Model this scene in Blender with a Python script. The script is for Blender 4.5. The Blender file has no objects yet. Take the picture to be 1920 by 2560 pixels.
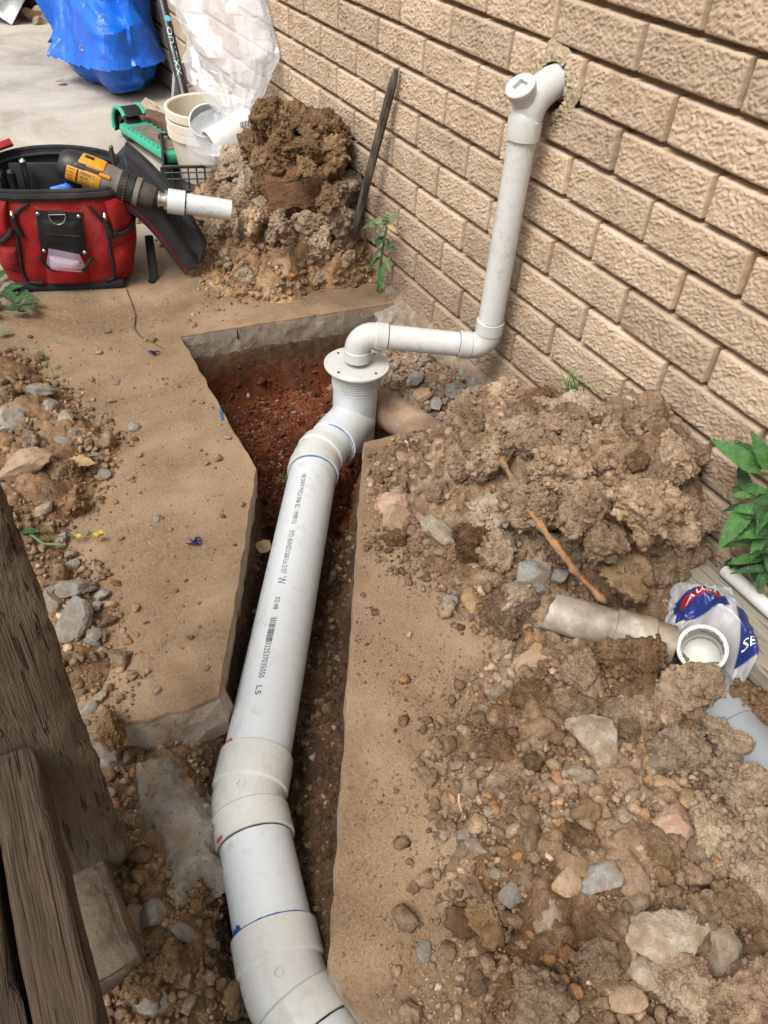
import bpy, bmesh, math, random
import numpy as np
from mathutils import Vector, Matrix, Euler

# ------------------------------------------------------------------ camera, sky, sun, exposure
sc = bpy.context.scene
COL = sc.collection
CAM = np.array([1.16144, -1.14988, 1.11715])
RR = np.array([[0.468072, 0.881273, 0.065323],
               [0.606731, -0.266750, -0.748814],
               [-0.642484, 0.390132, -0.659554]])      # right, down, forward
FPX = 2028.99                                             # focal length in pixels of the 2560 px tall photograph
cd = bpy.data.cameras.new('camera')
cam = bpy.data.objects.new('camera', cd); COL.objects.link(cam)
cd.sensor_fit = 'VERTICAL'; cd.sensor_height = 36.0; cd.sensor_width = 27.0
cd.lens = FPX / 2560 * 36.0
cd.clip_start = 0.02; cd.clip_end = 500
mw = Matrix.Identity(4)
for i in range(3):
    mw[i][0] = RR[0][i]; mw[i][1] = -RR[1][i]; mw[i][2] = -RR[2][i]; mw[i][3] = CAM[i]
cam.matrix_world = mw
sc.camera = cam

SUN_EL, SUN_AZ = math.radians(56), math.radians(-68)      # azimuth measured from +x towards +y
world = bpy.data.worlds.new('World'); sc.world = world; world.use_nodes = True
nt = world.node_tree; nt.nodes.clear()
sky = nt.nodes.new('ShaderNodeTexSky'); sky.sky_type = 'NISHITA'; sky.sun_disc = False
sky.sun_elevation = SUN_EL; sky.sun_rotation = math.pi / 2 - SUN_AZ
sky.air_density = 1.0; sky.dust_density = 4.0; sky.ozone_density = 0.6
hsv = nt.nodes.new('ShaderNodeHueSaturation'); hsv.inputs['Saturation'].default_value = 0.22
bg = nt.nodes.new('ShaderNodeBackground'); bg.inputs['Strength'].default_value = 0.09
wo = nt.nodes.new('ShaderNodeOutputWorld')
nt.links.new(sky.outputs[0], hsv.inputs['Color']); nt.links.new(hsv.outputs[0], bg.inputs[0]); nt.links.new(bg.outputs[0], wo.inputs[0])
sl = bpy.data.lights.new('sun', 'SUN'); sl.energy = 1.5; sl.angle = math.radians(28); sl.color = (1.0, 0.975, 0.935)
sun = bpy.data.objects.new('sun', sl); COL.objects.link(sun)
sd = Vector((math.cos(SUN_EL) * math.cos(SUN_AZ), math.cos(SUN_EL) * math.sin(SUN_AZ), math.sin(SUN_EL)))
sun.rotation_euler = sd.to_track_quat('Z', 'Y').to_euler(); sun.location = sd * 20
vs = sc.view_settings
vs.view_transform = 'Standard'; vs.look = 'None'; vs.gamma = 1.0; vs.exposure = 1.1; vs.use_curve_mapping = False
sc.cycles.use_denoising = True
sc.cycles.max_bounces = 5; sc.cycles.diffuse_bounces = 3; sc.cycles.glossy_bounces = 3; sc.cycles.use_adaptive_sampling = True; sc.cycles.adaptive_threshold = 0.025; sc.cycles.caustics_reflective = False; sc.cycles.caustics_refractive = False; sc.cycles.transparent_max_bounces = 24; sc.cycles.transmission_bounces = 8

# ------------------------------------------------------------------ points on the ground read off the photograph
def ray(x, y):
    return np.array([(x - 960) / FPX, (y - 1280) / FPX, 1.0]) @ RR
def g(x, y, z=0.0):
    d = ray(x, y); return Vector(CAM + d * (z - CAM[2]) / d[2])
def wl(x, y, Y=0.0):
    d = ray(x, y); return Vector(CAM + d * (Y - CAM[1]) / d[1])

# ------------------------------------------------------------------ noise
rng = np.random.default_rng(7)
random.seed(7)
PERM = rng.permutation(512).astype(np.int64); PERM = np.concatenate([PERM, PERM, PERM])
GR = rng.normal(size=(512, 3)); GR /= np.linalg.norm(GR, axis=1)[:, None]
def perlin(p):
    p = np.asarray(p, float)
    i = np.floor(p).astype(np.int64); f = p - i; i &= 511
    u = f * f * f * (f * (f * 6 - 15) + 10)
    out = 0
    for a in (0, 1):
        wa = u[:, 0] if a else 1 - u[:, 0]
        for b in (0, 1):
            wb = u[:, 1] if b else 1 - u[:, 1]
            for c in (0, 1):
                wc = u[:, 2] if c else 1 - u[:, 2]
                h = PERM[(PERM[(PERM[(i[:, 0] + a) & 511] + i[:, 1] + b) & 511] + i[:, 2] + c) & 511]
                gv = GR[h]
                out = out + wa * wb * wc * (gv[:, 0] * (f[:, 0] - a) + gv[:, 1] * (f[:, 1] - b) + gv[:, 2] * (f[:, 2] - c))
    return out * 1.5
def fbm(p, octv=4, lac=2.03, gain=0.5):
    p = np.asarray(p, float); s = 0; a = 1.0
    for k in range(octv):
        s = s + a * perlin(p + 17.3 * k); p = p * lac; a *= gain
    return s
def billow(p, octv=3, gain=0.5):
    p = np.asarray(p, float); s = 0; a = 1.0
    for k in range(octv):
        s = s + a * np.abs(perlin(p + 9.1 * k)); p = p * 2.1; a *= gain
    return s
def worley(p):
    p = np.asarray(p, float); i = np.floor(p).astype(np.int64); f = p - i
    best = np.full(len(p), 9.0); bid = np.zeros(len(p), np.int64)
    for a in (-1, 0, 1):
        for b in (-1, 0, 1):
            for c in (-1, 0, 1):
                h = PERM[(PERM[(PERM[(i[:, 0] + a) & 511] + i[:, 1] + b) & 511] + i[:, 2] + c) & 511]
                q = GR[h] * 0.38 + 0.5
                d = np.sqrt((a + q[:, 0] - f[:, 0]) ** 2 + (b + q[:, 1] - f[:, 1]) ** 2 + (c + q[:, 2] - f[:, 2]) ** 2)
                m = d < best; best[m] = d[m]; bid[m] = h[m]
    return best, bid
def sst(a, b, x):
    t = np.clip((x - a) / (b - a), 0, 1); return t * t * (3 - 2 * t)

# ------------------------------------------------------------------ scene objects
def props(o, label=None, cat=None, group=None, kind=None):
    if label: o['label'] = label
    if cat: o['category'] = cat
    if group: o['group'] = group
    if kind: o['kind'] = kind
    return o
def thing(name, label, cat, loc, group=None):
    o = bpy.data.objects.new(name, None); COL.objects.link(o); o.location = loc; o.empty_display_size = 0.05
    return props(o, label, cat, group)
def link(name, me, mat, parent=None, **kw):
    o = bpy.data.objects.new(name, me); COL.objects.link(o)
    if mat is not None and len(me.materials) == 0: me.materials.append(mat)
    if parent is not None:
        o.parent = parent
        t = Vector(parent.location)
        pp = parent.parent
        if pp is not None: t = Vector((0, 0, 0))
        if parent.type == 'EMPTY': o.matrix_parent_inverse = Matrix.Translation(-t)
    return props(o, **kw)
def mesh(v, f, smooth=True, sharp=None, name='m'):
    me = bpy.data.meshes.new(name)
    me.from_pydata([tuple(map(float, q)) for q in v], [], f)
    me.update()
    if smooth:
        me.shade_smooth()
        if sharp: me.set_sharp_from_angle(angle=math.radians(sharp))
    return me
def mesh_np(v, f, smooth=True, name='m'):
    """v (n,3), f (m,k) arrays with k = 3 or 4"""
    v = np.ascontiguousarray(v, np.float32); f = np.ascontiguousarray(f, np.int32)
    me = bpy.data.meshes.new(name); k = f.shape[1]
    me.vertices.add(len(v)); me.vertices.foreach_set('co', v.ravel())
    me.loops.add(f.size); me.loops.foreach_set('vertex_index', f.ravel())
    me.polygons.add(len(f)); me.polygons.foreach_set('loop_start', np.arange(0, f.size, k, dtype=np.int32))
    me.polygons.foreach_set('loop_total', np.full(len(f), k, np.int32))
    me.update(calc_edges=True); me.validate()
    if smooth: me.shade_smooth()
    return me
def vcol(me, col, name='tint'):
    a = me.color_attributes.new(name, 'FLOAT_COLOR', 'POINT')
    c = np.ones((len(me.vertices), 4), np.float32); c[:, :3] = col
    a.data.foreach_set('color', c.ravel())

class MB:
    """collects shapes into one mesh (world coordinates)"""
    def __init__(s): s.v = []; s.f = []
    def add(s, v, f):
        n = len(s.v); s.v += [tuple(q) for q in v]; s.f += [tuple(i + n for i in q) for q in f]; return s
    def box(s, c, size, rot=None, bev=0.0, seg=2):
        bm = bmesh.new(); bmesh.ops.create_cube(bm, size=1)
        bmesh.ops.scale(bm, vec=Vector(size), verts=bm.verts)
        if bev: bmesh.ops.bevel(bm, geom=bm.edges[:], offset=bev, segments=seg, profile=0.5, affect='EDGES')
        m = Matrix.Translation(Vector(c))
        if rot is not None: m = m @ (rot.to_4x4() if hasattr(rot, 'to_4x4') else Euler(rot).to_matrix().to_4x4())
        bmesh.ops.transform(bm, matrix=m, verts=bm.verts)
        bm.verts.index_update()
        s.add([v.co.copy() for v in bm.verts], [[v.index for v in f.verts] for f in bm.faces]); bm.free(); return s
    def tube(s, pts, r, seg=16, cap=True, closed=False, flat=1.0, up=None):
        pts = [Vector(p) for p in pts]; n = len(pts)
        rs = r if isinstance(r, (list, tuple, np.ndarray)) else [r] * n
        T = []
        for i in range(n):
            if closed: t = pts[(i + 1) % n] - pts[i - 1]
            else: t = pts[min(i + 1, n - 1)] - pts[max(i - 1, 0)]
            T.append(t.normalized() if t.length > 1e-9 else Vector((0, 0, 1)))
        a = Vector(up) if up is not None else (Vector((0, 0, 1)) if abs(T[0].z) < 0.9 else Vector((1, 0, 0)))
        N = (a - T[0] * a.dot(T[0])).normalized(); vs_ = []
        for i in range(n):
            if i: N = (N - T[i] * N.dot(T[i]))
            N = N.normalized(); B = T[i].cross(N)
            for k in range(seg):
                an = 2 * math.pi * k / seg
                vs_.append(pts[i] + N * (rs[i] * flat * math.cos(an)) + B * (rs[i] * math.sin(an)))
        fs = []
        m = n if closed else n - 1
        for i in range(m):
            j = (i + 1) % n
            for k in range(seg):
                fs.append((i * seg + k, i * seg + (k + 1) % seg, j * seg + (k + 1) % seg, j * seg + k))
        if cap and not closed:
            fs.append(tuple(range(seg - 1, -1, -1))); fs.append(tuple((n - 1) * seg + k for k in range(seg)))
        return s.add(vs_, fs)
    def lathe(s, prof, origin, axis=(0, 0, 1), seg=32, closed=False):
        """prof: list of (radius, distance along axis)"""
        o = Vector(origin); ax = Vector(axis).normalized()
        a = Vector((1, 0, 0)) if abs(ax.x) < 0.9 else Vector((0, 1, 0))
        N = (a - ax * a.dot(ax)).normalized(); B = ax.cross(N); vs_ = []; fs = []
        for (r, d) in prof:
            for k in range(seg):
                an = 2 * math.pi * k / seg
                vs_.append(o + ax * d + N * (r * math.cos(an)) + B * (r * math.sin(an)))
        n = len(prof)
        for i in range(n if closed else n - 1):
            j = (i + 1) % n
            for k in range(seg):
                fs.append((i * seg + k, i * seg + (k + 1) % seg, j * seg + (k + 1) % seg, j * seg + k))
        return s.add(vs_, fs)
    def build(s, name, mat, parent=None, smooth=True, sharp=35, **kw):
        me = mesh(s.v, s.f, smooth, sharp, name)
        bm = bmesh.new(); bm.from_mesh(me); bmesh.ops.recalc_face_normals(bm, faces=bm.faces); bm.to_mesh(me); bm.free()
        if smooth:
            me.shade_smooth(); me.set_sharp_from_angle(angle=math.radians(sharp))
        return link(name, me, mat, parent, **kw)
def grid_faces(nx, ny):
    i = np.arange((nx - 1) * (ny - 1)); a = (i // (nx - 1)) * nx + i % (nx - 1)
    return np.stack([a, a + 1, a + nx + 1, a + nx], 1)
def arc(c, a, b, r, n=10, deg=90):
    """points on an arc that leaves direction a and turns towards direction b; c = corner point"""
    a = Vector(a).normalized(); b = Vector(b).normalized()
    th = math.acos(max(-1, min(1, a.dot(b)))); t = r * math.tan(th / 2)
    p0 = Vector(c) - a * t; nrm = (b - a * a.dot(b)).normalized(); o = p0 + nrm * r
    return [o - nrm * (r * math.cos(th * i / n)) + a * (r * math.sin(th * i / n)) for i in range(n + 1)]

# ------------------------------------------------------------------ materials
class NT:
    def __init__(s, name):
        s.m = bpy.data.materials.new(name); s.m.use_nodes = True; s.t = s.m.node_tree; s.t.nodes.clear()
        s.out = s.n('ShaderNodeOutputMaterial'); s.b = s.n('ShaderNodeBsdfPrincipled'); s.l(s.b.outputs[0], s.out.inputs[0])
        s.tc = s.n('ShaderNodeTexCoord')
    def n(s, t): return s.t.nodes.new(t)
    def l(s, a, b): s.t.links.new(a, b)
    def noise(s, scale, detail=4, rough=0.55, co=None, dist=0.0):
        q = s.n('ShaderNodeTexNoise'); q.inputs['Scale'].default_value = scale; q.inputs['Detail'].default_value = detail
        q.inputs['Roughness'].default_value = rough; q.inputs['Distortion'].default_value = dist
        s.l(co if co is not None else s.co, q.inputs['Vector']); return q.outputs['Fac']
    def voro(s, scale, feature='F1', co=None, out='Distance'):
        q = s.n('ShaderNodeTexVoronoi'); q.feature = feature; q.inputs['Scale'].default_value = scale
        s.l(co if co is not None else s.co, q.inputs['Vector']); return q.outputs[out]
    def coords(s, scale=(1, 1, 1), rnd=False, src='Object'):
        mp = s.n('ShaderNodeMapping'); mp.inputs['Scale'].default_value = scale
        s.l(s.tc.outputs[src], mp.inputs['Vector'])
        if rnd:
            oi = s.n('ShaderNodeObjectInfo'); mm = s.n('ShaderNodeMath'); mm.operation = 'MULTIPLY'; mm.inputs[1].default_value = 37.0
            s.l(oi.outputs['Random'], mm.inputs[0]); cb = s.n('ShaderNodeCombineXYZ')
            for i in range(3): s.l(mm.outputs[0], cb.inputs[i])
            s.l(cb.outputs[0], mp.inputs['Location']); s.oi = oi
        s.co = mp.outputs[0]; return s.co
    def ramp(s, fac, stops):
        q = s.n('ShaderNodeValToRGB'); e = q.color_ramp.elements
        while len(e) < len(stops): e.new(0.5)
        for k, (p, c) in enumerate(stops):
            e[k].position = p; e[k].color = (*c, 1) if not isinstance(c, (int, float)) else (c, c, c, 1)
        s.l(fac, q.inputs[0]); return q.outputs[0]
    def mix(s, fac, a, b, mode='MIX'):
        q = s.n('ShaderNodeMix'); q.data_type = 'RGBA'; q.blend_type = mode; q.clamp_factor = True
        for val, inp in ((fac, q.inputs[0]), (a, q.inputs[6]), (b, q.inputs[7])):
            if isinstance(val, bpy.types.NodeSocket): s.l(val, inp)
            elif isinstance(val, (int, float)): inp.default_value = val if inp == q.inputs[0] else (val, val, val, 1)
            else: inp.default_value = (*val, 1)
        return q.outputs[2]
    def math(s, op, a, b=0.0):
        q = s.n('ShaderNodeMath'); q.operation = op
        for val, inp in ((a, q.inputs[0]), (b, q.inputs[1])):
            if isinstance(val, bpy.types.NodeSocket): s.l(val, inp)
            else: inp.default_value = val
        return q.outputs[0]
    def sepx(s, co=None):
        q = s.n('ShaderNodeSeparateXYZ'); s.l(co if co is not None else s.co, q.inputs[0]); return q.outputs
    def mr(s, v, a, b, c=0.0, d=1.0):
        q = s.n('ShaderNodeMapRange'); q.inputs[1].default_value = a; q.inputs[2].default_value = b
        q.inputs[3].default_value = c; q.inputs[4].default_value = d; s.l(v, q.inputs[0]); return q.outputs[0]
    def attr(s, name='tint'):
        q = s.n('ShaderNodeAttribute'); q.attribute_name = name; return q.outputs['Color']
    def bump(s, hgt, dist=0.002, strength=1.0, prev=None):
        q = s.n('ShaderNodeBump'); q.inputs['Strength'].default_value = strength; q.inputs['Distance'].default_value = dist
        s.l(hgt, q.inputs['Height'])
        if prev is not None: s.l(prev, q.inputs['Normal'])
        s.l(q.outputs[0], s.b.inputs['Normal']); return q.outputs[0]
    def col(s, c):
        if isinstance(c, bpy.types.NodeSocket): s.l(c, s.b.inputs['Base Color'])
        else: s.b.inputs['Base Color'].default_value = (*c, 1)
    def set(s, **k):
        for a, v in k.items():
            i = s.b.inputs[a.replace('_', ' ')]
            if isinstance(v, bpy.types.NodeSocket): s.l(v, i)
            else: i.default_value = v
        return s
def S(r, gg, b):
    """sRGB 0-255 to linear"""
    return tuple(((c / 255) / 12.92 if c / 255 <= 0.04045 else ((c / 255 + 0.055) / 1.055) ** 2.4) for c in (r, gg, b))
def sc3(c, k): return tuple(min(1.0, x * k) for x in c)

def plain(name, c, rough=0.5, spec=0.5, metal=0.0, var=0.12, nscale=40, bump=0.0, bscale=200, dirt=None, dirt_amt=0.5):
    n = NT(name); n.coords()
    cc = n.mix(n.mr(n.noise(nscale, 5), 0.3, 0.7), sc3(c, 1 - var), sc3(c, 1 + var))
    if dirt is not None:
        cc = n.mix(n.mr(n.noise(nscale * 0.35, 6, 0.65), 0.5, 0.72, 0, dirt_amt), cc, dirt)
    n.col(cc); n.set(Roughness=rough, Metallic=metal)
    n.b.inputs['Specular IOR Level'].default_value = spec
    if bump: n.bump(n.noise(bscale, 4), bump)
    return n.m

def soil(name, dark, mid, light, rnd=False, tint=False, scale=1.0, bmp=0.004, pebble=(0.42, 0.33, 0.22)):
    n = NT(name); n.coords((0.042 if rnd else scale,) * 3, rnd)
    a = n.noise(7, 3, 0.6); b = n.noise(55, 3, 0.65); c = n.noise(420, 1, 0.6)
    f = n.math('ADD', n.math('MULTIPLY', a, 0.45), n.math('ADD', n.math('MULTIPLY', b, 0.35), n.math('MULTIPLY', c, 0.25)))
    cc = n.ramp(f, [(0.40, dark), (0.52, mid), (0.66, light)])
    if tint: cc = n.mix(1.0, cc, n.attr(), 'MULTIPLY')
    if rnd:
        v = n.mr(n.oi.outputs['Random'], 0, 1, 0.72, 1.25)
        cb = n.n('ShaderNodeCombineXYZ')
        for i in range(3): n.l(v, cb.inputs[i])
        cc = n.mix(1.0, cc, cb.outputs[0], 'MULTIPLY')
    sp = n.mr(n.voro(260), 0.0, 0.22, 1, 0)
    sp = n.math('MULTIPLY', sp, n.mr(n.noise(90, 2), 0.52, 0.62))
    cc = n.mix(n.math('MULTIPLY', sp, 0.55), cc, pebble)
    n.col(cc); n.set(Roughness=0.95); n.b.inputs['Specular IOR Level'].default_value = 0.2
    h1 = n.noise(150, 5, 0.78)
    n.bump(h1, bmp * 1.7)
    return n.m
# ------------------------------------------------------------------ materials of the setting
M = {}
M['soil'] = soil('dry_clay_soil', (0.113, 0.06894, 0.03858), (0.2593, 0.1739, 0.1084), (0.4556, 0.3364, 0.2297), tint=True)
M['clod'] = soil('clay_clod', (0.1424, 0.09004, 0.05276), (0.3101, 0.2155, 0.1367), (0.5194, 0.392, 0.2695), rnd=True)
M['clod_dark'] = soil('damp_clay_clod', (0.07133, 0.03934, 0.01921), (0.1585, 0.09507, 0.04891), (0.2853, 0.1835, 0.1048), rnd=True)
M['clod_pale'] = soil('pale_clay_clod', (0.1823, 0.1284, 0.08262), (0.3435, 0.2552, 0.1715), (0.5188, 0.4158, 0.305), rnd=True)
M['clod_rust'] = soil('ochre_clay_clod', (0.14, 0.08, 0.035), (0.25, 0.158, 0.082), (0.36, 0.26, 0.16), rnd=True)
def stone_mat(name, c, c2, rough=0.9, dust=0.4):
    n = NT(name); n.coords((0.042,) * 3, rnd=True)
    cc = n.mix(n.mr(n.noise(75, 4, 0.68), 0.38, 0.62), c, c2)
    cc = n.mix(n.mr(n.noise(380, 2), 0.55, 0.72, 0, 0.55), cc, sc3(c, 0.45))
    cc = n.mix(n.mr(n.noise(42, 4, 0.7), 0.40, 0.62, 0, dust), cc, (0.20, 0.135, 0.078))
    v = n.mr(n.oi.outputs['Random'], 0, 1, 0.8, 1.2); cb = n.n('ShaderNodeCombineXYZ')
    for i in range(3): n.l(v, cb.inputs[i])
    n.col(n.mix(1.0, cc, cb.outputs[0], 'MULTIPLY')); n.set(Roughness=rough)
    n.bump(n.noise(230, 4, 0.72), 0.003)
    return n.m
M['rock_grey'] = stone_mat('grey_concrete_chunk', (0.33, 0.305, 0.265), (0.215, 0.205, 0.19), dust=0.6)
M['rock_blue'] = stone_mat('blue_grey_stone', (0.205, 0.203, 0.192), (0.30, 0.285, 0.255), dust=0.65)
M['rock_tan'] = stone_mat('sandstone', (0.42, 0.31, 0.2), (0.33, 0.22, 0.13))
M['rock_pink'] = stone_mat('pinkish_brick_chunk', (0.44, 0.24, 0.16), (0.42, 0.33, 0.26))
M['rock_pale'] = stone_mat('pale_stone', (0.38, 0.33, 0.265), (0.28, 0.225, 0.16), dust=0.8)
M['rock_ochre'] = stone_mat('ochre_stone', (0.40, 0.26, 0.12), (0.33, 0.22, 0.125), dust=0.6)

def slab_mat():
    n = NT('dusty_concrete'); n.coords()
    x = n.sepx()
    base = n.ramp(n.noise(5, 7, 0.62), [(0.32, (0.135, 0.086, 0.050)), (0.48, (0.235, 0.158, 0.095)), (0.68, (0.33, 0.235, 0.150))])
    fine = n.noise(240, 4, 0.7)
    base = n.mix(n.mr(fine, 0.42, 0.7, 0, 0.6), base, (0.385, 0.288, 0.195))
    streak = n.noise(14, 5, 0.7, dist=1.2)
    base = n.mix(n.mr(streak, 0.5, 0.72, 0, 0.6), base, (0.27, 0.155, 0.072))
    base = n.mix(n.mr(n.noise(2.6, 4, 0.7, dist=0.8), 0.44, 0.64, 0, 0.85), base, n.ramp(n.noise(110, 3, 0.7), [(0.35, (0.10, 0.063, 0.035)), (0.65, (0.235, 0.16, 0.096))]))
    # bare grey concrete further back, away from the digging
    grey = n.ramp(n.noise(3.2, 8, 0.68, dist=0.6), [(0.28, (0.27, 0.235, 0.195)), (0.5, (0.42, 0.38, 0.325)), (0.7, (0.52, 0.48, 0.42))])
    grey = n.mix(n.mr(n.noise(60, 5, 0.75), 0.56, 0.7, 0, 0.5), grey, (0.23, 0.19, 0.15))
    edge = n.math('ADD', x[0], n.math('MULTIPLY', n.noise(4, 4), 0.5))
    cc = n.mix(n.mr(edge, -1.35, -0.85, 1, 0), base, grey)
    # cut faces below the dusty top are bare grey concrete
    cc = n.mix(n.mr(x[2], -0.007, -0.003, 0.85, 0), cc, n.ramp(n.noise(26, 6, 0.7), [(0.3, (0.19, 0.125, 0.08)), (0.48, (0.32, 0.27, 0.215)), (0.7, (0.42, 0.38, 0.32))]))
    wsp = n.math('MULTIPLY', n.mr(n.voro(330), 0.0, 0.16, 1, 0), n.mr(n.noise(30, 3), 0.5, 0.68))
    cc = n.mix(n.math('MULTIPLY', wsp, 0.8), cc, (0.62, 0.57, 0.5))
    dsp = n.math('MULTIPLY', n.mr(n.voro(300), 0.0, 0.22, 1, 0), n.mr(n.noise(18, 3), 0.50, 0.70))
    cc = n.mix(n.math('MULTIPLY', dsp, 0.6), cc, (0.15, 0.11, 0.075))
    n.col(cc); n.set(Roughness=0.93); n.b.inputs['Specular IOR Level'].default_value = 0.25
    n.bump(n.math('ADD', n.noise(160, 4, 0.75), n.math('MULTIPLY', n.noise(22, 3), 0.7)), 0.0035)
    return n.m
M['slab'] = slab_mat()

# ------------------------------------------------------------------ slabs, with the trench cut between them
def outline(pts, step=0.02, jit=0.0015, rough_from=None, rough_jit=0.008):
    out = []; n = len(pts)
    for i in range(n):
        a = np.array(pts[i][:2], float); b = np.array(pts[(i + 1) % n][:2], float)
        L = np.linalg.norm(b - a); k = 1 if L > 2.5 else max(1, int(L / step))
        j = rough_jit if rough_from and i in rough_from else jit
        for q in range(k):
            p = a + (b - a) * q / k
            if q and k > 1: p = p + np.array([perlin([[p[0] * 25, p[1] * 25, 1.7]])[0], perlin([[p[0] * 25, p[1] * 25, 9.7]])[0]]) * j * 3 + rng.normal(size=2) * j * 0.35
            out.append((p, j))
    return out
def slab(name, pts, thick=0.085, rough=None, z0=0.0, slant=0.0):
    o = outline(pts, rough_from=rough); n = len(o); P = np.array([q[0] for q in o]); J = np.array([q[1] for q in o])
    nrm = np.roll(P, -1, 0) - np.roll(P, 1, 0); nrm = np.stack([nrm[:, 1], -nrm[:, 0]], 1)
    nrm /= np.linalg.norm(nrm, axis=1)[:, None] + 1e-9
    area = 0.5 * np.sum(P[:, 0] * np.roll(P[:, 1], -1) - np.roll(P[:, 0], -1) * P[:, 1])
    if area < 0: nrm = -nrm
    levels = [(0, -0.0015, 0), (-0.0015, -0.0003, 0.1), (-0.008, 0.0, 0.3), (-0.03, 0.001, 0.8), (-0.055, 0, 1.0), (-thick, -0.003, 1.2)]
    v = []
    for (dz, off, jj) in levels:
        nz = perlin(np.stack([P[:, 0] * 30, P[:, 1] * 30, np.full(n, dz * 60)], 1))
        off = off + nz * (0.0025 + J * 0.7) * jj + (J > 0.004) * slant * (-dz / thick)
        q = P + nrm * off[:, None]
        ztop = z0 + dz + (perlin(np.stack([P[:, 0] * 18, P[:, 1] * 18, np.full(n, 3.3)], 1)) * (J > 0.004) * 0.006 if jj == 0 else 0)
        v.append(np.column_stack([q, np.full(n, 1.0) * ztop]))
    v = np.concatenate(v); f = []
    for l in range(len(levels) - 1):
        for i in range(n): f.append((l * n + i, (l + 1) * n + i, (l + 1) * n + (i + 1) % n, l * n + (i + 1) % n))
    me = mesh(v, f + [tuple(range(n))], smooth=False)
    bm = bmesh.new(); bm.from_mesh(me)
    big = [q for q in bm.faces if len(q.verts) > 4]
    bmesh.ops.triangulate(bm, faces=big); bmesh.ops.recalc_face_normals(bm, faces=bm.faces); bm.to_mesh(me); bm.free()
    return link(name, me, M['slab'], kind='structure')
A1 = g(450, 840); B1 = g(642, 1172); C1 = g(552, 1715)
FR = [g(*q) for q in [(548, 1742), (500, 1762), (455, 1778), (420, 1782), (380, 1800), (330, 1806), (280, 1822), (220, 1830)]]
left_poly = [(-0.739, 0.0), tuple(A1[:2]), tuple(B1[:2]), tuple(C1[:2])] + [tuple(p[:2]) for p in FR] + [(0.33, -1.62), (-12, -2.6), (-12, 0.0)]
slab('concrete_path', left_poly, rough=set(range(3, 12)), slant=0.02)
E1 = (-0.161, -0.418); K1 = (0.817, -0.964); K2 = (0.93, -0.938)
right_poly = [(-0.157, 0.0), E1, K1, K2, (2.6, -1.05), (4.0, -1.05), (4.0, 0.0)]
slab('concrete_slab', right_poly)

# ------------------------------------------------------------------ soil ground: trench, pit and the strip beyond the broken slab
DIRM = np.array([0.848, -0.530]); DIRM /= np.linalg.norm(DIRM); NRM = np.array([-DIRM[1], DIRM[0]])   # along the trench / towards the wall
def edge_s(x, y):
    """distance along and to the right of the right slab's cut edge"""
    dx = x - E1[0]; dy = y - E1[1]; e = np.array(K1) - np.array(E1); e = e / np.linalg.norm(e); nn = np.array([-e[1], e[0]])
    return dx * e[0] + dy * e[1], dx * nn[0] + dy * nn[1]
HOLE = np.array([(-0.739, 0.0), tuple(A1[:2]), tuple(B1[:2]), tuple(C1[:2]), (0.42, -1.03), (0.55, -1.07), (0.72, -1.10), (1.1, -1.16), (1.5, -1.2), (1.5, -1.03), (0.93, -0.95), K1, E1, (-0.157, 0.0)])
def poly_dist(x, y, poly):
    p = np.stack([x, y], 1); d = np.full(len(x), 9.0); inside = np.zeros(len(x), bool); n = len(poly)
    for i in range(n):
        a = poly[i]; b = poly[(i + 1) % n]; ab = b - a
        t = np.clip(((p - a) @ ab) / (ab @ ab + 1e-12), 0, 1); d = np.minimum(d, np.linalg.norm(p - a - t[:, None] * ab, axis=1))
        c = (a[1] > y) != (b[1] > y); xi = (b[0] - a[0]) * (y - a[1]) / (b[1] - a[1] + 1e-12) + a[0]; inside ^= c & (x < xi)
    return np.where(inside, d, -d)
def ground_h(x, y, detail=True):
    d = poly_dist(x, y, HOLE)
    z3 = np.stack([x, y, 0 * x], 1)
    pit = sst(-0.02, -0.18, x) * 1.0                                  # deeper red pit at the back
    D = 0.165 + 0.065 * pit
    front = sst(0.30, 0.42, x)
    wid = 0.035 + 0.05 * front
    h = -0.075 - (D - 0.075) * sst(-0.004, wid, d)
    h = np.where(d < -0.02, -0.075, h)
    # rubble bench at the wall side of the pit
    bench = sst(-0.30, -0.20, y) * sst(-0.70, -0.60, x) * sst(-0.13, -0.2, x)
    h = h - 0.03 * sst(0.09, 0.02, np.hypot(x + 0.353, y + 0.344)) * (d > 0)
    h = h * (1 - bench) + bench * (-0.045 + 0.02 * perlin(z3 * 9))
    # loose soil left of the pipe in front of the broken slab
    lf = sst(0.345, 0.40, x) * sst(-0.99 - 0.12 * sst(0.45, 0.9, x), -1.10 - 0.10 * sst(0.45, 0.9, x), y)
    h = h * (1 - lf) + lf * (-0.045 + 0.018 * perlin(z3 * 7))
    side = (sst(0.5, 1.0, x) * (y > -1.03) * (d > 0)) * 0
    if detail:
        a = 0.35 + 0.65 * sst(-0.03, 0.02, d) + 0.2 * lf
        h = h + a * (0.012 * fbm(z3 * 16 + 3.1, 4) + 0.007 * billow(z3 * 48, 3))
        w1, _ = worley(np.stack([x * 42, y * 42, 0 * x + 2.2], 1)); h = h + a * 0.008 * (0.5 - w1)
        w2, _ = worley(np.stack([x * 110, y * 110, 0 * x + 4.2], 1)); h = h + a * 0.0035 * (0.5 - w2)
    return np.where(d < -0.03, np.where(lf > 0.05, h, -0.078), h), d, pit, bench, lf
gx = np.concatenate([[-60, -25, -12, -6, -3, -1.6], np.arange(-0.95, 1.45, 0.0046), [1.6, 2.2, 4, 8, 20, 60]])
gy = np.concatenate([[-60, -20, -8, -4, -2.4, -1.8], np.arange(-1.42, 0.012, 0.0046), [0.3, 1, 4, 20, 60]])
XX, YY = np.meshgrid(gx, gy); x = XX.ravel(); y = YY.ravel()
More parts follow.
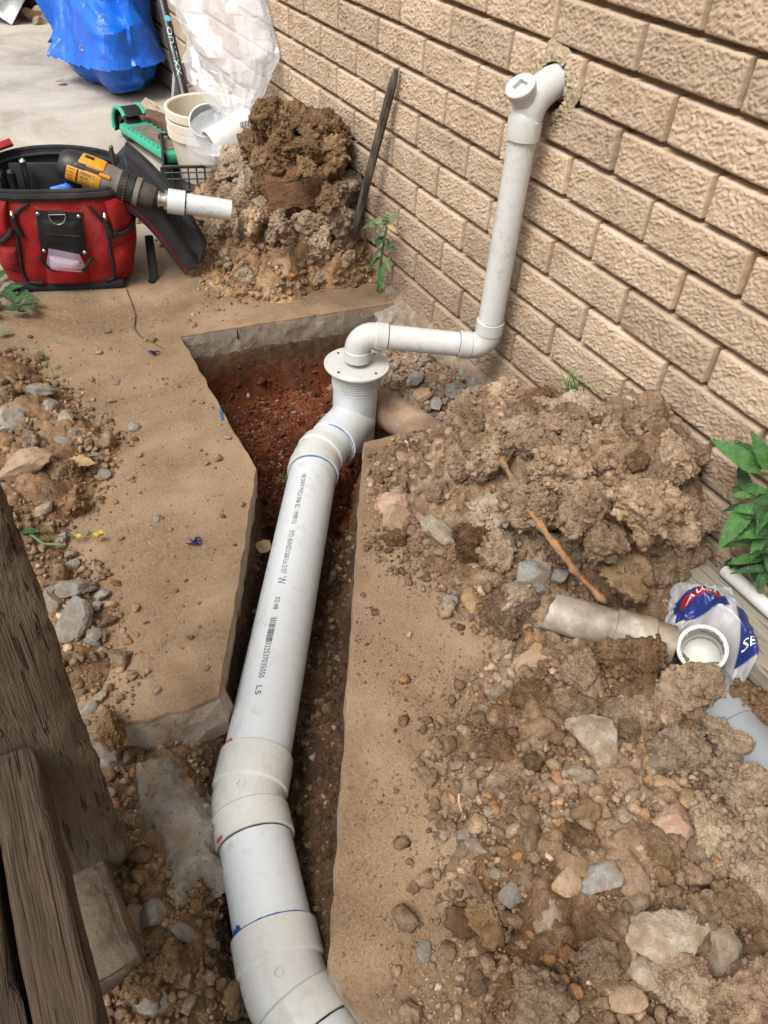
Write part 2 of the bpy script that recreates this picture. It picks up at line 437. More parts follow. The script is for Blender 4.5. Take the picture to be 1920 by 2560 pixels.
H, D_, PIT, BEN, LF = ground_h(x, y)
out = (x < -0.95) | (x > 1.44) | (y < -1.41) | (y > 0.011)
H = np.where(out, -0.06, H)
V = np.stack([x, y, H], 1); F = grid_faces(len(gx), len(gy))
me = mesh_np(V, F, name='ground')
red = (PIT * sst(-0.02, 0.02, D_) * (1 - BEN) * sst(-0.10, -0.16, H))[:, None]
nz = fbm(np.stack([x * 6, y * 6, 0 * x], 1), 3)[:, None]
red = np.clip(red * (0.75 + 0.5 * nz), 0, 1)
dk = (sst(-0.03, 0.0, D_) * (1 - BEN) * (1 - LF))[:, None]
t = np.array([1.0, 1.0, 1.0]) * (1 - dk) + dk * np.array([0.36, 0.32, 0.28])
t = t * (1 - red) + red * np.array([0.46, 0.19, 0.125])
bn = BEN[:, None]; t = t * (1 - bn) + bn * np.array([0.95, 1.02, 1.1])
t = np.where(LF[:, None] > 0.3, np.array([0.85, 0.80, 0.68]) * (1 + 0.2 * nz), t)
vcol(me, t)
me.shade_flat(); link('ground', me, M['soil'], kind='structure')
# ------------------------------------------------------------------ brick wall
def brick_mat():
    n = NT('tan_rockface_brick'); n.coords(rnd=True)
    oi = n.oi
    cc = n.ramp(n.noise(12, 5, 0.6), [(0.3, (0.36, 0.262, 0.178)), (0.5, (0.46, 0.348, 0.245)), (0.72, (0.54, 0.422, 0.308))])
    cc = n.mix(n.mr(n.noise(300, 3, 0.7), 0.4, 0.75, 0, 0.4), cc, (0.54, 0.425, 0.31))
    v = n.mr(oi.outputs['Random'], 0, 1, 0.82, 1.12); cb = n.n('ShaderNodeCombineXYZ')
    for i in range(3): n.l(v, cb.inputs[i])
    cc = n.mix(1.0, cc, cb.outputs[0], 'MULTIPLY')
    # splashed dirt on the lowest courses: it has its own blotchy shape
    ge = n.n('ShaderNodeNewGeometry'); p = n.sepx(ge.outputs['Position'])
    big = n.noise(5, 3, 0.65, co=ge.outputs['Position'])
    d = n.math('ADD', p[2], n.math('MULTIPLY', n.math('SUBTRACT', big, 0.5), 0.5))
    cc = n.mix(n.mr(d, 0.12, 0.36, 0.55, 0), cc, (0.235, 0.165, 0.115))
    stain = n.mr(n.noise(9, 3, 0.7, co=ge.outputs['Position']), 0.63, 0.75, 0, 0.4)
    cc = n.mix(n.math('MULTIPLY', stain, n.mr(p[2], 0.3, 0.6, 1, 0)), cc, (0.36, 0.20, 0.09))
    n.col(cc); n.set(Roughness=0.9); n.b.inputs['Specular IOR Level'].default_value = 0.3
    n.bump(n.noise(260, 3, 0.7), 0.0014)
    return n.m
M['brick'] = brick_mat()
n = NT('wall_mortar'); n.coords()
n.col(n.ramp(n.noise(70, 5), [(0.3, (0.19, 0.115, 0.058)), (0.7, (0.31, 0.195, 0.10))])); n.set(Roughness=0.95); n.bump(n.noise(220, 5, 0.7), 0.002)
M['mortar'] = n.m
BL, BH, JT = 0.2401, 0.086, 0.0118
Z0 = 0.945
OFF = [-0.058, -0.075, -0.118, -0.07, -0.06, -0.07, -0.061, 0.04, 0.178, 0.155, 0.139, 0.13]
HOLEC = Vector((-0.228, 0, 0.708)); HOLER = 0.046
def brick_mesh(seed, L, Hh, cx=None, cz=None):
    nx = max(8, int(L / 0.0023)); nz = int(Hh / 0.0023)
    X, Z = np.meshgrid(np.linspace(-L / 2, L / 2, nx), np.linspace(-Hh / 2, Hh / 2, nz)); x = X.ravel(); z = Z.ravel()
    w1 = fbm(np.stack([x * 40, z * 40, 0 * x + seed * 3.3], 1), 2)
    q = np.stack([x * 88 + w1 * 1.1, z * 150 + w1 * 1.4, 0 * x + seed * 7.7], 1)
    b = np.abs(perlin(q)) ** 0.75 * 1.0 + 0.5 * np.abs(perlin(q * 2.1 + 5)) + 0.22 * perlin(q * 4.4 + 2)
    ex = np.minimum(x + L / 2, L / 2 - x); ez = np.minimum(z + Hh / 2, Hh / 2 - z)
    rim = np.sqrt(np.clip(np.minimum(ex, ez) / 0.0032, 0, 1))
    y = -(0.0060 * np.clip(b, 0, 1.2) - 0.002) * sst(0, 0.005, np.minimum(ex, ez)) + (1 - rim) * 0.0025
    wob = 0.0012 * perlin(np.stack([x * 60, z * 60, 0 * x + seed], 1))
    x2 = x + wob * (ex < 0.002); z2 = z + wob * 1.2 * (ez < 0.002)
    V = np.stack([x2, y, z2], 1); F = grid_faces(nx, nz)
    if cx is not None:
        c = V[F].mean(1); ang = np.arctan2(c[:, 2] - cz, c[:, 0] - cx)
        rr = HOLER + 0.009 * perlin(np.stack([np.cos(ang) * 3, np.sin(ang) * 3, 0 * ang + 4], 1)) + 0.004 * perlin(np.stack([np.cos(ang) * 9, np.sin(ang) * 9, 0 * ang], 1))
        F = F[np.hypot(c[:, 0] - cx, c[:, 2] - cz) > rr]
    # sides go back 25 mm
    r0 = np.arange(nx); loop = np.concatenate([r0, np.arange(1, nz) * nx + nx - 1, (nz - 1) * nx + r0[::-1][1:], np.arange(nz - 2, 0, -1) * nx])
    nb = len(V); back = V[loop].copy(); back[:, 1] = 0.034; k = len(loop); i = np.arange(k)
    side = np.stack([loop, nb + i, nb + (i + 1) % k, loop[(i + 1) % k]], 1)[:, ::-1]
    return mesh_np(np.concatenate([V, back]), np.concatenate([F, side[:, ::-1]]), name='brick')
wall = thing('brick_wall', 'tan rock-faced brick wall with raked mortar joints along the right side of the path', 'wall', (0, 0.06, 0))
full = [brick_mesh(s, BL - JT, BH - JT) for s in range(9)]
perp = []; plain_bricks = MB(); cnt = 0
XMIN, XMAX = -9.0, 3.6
for r in range(-14, 13):
    zc = Z0 - BH * r - (BH - JT) / 2
    half = 0.5 if r % 2 == 0 else 0.0
    off = OFF[r] if 0 <= r < 12 else -0.07
    for k in range(int(XMIN / BL), int(XMAX / BL)):
        u0 = k + half + off; xa = u0 * BL + JT / 2; xb = (u0 + 1) * BL - JT / 2; xc = (xa + xb) / 2
        perp.append((u0 * BL, zc))
        vis = 0 <= r <= 11 and -2.75 < xc < 0.85
        if vis and r == 0 and xc < -0.75: vis = False
        if vis:
            hit = abs(xc - HOLEC.x) < (BL / 2 + HOLER + 0.01) and abs(zc - HOLEC.z) < (BH / 2 + HOLER + 0.01)
            me = brick_mesh(50 + cnt, BL - JT, BH - JT, HOLEC.x - xc, HOLEC.z - zc) if hit else full[rng.integers(len(full))]
            o = link('brick', me, M['brick'], wall); o.location = (xc + rng.normal() * 0.0008, rng.normal() * 0.0008, zc + rng.normal() * 0.0006)
            if not hit and rng.random() < 0.5: o.rotation_euler = (0, math.pi, 0)
            if not hit and rng.random() < 0.0: pass
            o.rotation_euler.z += rng.normal() * 0.003
            if o.rotation_euler.y > 1: o.rotation_euler.z = 0
            cnt += 1
        elif zc > -0.2:
            plain_bricks.box((xc, 0.016, zc), (BL - JT, 0.036, BH - JT), bev=0.003, seg=1)
plain_bricks.build('brick_courses', M['brick'], wall, sharp=30, kind='stuff')
# mortar core with a hole knocked through for the waste pipe
nx_, nz_ = 90, 40
core = MB()
def core_panel(x0, x1, z0, z1, y): core.add([(x0, y, z0), (x1, y, z0), (x1, y, z1), (x0, y, z1)], [(0, 1, 2, 3)])
yb = 0.030
hx, hz, hr = HOLEC.x, HOLEC.z, 0.07
core_panel(XMIN, hx - hr, -0.4, 2.3, yb); core_panel(hx + hr, XMAX, -0.4, 2.3, yb)
core_panel(hx - hr, hx + hr, -0.4, hz - hr, yb); core_panel(hx - hr, hx + hr, hz + hr, 2.3, yb)
sq = []; ci = []; ns = 40
for i in range(ns):
    a = 2 * math.pi * i / ns; c, s_ = math.cos(a), math.sin(a); m = max(abs(c), abs(s_)); rr = 0.050 + 0.006 * math.sin(3 * a + 1) + 0.003 * math.sin(7 * a)
    sq.append((hx + hr * c / m, yb, hz + hr * s_ / m)); ci.append((hx + rr * c, yb, hz + rr * s_))
deep = [(p[0], 0.12, p[2]) for p in ci]
core.add(sq + ci + deep, [(i, (i + 1) % ns, ns + (i + 1) % ns, ns + i) for i in range(ns)] + [(ns + i, ns + (i + 1) % ns, 2 * ns + (i + 1) % ns, 2 * ns + i) for i in range(ns)] + [tuple(range(2 * ns, 3 * ns))])
core.add([(XMIN, 0.12, -0.4), (XMAX, 0.12, -0.4), (XMAX, 0.12, 2.3), (XMIN, 0.12, 2.3)], [(0, 1, 2, 3)])
for (px_, pz_) in perp:
    if math.hypot(px_ - hx, pz_ - hz) < 0.075: continue
    core.add([(px_ - JT / 2 - .001, 0.013 + 0.002 * random.random(), pz_ - BH / 2 + JT * 0.5), (px_ + JT / 2 + .001, 0.014, pz_ - BH / 2 + JT * 0.5), (px_ + JT / 2 + .001, 0.014, pz_ + BH / 2 - JT * .5), (px_ - JT / 2 - .001, 0.014, pz_ + BH / 2 - JT * .5),
              (px_ - JT / 2 - .001, 0.0298, pz_ - BH / 2 + JT * .5), (px_ + JT / 2 + .001, 0.0298, pz_ - BH / 2 + JT * .5), (px_ + JT / 2 + .001, 0.0298, pz_ + BH / 2 - JT * .5), (px_ - JT / 2 - .001, 0.0298, pz_ + BH / 2 - JT * .5)],
             [(0, 1, 2, 3), (0, 4, 5, 1), (3, 2, 6, 7)])
core.build('mortar', M['mortar'], wall, smooth=False)
# ragged mortar smeared round the pipe hole
M['patch'] = plain('green_grey_mortar', (0.34, 0.28, 0.18), 0.95, 0.2, var=0.3, nscale=60, bump=0.004, bscale=120)
def patch(cx, cz, a0, a1, r0, r1, seed):
    na, nr = 40, 12; v = []; f = []
    for i in range(na + 1):
        a = a0 + (a1 - a0) * i / na
        e = 0.6 + 0.4 * math.sin(math.pi * i / na)
        for j in range(nr + 1):
            q = np.array([[math.cos(a) * 4, math.sin(a) * 4, seed + 0.1]]); ro = r0 + (r1 - r0) * (e + 0.55 * perlin(q * 0.5)[0] + 0.25 * perlin(q * 1.4)[0])
            r = r0 + (max(ro, r0 + 0.004) - r0) * j / nr
            h = 0.011 * (1 - (j / nr) ** 2) * (0.7 + 0.6 * perlin(np.array([[r * 150, a * 9, seed]]))[0]) - 0.002
            v.append((cx + r * math.cos(a), -h, cz + r * math.sin(a)))
    for i in range(na):
        for j in range(nr): k = i * (nr + 1) + j; f.append((k, k + 1, k + nr + 2, k + nr + 1))
    return v, f
pm = MB(); pm.add(*patch(hx, hz, math.radians(60), math.radians(170), 0.045, 0.088, 1)); pm.add(*patch(hx, hz, math.radians(-70), math.radians(45), 0.044, 0.084, 2))
pm.add(*patch(hx + 0.028, hz - 0.058, 0, math.radians(359), 0.002, 0.026, 5))
pm.build('mortar_patch', M['patch'], wall, sharp=60)
# rough concrete footing kicked out below the lowest course
v = []; f = []; N_ = 220
for i in range(N_):
    xx = -1.0 + 1.1 * i / (N_ - 1)
    for j, (yy, zz) in enumerate([(0.02, 0.02), (-0.004, 0.012), (-0.016, -0.004), (-0.024, -0.03), (-0.022, -0.09)]):
        nn = fbm(np.array([[xx * 30, j * 1.7, 3.0]]), 3)[0]
        v.append((xx, yy - 0.012 * nn * (j > 0) + 0.01 * perlin(np.array([[xx * 7, 1., 2.]]))[0] * (j > 0), zz + 0.010 * nn))
for i in range(N_ - 1):
    for j in range(4): k = i * 5 + j; f.append((k, k + 1, k + 6, k + 5))
link('footing', mesh(v, f), plain('footing_concrete', (0.24, 0.19, 0.14), 0.95, 0.2, var=0.3, nscale=40, bump=0.006, bscale=90), wall)
# ------------------------------------------------------------------ PVC drain
def pvc(name, c, rough=0.28, dirt=0.35):
    n = NT(name); n.coords()
    cc = n.mix(n.mr(n.noise(9, 3, 0.6), 0.45, 0.8, 0, 0.25), c, sc3(c, 0.86))
    cc = n.mix(n.mr(n.noise(30, 4, 0.75), 0.55, 0.74, 0, dirt * 1.5), cc, (0.36, 0.29, 0.20))
    cc = n.mix(n.math('MULTIPLY', n.mr(n.noise(7, 4, 0.7, dist=0.6), 0.56, 0.72, 0, dirt * 0.9), n.mr(n.noise(120, 2), 0.35, 0.6)), cc, (0.34, 0.25, 0.16))
    sp = n.math('MULTIPLY', n.mr(n.voro(95), 0.0, 0.10, 1, 0), n.mr(n.noise(14, 3), 0.55, 0.65))
    cc = n.mix(n.math('MULTIPLY', sp, 0.6), cc, (0.25, 0.18, 0.12))
    n.col(cc); n.set(Roughness=n.mr(n.noise(20, 2), 0.3, 0.7, rough, rough + 0.16)); n.bump(n.noise(18, 3), 0.0006)
    n.b.inputs['Subsurface Weight'].default_value = 0.0
    return n.m
M['pvc'] = pvc('white_pvc', (0.53, 0.552, 0.558))
M['pvc_fit'] = pvc('cream_pvc', (0.50, 0.497, 0.468), 0.2, 0.25)
M['pvc_waste'] = pvc('waste_pvc', (0.55, 0.55, 0.53), 0.3, 0.45)
M['blue'] = plain('blue_primer', (0.015, 0.07, 0.26), 0.5, var=0.3)
M['redp'] = plain('red_primer', (0.45, 0.03, 0.06), 0.5, var=0.2)
M['pinkp'] = plain('faded_red_primer', (0.62, 0.30, 0.33), 0.5, var=0.2)
M['ink'] = plain('grey_print', (0.03, 0.033, 0.037), 0.6, var=0.2)
M['black'] = plain('black_plastic', (0.012, 0.012, 0.013), 0.45, var=0.3, bump=0.0005)
ZP = -0.075; RP = 0.055; RS = 0.0605
PA = Vector((-0.173, -0.5415, ZP)); PB = Vector((0.435, -0.911, ZP)); PC = Vector((0.523, -0.9645, ZP)); PD = Vector((0.640, -0.986, ZP)); PE = Vector((0.790, -1.0136, ZP))
GUL = Vector((-0.353, -0.344, 0.0435))
TJ = Vector((GUL.x, GUL.y, ZP))
drain = thing('drain_line', 'white 100 mm plastic drain pipe with cream bends lying in the open trench', 'drain pipe', (0.1, -0.7, -0.13))
d1 = (PA - PB).normalized()                       # up the trench
d0 = (TJ - PA).normalized()
b1c = PA + d1 * 0.045                                # upper bend corner
d2 = (TJ - b1c).normalized()
lower_dir = (PD - PC).normalized()
end_dir = Vector((0.965, 0.17, -0.02)).normalized()
def ring_lip(mb, p, d, r, w=0.004): mb.tube([p, p + d * w], r, 40)
# long straight pipe
MB().tube([PB + (PB - PA).normalized() * 0.08, PA + d1 * 0.01], RP, 56).build('straight_pipe', M['pvc'], drain, label='long straight white pipe with printed lettering')
MB().tube([PC, PE], RP, 56).build('straight_pipe', M['pvc'], drain, label='short plain white pipe between two cream bends')
# bends: socket, elbow, socket
def bend(c, a, b, l0, l1, name, rad=0.10, hub=True, step=0.0035):
    a = Vector(a).normalized(); b = Vector(b).normalized()
    pts = arc(c, a, b, rad, 10)
    p0 = pts[0]; p1 = pts[-1]; mb = MB()
    path = [p0 - a * l0, p0 - a * (l0 - 0.0012), p0 - a * 0.004, p0 - a * 0.0] + pts[1:-1] + [p1, p1 + b * 0.004, p1 + b * (l1 - 0.0012), p1 + b * l1]
    rr = [RP + 0.0042, RS, RS, RS - step] + [RS - step] * (len(pts) - 2) + [RS - step, RS, RS, RP + 0.0042]
    mb.tube(path, rr, 56)
    return mb.build(name, M['pvc_fit'], drain, sharp=25), p0 - a * l0, p1 + b * l1
up_b, ua, ub = bend(b1c + d1 * 0.02, d1, d2, 0.035, 0.030, 'bend')
lb1, la, lb = bend(PC, (PC - PB).normalized(), lower_dir, 0.062, 0.048, 'bend')
lb2, lc, ld = bend(PE + lower_dir * 0.0, lower_dir, end_dir, 0.050, 0.050, 'bend', 0.12)
MB().tube([ld - end_dir * 0.02, ld + end_dir * 0.3], RP, 56).build('straight_pipe', M['pvc'], drain, label='white pipe leaving the bottom of the picture')
# short pipe into the junction and the junction itself with its riser
MB().tube([ub - d2 * 0.02, TJ - d2 * 0.05], RP, 48).build('straight_pipe', M['pvc'], drain, label='stub of white pipe into the gully riser')
jm = MB()
jm.tube([TJ - d2 * 0.125, TJ - d2 * 0.124, TJ - d2 * 0.07, TJ - d2 * 0.055, TJ - d2 * 0.0], [RP + 0.003, RS, RS, RS - 0.002, RS - 0.002], 48)
jm.lathe([(0.0, -0.19), (0.0555, -0.19), (0.0555, -0.026), (0.057, -0.024), (0.057, -0.016), (0.055, -0.014)], GUL, seg=56)
jm.build('junction', M['pvc'], drain, sharp=30)
tr = MB(); prof = [(0.0545, -0.03), (0.0545, -0.014)]
for i in range(4):
    z = -0.014 + i * 0.006; prof += [(0.0545, z), (0.0595, z + 0.0012), (0.0595, z + 0.0030), (0.0545, z + 0.0042)]
prof += [(0.0545, 0.012), (0.0515, 0.014), (0.0515, 0.036)]
tr.lathe(prof, GUL, seg=56); tr.build('threaded_collar', M['pvc_fit'], drain, sharp=30)
dk = MB(); dk.lathe([(0.0, 0.034), (0.076, 0.034), (0.0795, 0.0365), (0.0795, 0.0405), (0.0785, 0.0415), (0.0725, 0.0415), (0.0718, 0.0408), (0.0705, 0.0408), (0.0698, 0.0415), (0.0, 0.0415)], GUL, seg=72)
disc = dk.build('gully_cover', M['pvc_fit'], drain, sharp=25)
for k in range(4):
    a = 0.35 + k * math.pi / 2; q = GUL + Vector((0.063 * math.cos(a), 0.063 * math.sin(a), 0.0417))
    MB().lathe([(0.0, 0.0002), (0.0022, 0.0002), (0.0034, 0.0008), (0.0034, -0.002)], q, seg=12).build('screw_hole', M['black'], disc)
# primer rings at the glued joints
def pring(p, d, r, mat, w=0.0025, a0=0, a1=360, name='primer_ring', wob=0.3):
    d = Vector(d).normalized(); up = Vector((0, 0, 1)); N = (up - d * up.dot(d)).normalized(); B = d.cross(N); v = []; f = []; n = 60
    for i in range(n + 1):
        a = math.radians(a0 + (a1 - a0) * i / n); e = N * math.cos(a) + B * math.sin(a); ww = w * (1 + wob * perlin(np.array([[i * 0.35, p[0] * 9, w]]))[0] * 2)
        for s_ in (-0.5, 0.5):
            v.append(p + e * (r + 0.0007) + d * (ww * s_))
    for i in range(n): f.append((2 * i, 2 * i + 1, 2 * i + 3, 2 * i + 2))
    return link(name, mesh(v, f), mat, drain)
pring(ua - d1 * 0.0015, d1, RP, M['blue'], 0.004)
pring(TJ - d2 * 0.1265, d2, RP, M['blue'], 0.003)
pring(ub + d2 * 0.002, d2, RP, M['pinkp'], 0.006, 270, 335)
md = (PC - PB).normalized()
pring(la - md * 0.0015, md, RP, M['redp'], 0.0025, 0, 110)
pring(la - md * 0.004, md, RP, M['redp'], 0.011, 45, 85, wob=0.8)
pring(lb + lower_dir * 0.001, lower_dir, RP, M['black'], 0.0022)
pring(lb - lower_dir * 0.004, lower_dir, RS - 0.0001, M['redp'], 0.005, 50, 66, wob=0.9)
pring(lc - lower_dir * 0.0015, lower_dir, RP, M['blue'], 0.003, -70, 100)
pring(lc - lower_dir * 0.005, lower_dir, RP, M['blue'], 0.011, 52, 100, wob=0.6)
pring(ld + end_dir * 0.001, end_dir, RP, M['black'], 0.002)
# moulding marks on the bends
def on_pipe(p, d, r, ang, along):
    d = Vector(d).normalized(); up = Vector((0, 0, 1)); N = (up - d * up.dot(d)).normalized(); B = d.cross(N); e = N * math.cos(ang) + B * math.sin(ang)
    return p + d * along + e * r, e, e.cross(d)
for (c_, dd, rr) in ((PC, lower_dir, RS - 0.0035), (PE, end_dir, RS - 0.0035)):
    q, e, tt = on_pipe(c_, dd, rr, 0.12, -0.004)
    pts = [q + e * 0.0002 + (Vector(dd) * math.cos(a) + tt * math.sin(a)) * 0.0058 for a in np.linspace(0, 2 * math.pi, 20, endpoint=False)]
    MB().tube(pts, 0.0007, 6, closed=True).build('moulding_mark', M['pvc_fit'], drain)
# printed lettering, wrapped round the pipe
def text_mesh(body, size):
    cu = bpy.data.curves.new('lettering', 'FONT'); cu.body = body; cu.size = size; cu.resolution_u = 2
    o = bpy.data.objects.new('lettering_curve', cu); COL.objects.link(o)
    dg = bpy.context.evaluated_depsgraph_get(); me = bpy.data.meshes.new_from_object(o.evaluated_get(dg)); bpy.data.objects.remove(o); bpy.data.curves.remove(cu)
    return me
def wrap_text(body, size, start, d, r, ang, along, stretch=1.0, mat=None, parent=None, length=None, name='lettering', sign=-1):
    me = text_mesh(body, size); co = np.array([v.co[:] for v in me.vertices]); fs = [tuple(p.vertices) for p in me.polygons]; bpy.data.meshes.remove(me)
    co[:, 0] -= co[:, 0].min(); L = co[:, 0].max(); k = (length / L) if length else stretch
    v = []
    for c in co:
        q, e, t_ = on_pipe(start, d, r + 0.0005, ang + sign * c[1] / r, along + c[0] * k); v.append(q)
    return link(name, mesh(v, fs, smooth=False), mat or M['ink'], parent or drain)
dT = -d1; st = PA; LT = 0.72
def seg_(f0, f1): return f0 * LT, (f1 - f0) * LT
A_T = 0.30
for body, f0, f1, sz in (('100 DWV PVCU SN6 SC', 0.075, 0.235, 0.015), ('19/09/13', 0.25, 0.305, 0.015), ('SYD AS/NZS1260 Lic 2157', 0.335, 0.505, 0.015), ('W', 0.517, 0.545, 0.024), ('02:48', 0.592, 0.636, 0.0135), ('9322537035050', 0.735, 0.852, 0.015), ('L5', 0.875, 0.90, 0.015)):
    a, l = seg_(f0, f1); wrap_text(body, sz, st, dT, RP, A_T + (0.06 if body == 'W' else 0), a, length=l)
bc = MB(); xx = 0.662 * LT
for k in range(26):
    w_ = random.choice((0.0007, 0.0007, 0.0013, 0.0018))
    vv = []
    for (s_, al) in ((0, 0), (0, w_), (1, w_), (1, 0)):
        for _ in (0,):
            q, e, t_ = on_pipe(st, dT, RP + 0.0006, A_T + 0.02 - s_ * 0.012 / RP, xx + al); vv.append(q)
    bc.add(vv, [(0, 1, 2, 3)]); xx += w_ + random.choice((0.0006, 0.0009, 0.0016))
bc.build('barcode', M['ink'], drain, smooth=False)

# ------------------------------------------------------------------ waste pipe from the wall into the gully
waste = thing('waste_pipe', 'pale waste pipe rising from the round gully cover to the hole in the brick wall', 'waste pipe', (GUL.x, GUL.y, 0.085))
RW = 0.0292; RWS = 0.0328
Rx, Ry = -0.222, -0.060
Q1 = Vector((GUL.x, GUL.y, 0.164)); Q2 = Vector((Rx - 0.004, Ry, 0.138)); Q3 = Vector((Rx, Ry, 0.68))
dh = (Q2 - Q1).normalized(); dv = (Q3 - Q2).normalized()
def elbow(c, a, b, l0, l1, rad, name, r=RWS, ri=RWS - 0.0018, mat='pvc_fit'):
    a = Vector(a).normalized(); b = Vector(b).normalized(); pts = arc(c, a, b, rad, 14); p0, p1 = pts[0], pts[-1]
    path = [p0 - a * l0, p0 - a * (l0 - 0.001), p0 - a * 0.002, p0] + pts[1:-1] + [p1, p1 + b * 0.002, p1 + b * (l1 - 0.001), p1 + b * l1]
    rr = [r - 0.001, r, r, ri] + [ri] * (len(pts) - 2) + [ri, r, r, r - 0.001]
    MB().tube(path, rr, 40).build(name, M[mat], waste, sharp=25); return p0 - a * l0, p1 + b * l1
e1a, e1b = elbow(Q1, (0, 0, 1), dh, 0.028, 0.030, 0.036, 'elbow')
e2a, e2b = elbow(Q2, dh, dv, 0.030, 0.032, 0.036, 'elbow')
MB().tube([e1b - dh * 0.01, e2a + dh * 0.01], RW, 40).build('horizontal_pipe', M['pvc_waste'], waste)
MB().tube([e2b - dv * 0.01, Q3], RW, 40).build('riser', M['pvc_waste'], waste)
drain_keep = drain; drain = waste
pring(e1b + dh * 0.0006, dh, RW, M['blue'], 0.0022); pring(e2a - dh * 0.0006, dh, RW, M['blue'], 0.0022)
pring(e2b + dv * 0.0006, dv, RW, M['blue'], 0.0014, 120, 260)
drain = drain_keep
# inspection bend at the top: socket, swept bend into the wall, capped opening
zt = 0.625
tb = MB(); a = dv; b = Vector((-0.02, 0.86, 0.5)).normalized(); c = Vector((Rx, Ry + 0.002, 0.690))
pts = arc(c, a, b, 0.06, 12)
pts2 = arc(pts[-1] + b * 0.022, b, (0, 1, 0), 0.05, 6)
path = [Vector((Rx, Ry, zt - 0.008)), Vector((Rx, Ry, zt - 0.007)), Vector((Rx, Ry, zt + 0.030)), Vector((Rx, Ry, zt + 0.032))] + pts[1:] + pts2[1:] + [Vector((Rx, 0.09, pts2[-1].z))]
tb.tube(path, [RWS, RWS + 0.0022, RWS + 0.0022, RWS] + [RWS] * (len(path) - 4), 40)
tb.build('inspection_bend', M['pvc_fit'], waste, sharp=25)
ax = Vector((0.12, -0.60, 0.79)).normalized(); cc_ = Vector((Rx - 0.002, Ry - 0.002, 0.682))
MB().lathe([(0.0, 0), (0.026, 0), (0.026, 0.030), (0.0285, 0.031), (0.0285, 0.036), (0.026, 0.0365)], cc_, ax, 40).build('cap_socket', M['pvc_fit'], waste)
MB().lathe([(0.0262, 0.0365), (0.0262, 0.0385)], cc_, ax, 40).build('rubber_seal', M['black'], waste)
capm = MB(); capm.lathe([(0.0, 0.038), (0.030, 0.038), (0.0305, 0.040), (0.0305, 0.0455), (0.0295, 0.047), (0.0178, 0.047)], cc_, ax, 40)
N_ = (Vector((0, 0, 1)) - ax * ax.z).normalized(); B_ = ax.cross(N_); h_ = 0.0115
ringv = []; sqv = []; sqd = []
for k in range(40):
    an = 2 * math.pi * k / 40; a_ = Vector((1, 0, 0)) if abs(ax.x) < 0.9 else Vector((0, 1, 0)); n0 = (a_ - ax * a_.dot(ax)).normalized(); b0 = ax.cross(n0)
    e = n0 * math.cos(an) + b0 * math.sin(an); m_ = max(abs(math.cos(an)), abs(math.sin(an)))
    ringv.append(cc_ + ax * 0.047 + e * 0.0178); sqv.append(cc_ + ax * 0.047 + e * (h_ / m_)); sqd.append(cc_ + ax * 0.036 + e * (h_ * 0.93 / m_))
capm.add(ringv + sqv + sqd, [(k, (k + 1) % 40, 40 + (k + 1) % 40, 40 + k) for k in range(40)] + [(40 + k, 40 + (k + 1) % 40, 80 + (k + 1) % 40, 80 + k) for k in range(40)] + [tuple(range(80, 120))])
capm.build('screw_cap', M['pvc_fit'], waste, sharp=25)
# ------------------------------------------------------------------ clods and stones
def ico(sub):
    bm = bmesh.new(); bmesh.ops.create_icosphere(bm, subdivisions=sub, radius=1); bm.verts.index_update()
    v = np.array([q.co[:] for q in bm.verts]); f = np.array([[a.index for a in q.verts] for q in bm.faces]); bm.free(); return v, f
ICO = {s: ico(s) for s in (1, 2, 3, 4, 5, 6)}
def clod_v(seed, sub, crumb=1.0):
    """a broken lump of clay: a few fracture planes, then crumbs of several sizes"""
    v, f = ICO[sub]; r = np.random.default_rng(seed); o = r.uniform(0, 50, 3)
    N = r.normal(size=(9, 3)); N /= np.linalg.norm(N, axis=1)[:, None]; dd = r.uniform(0.5, 0.95, 9)
    t = (v + 0.10 * np.stack([fbm(v * 2 + o, 2), fbm(v * 2 + o + 9, 2), fbm(v * 2 + o + 21, 2)], 1)) @ N.T
    d = np.minimum(np.where(t > 0.05, dd / np.maximum(t, 0.05), 9.0).min(1), 1.05)
    d = d * (1 + 0.22 * fbm(v * 1.6 + o, 3))
    w1, _ = worley(v * 2.6 + o); d = d + crumb * 0.20 * (0.6 - w1)
    if sub >= 3: w2, _ = worley(v * 6.0 + o); d = d + crumb * 0.12 * (0.55 - w2)
    if sub >= 4: w3, _ = worley(v * 13 + o); d = d + crumb * (0.06 * (0.5 - w3) + 0.05 * fbm(v * 20 + o, 2))
    s = r.uniform(0.8, 1.25, 3); s[2] *= 0.85
    return v * d[:, None] * s, f
def crumbed_v(seed, sub, n=420, crumb=1.0):
    """a clod with loose crumbs of many sizes stuck all over it"""
    v, f = clod_v(seed, sub, crumb); r = np.random.default_rng(seed + 7)
    tri = v[f]; cen = tri.mean(1); ar = np.linalg.norm(np.cross(tri[:, 1] - tri[:, 0], tri[:, 2] - tri[:, 0]), axis=1); pick = r.choice(len(f), n, p=ar / ar.sum())
    patch = fbm(cen[pick] * 1.5 + seed, 2) > -0.25; pick = pick[patch]
    V = [v]; F = [f]; base = len(v); iv, if_ = ICO[1]; iv2, if2 = ICO[2]
    for c in cen[pick]:
        rad = 0.035 * (1 - 0.97 * r.random()) ** -0.42; rad = min(rad, 0.17); a, b = (iv2, if2) if rad > 0.085 else (iv, if_)
        q = a * (1 + 0.30 * r.normal(size=(len(a), 1))).clip(0.55, 1.5) * r.uniform(0.7, 1.3, 3) * rad + c * 1.01
        V.append(q); F.append(b + base); base += len(q)
    return np.concatenate(V), np.concatenate(F)
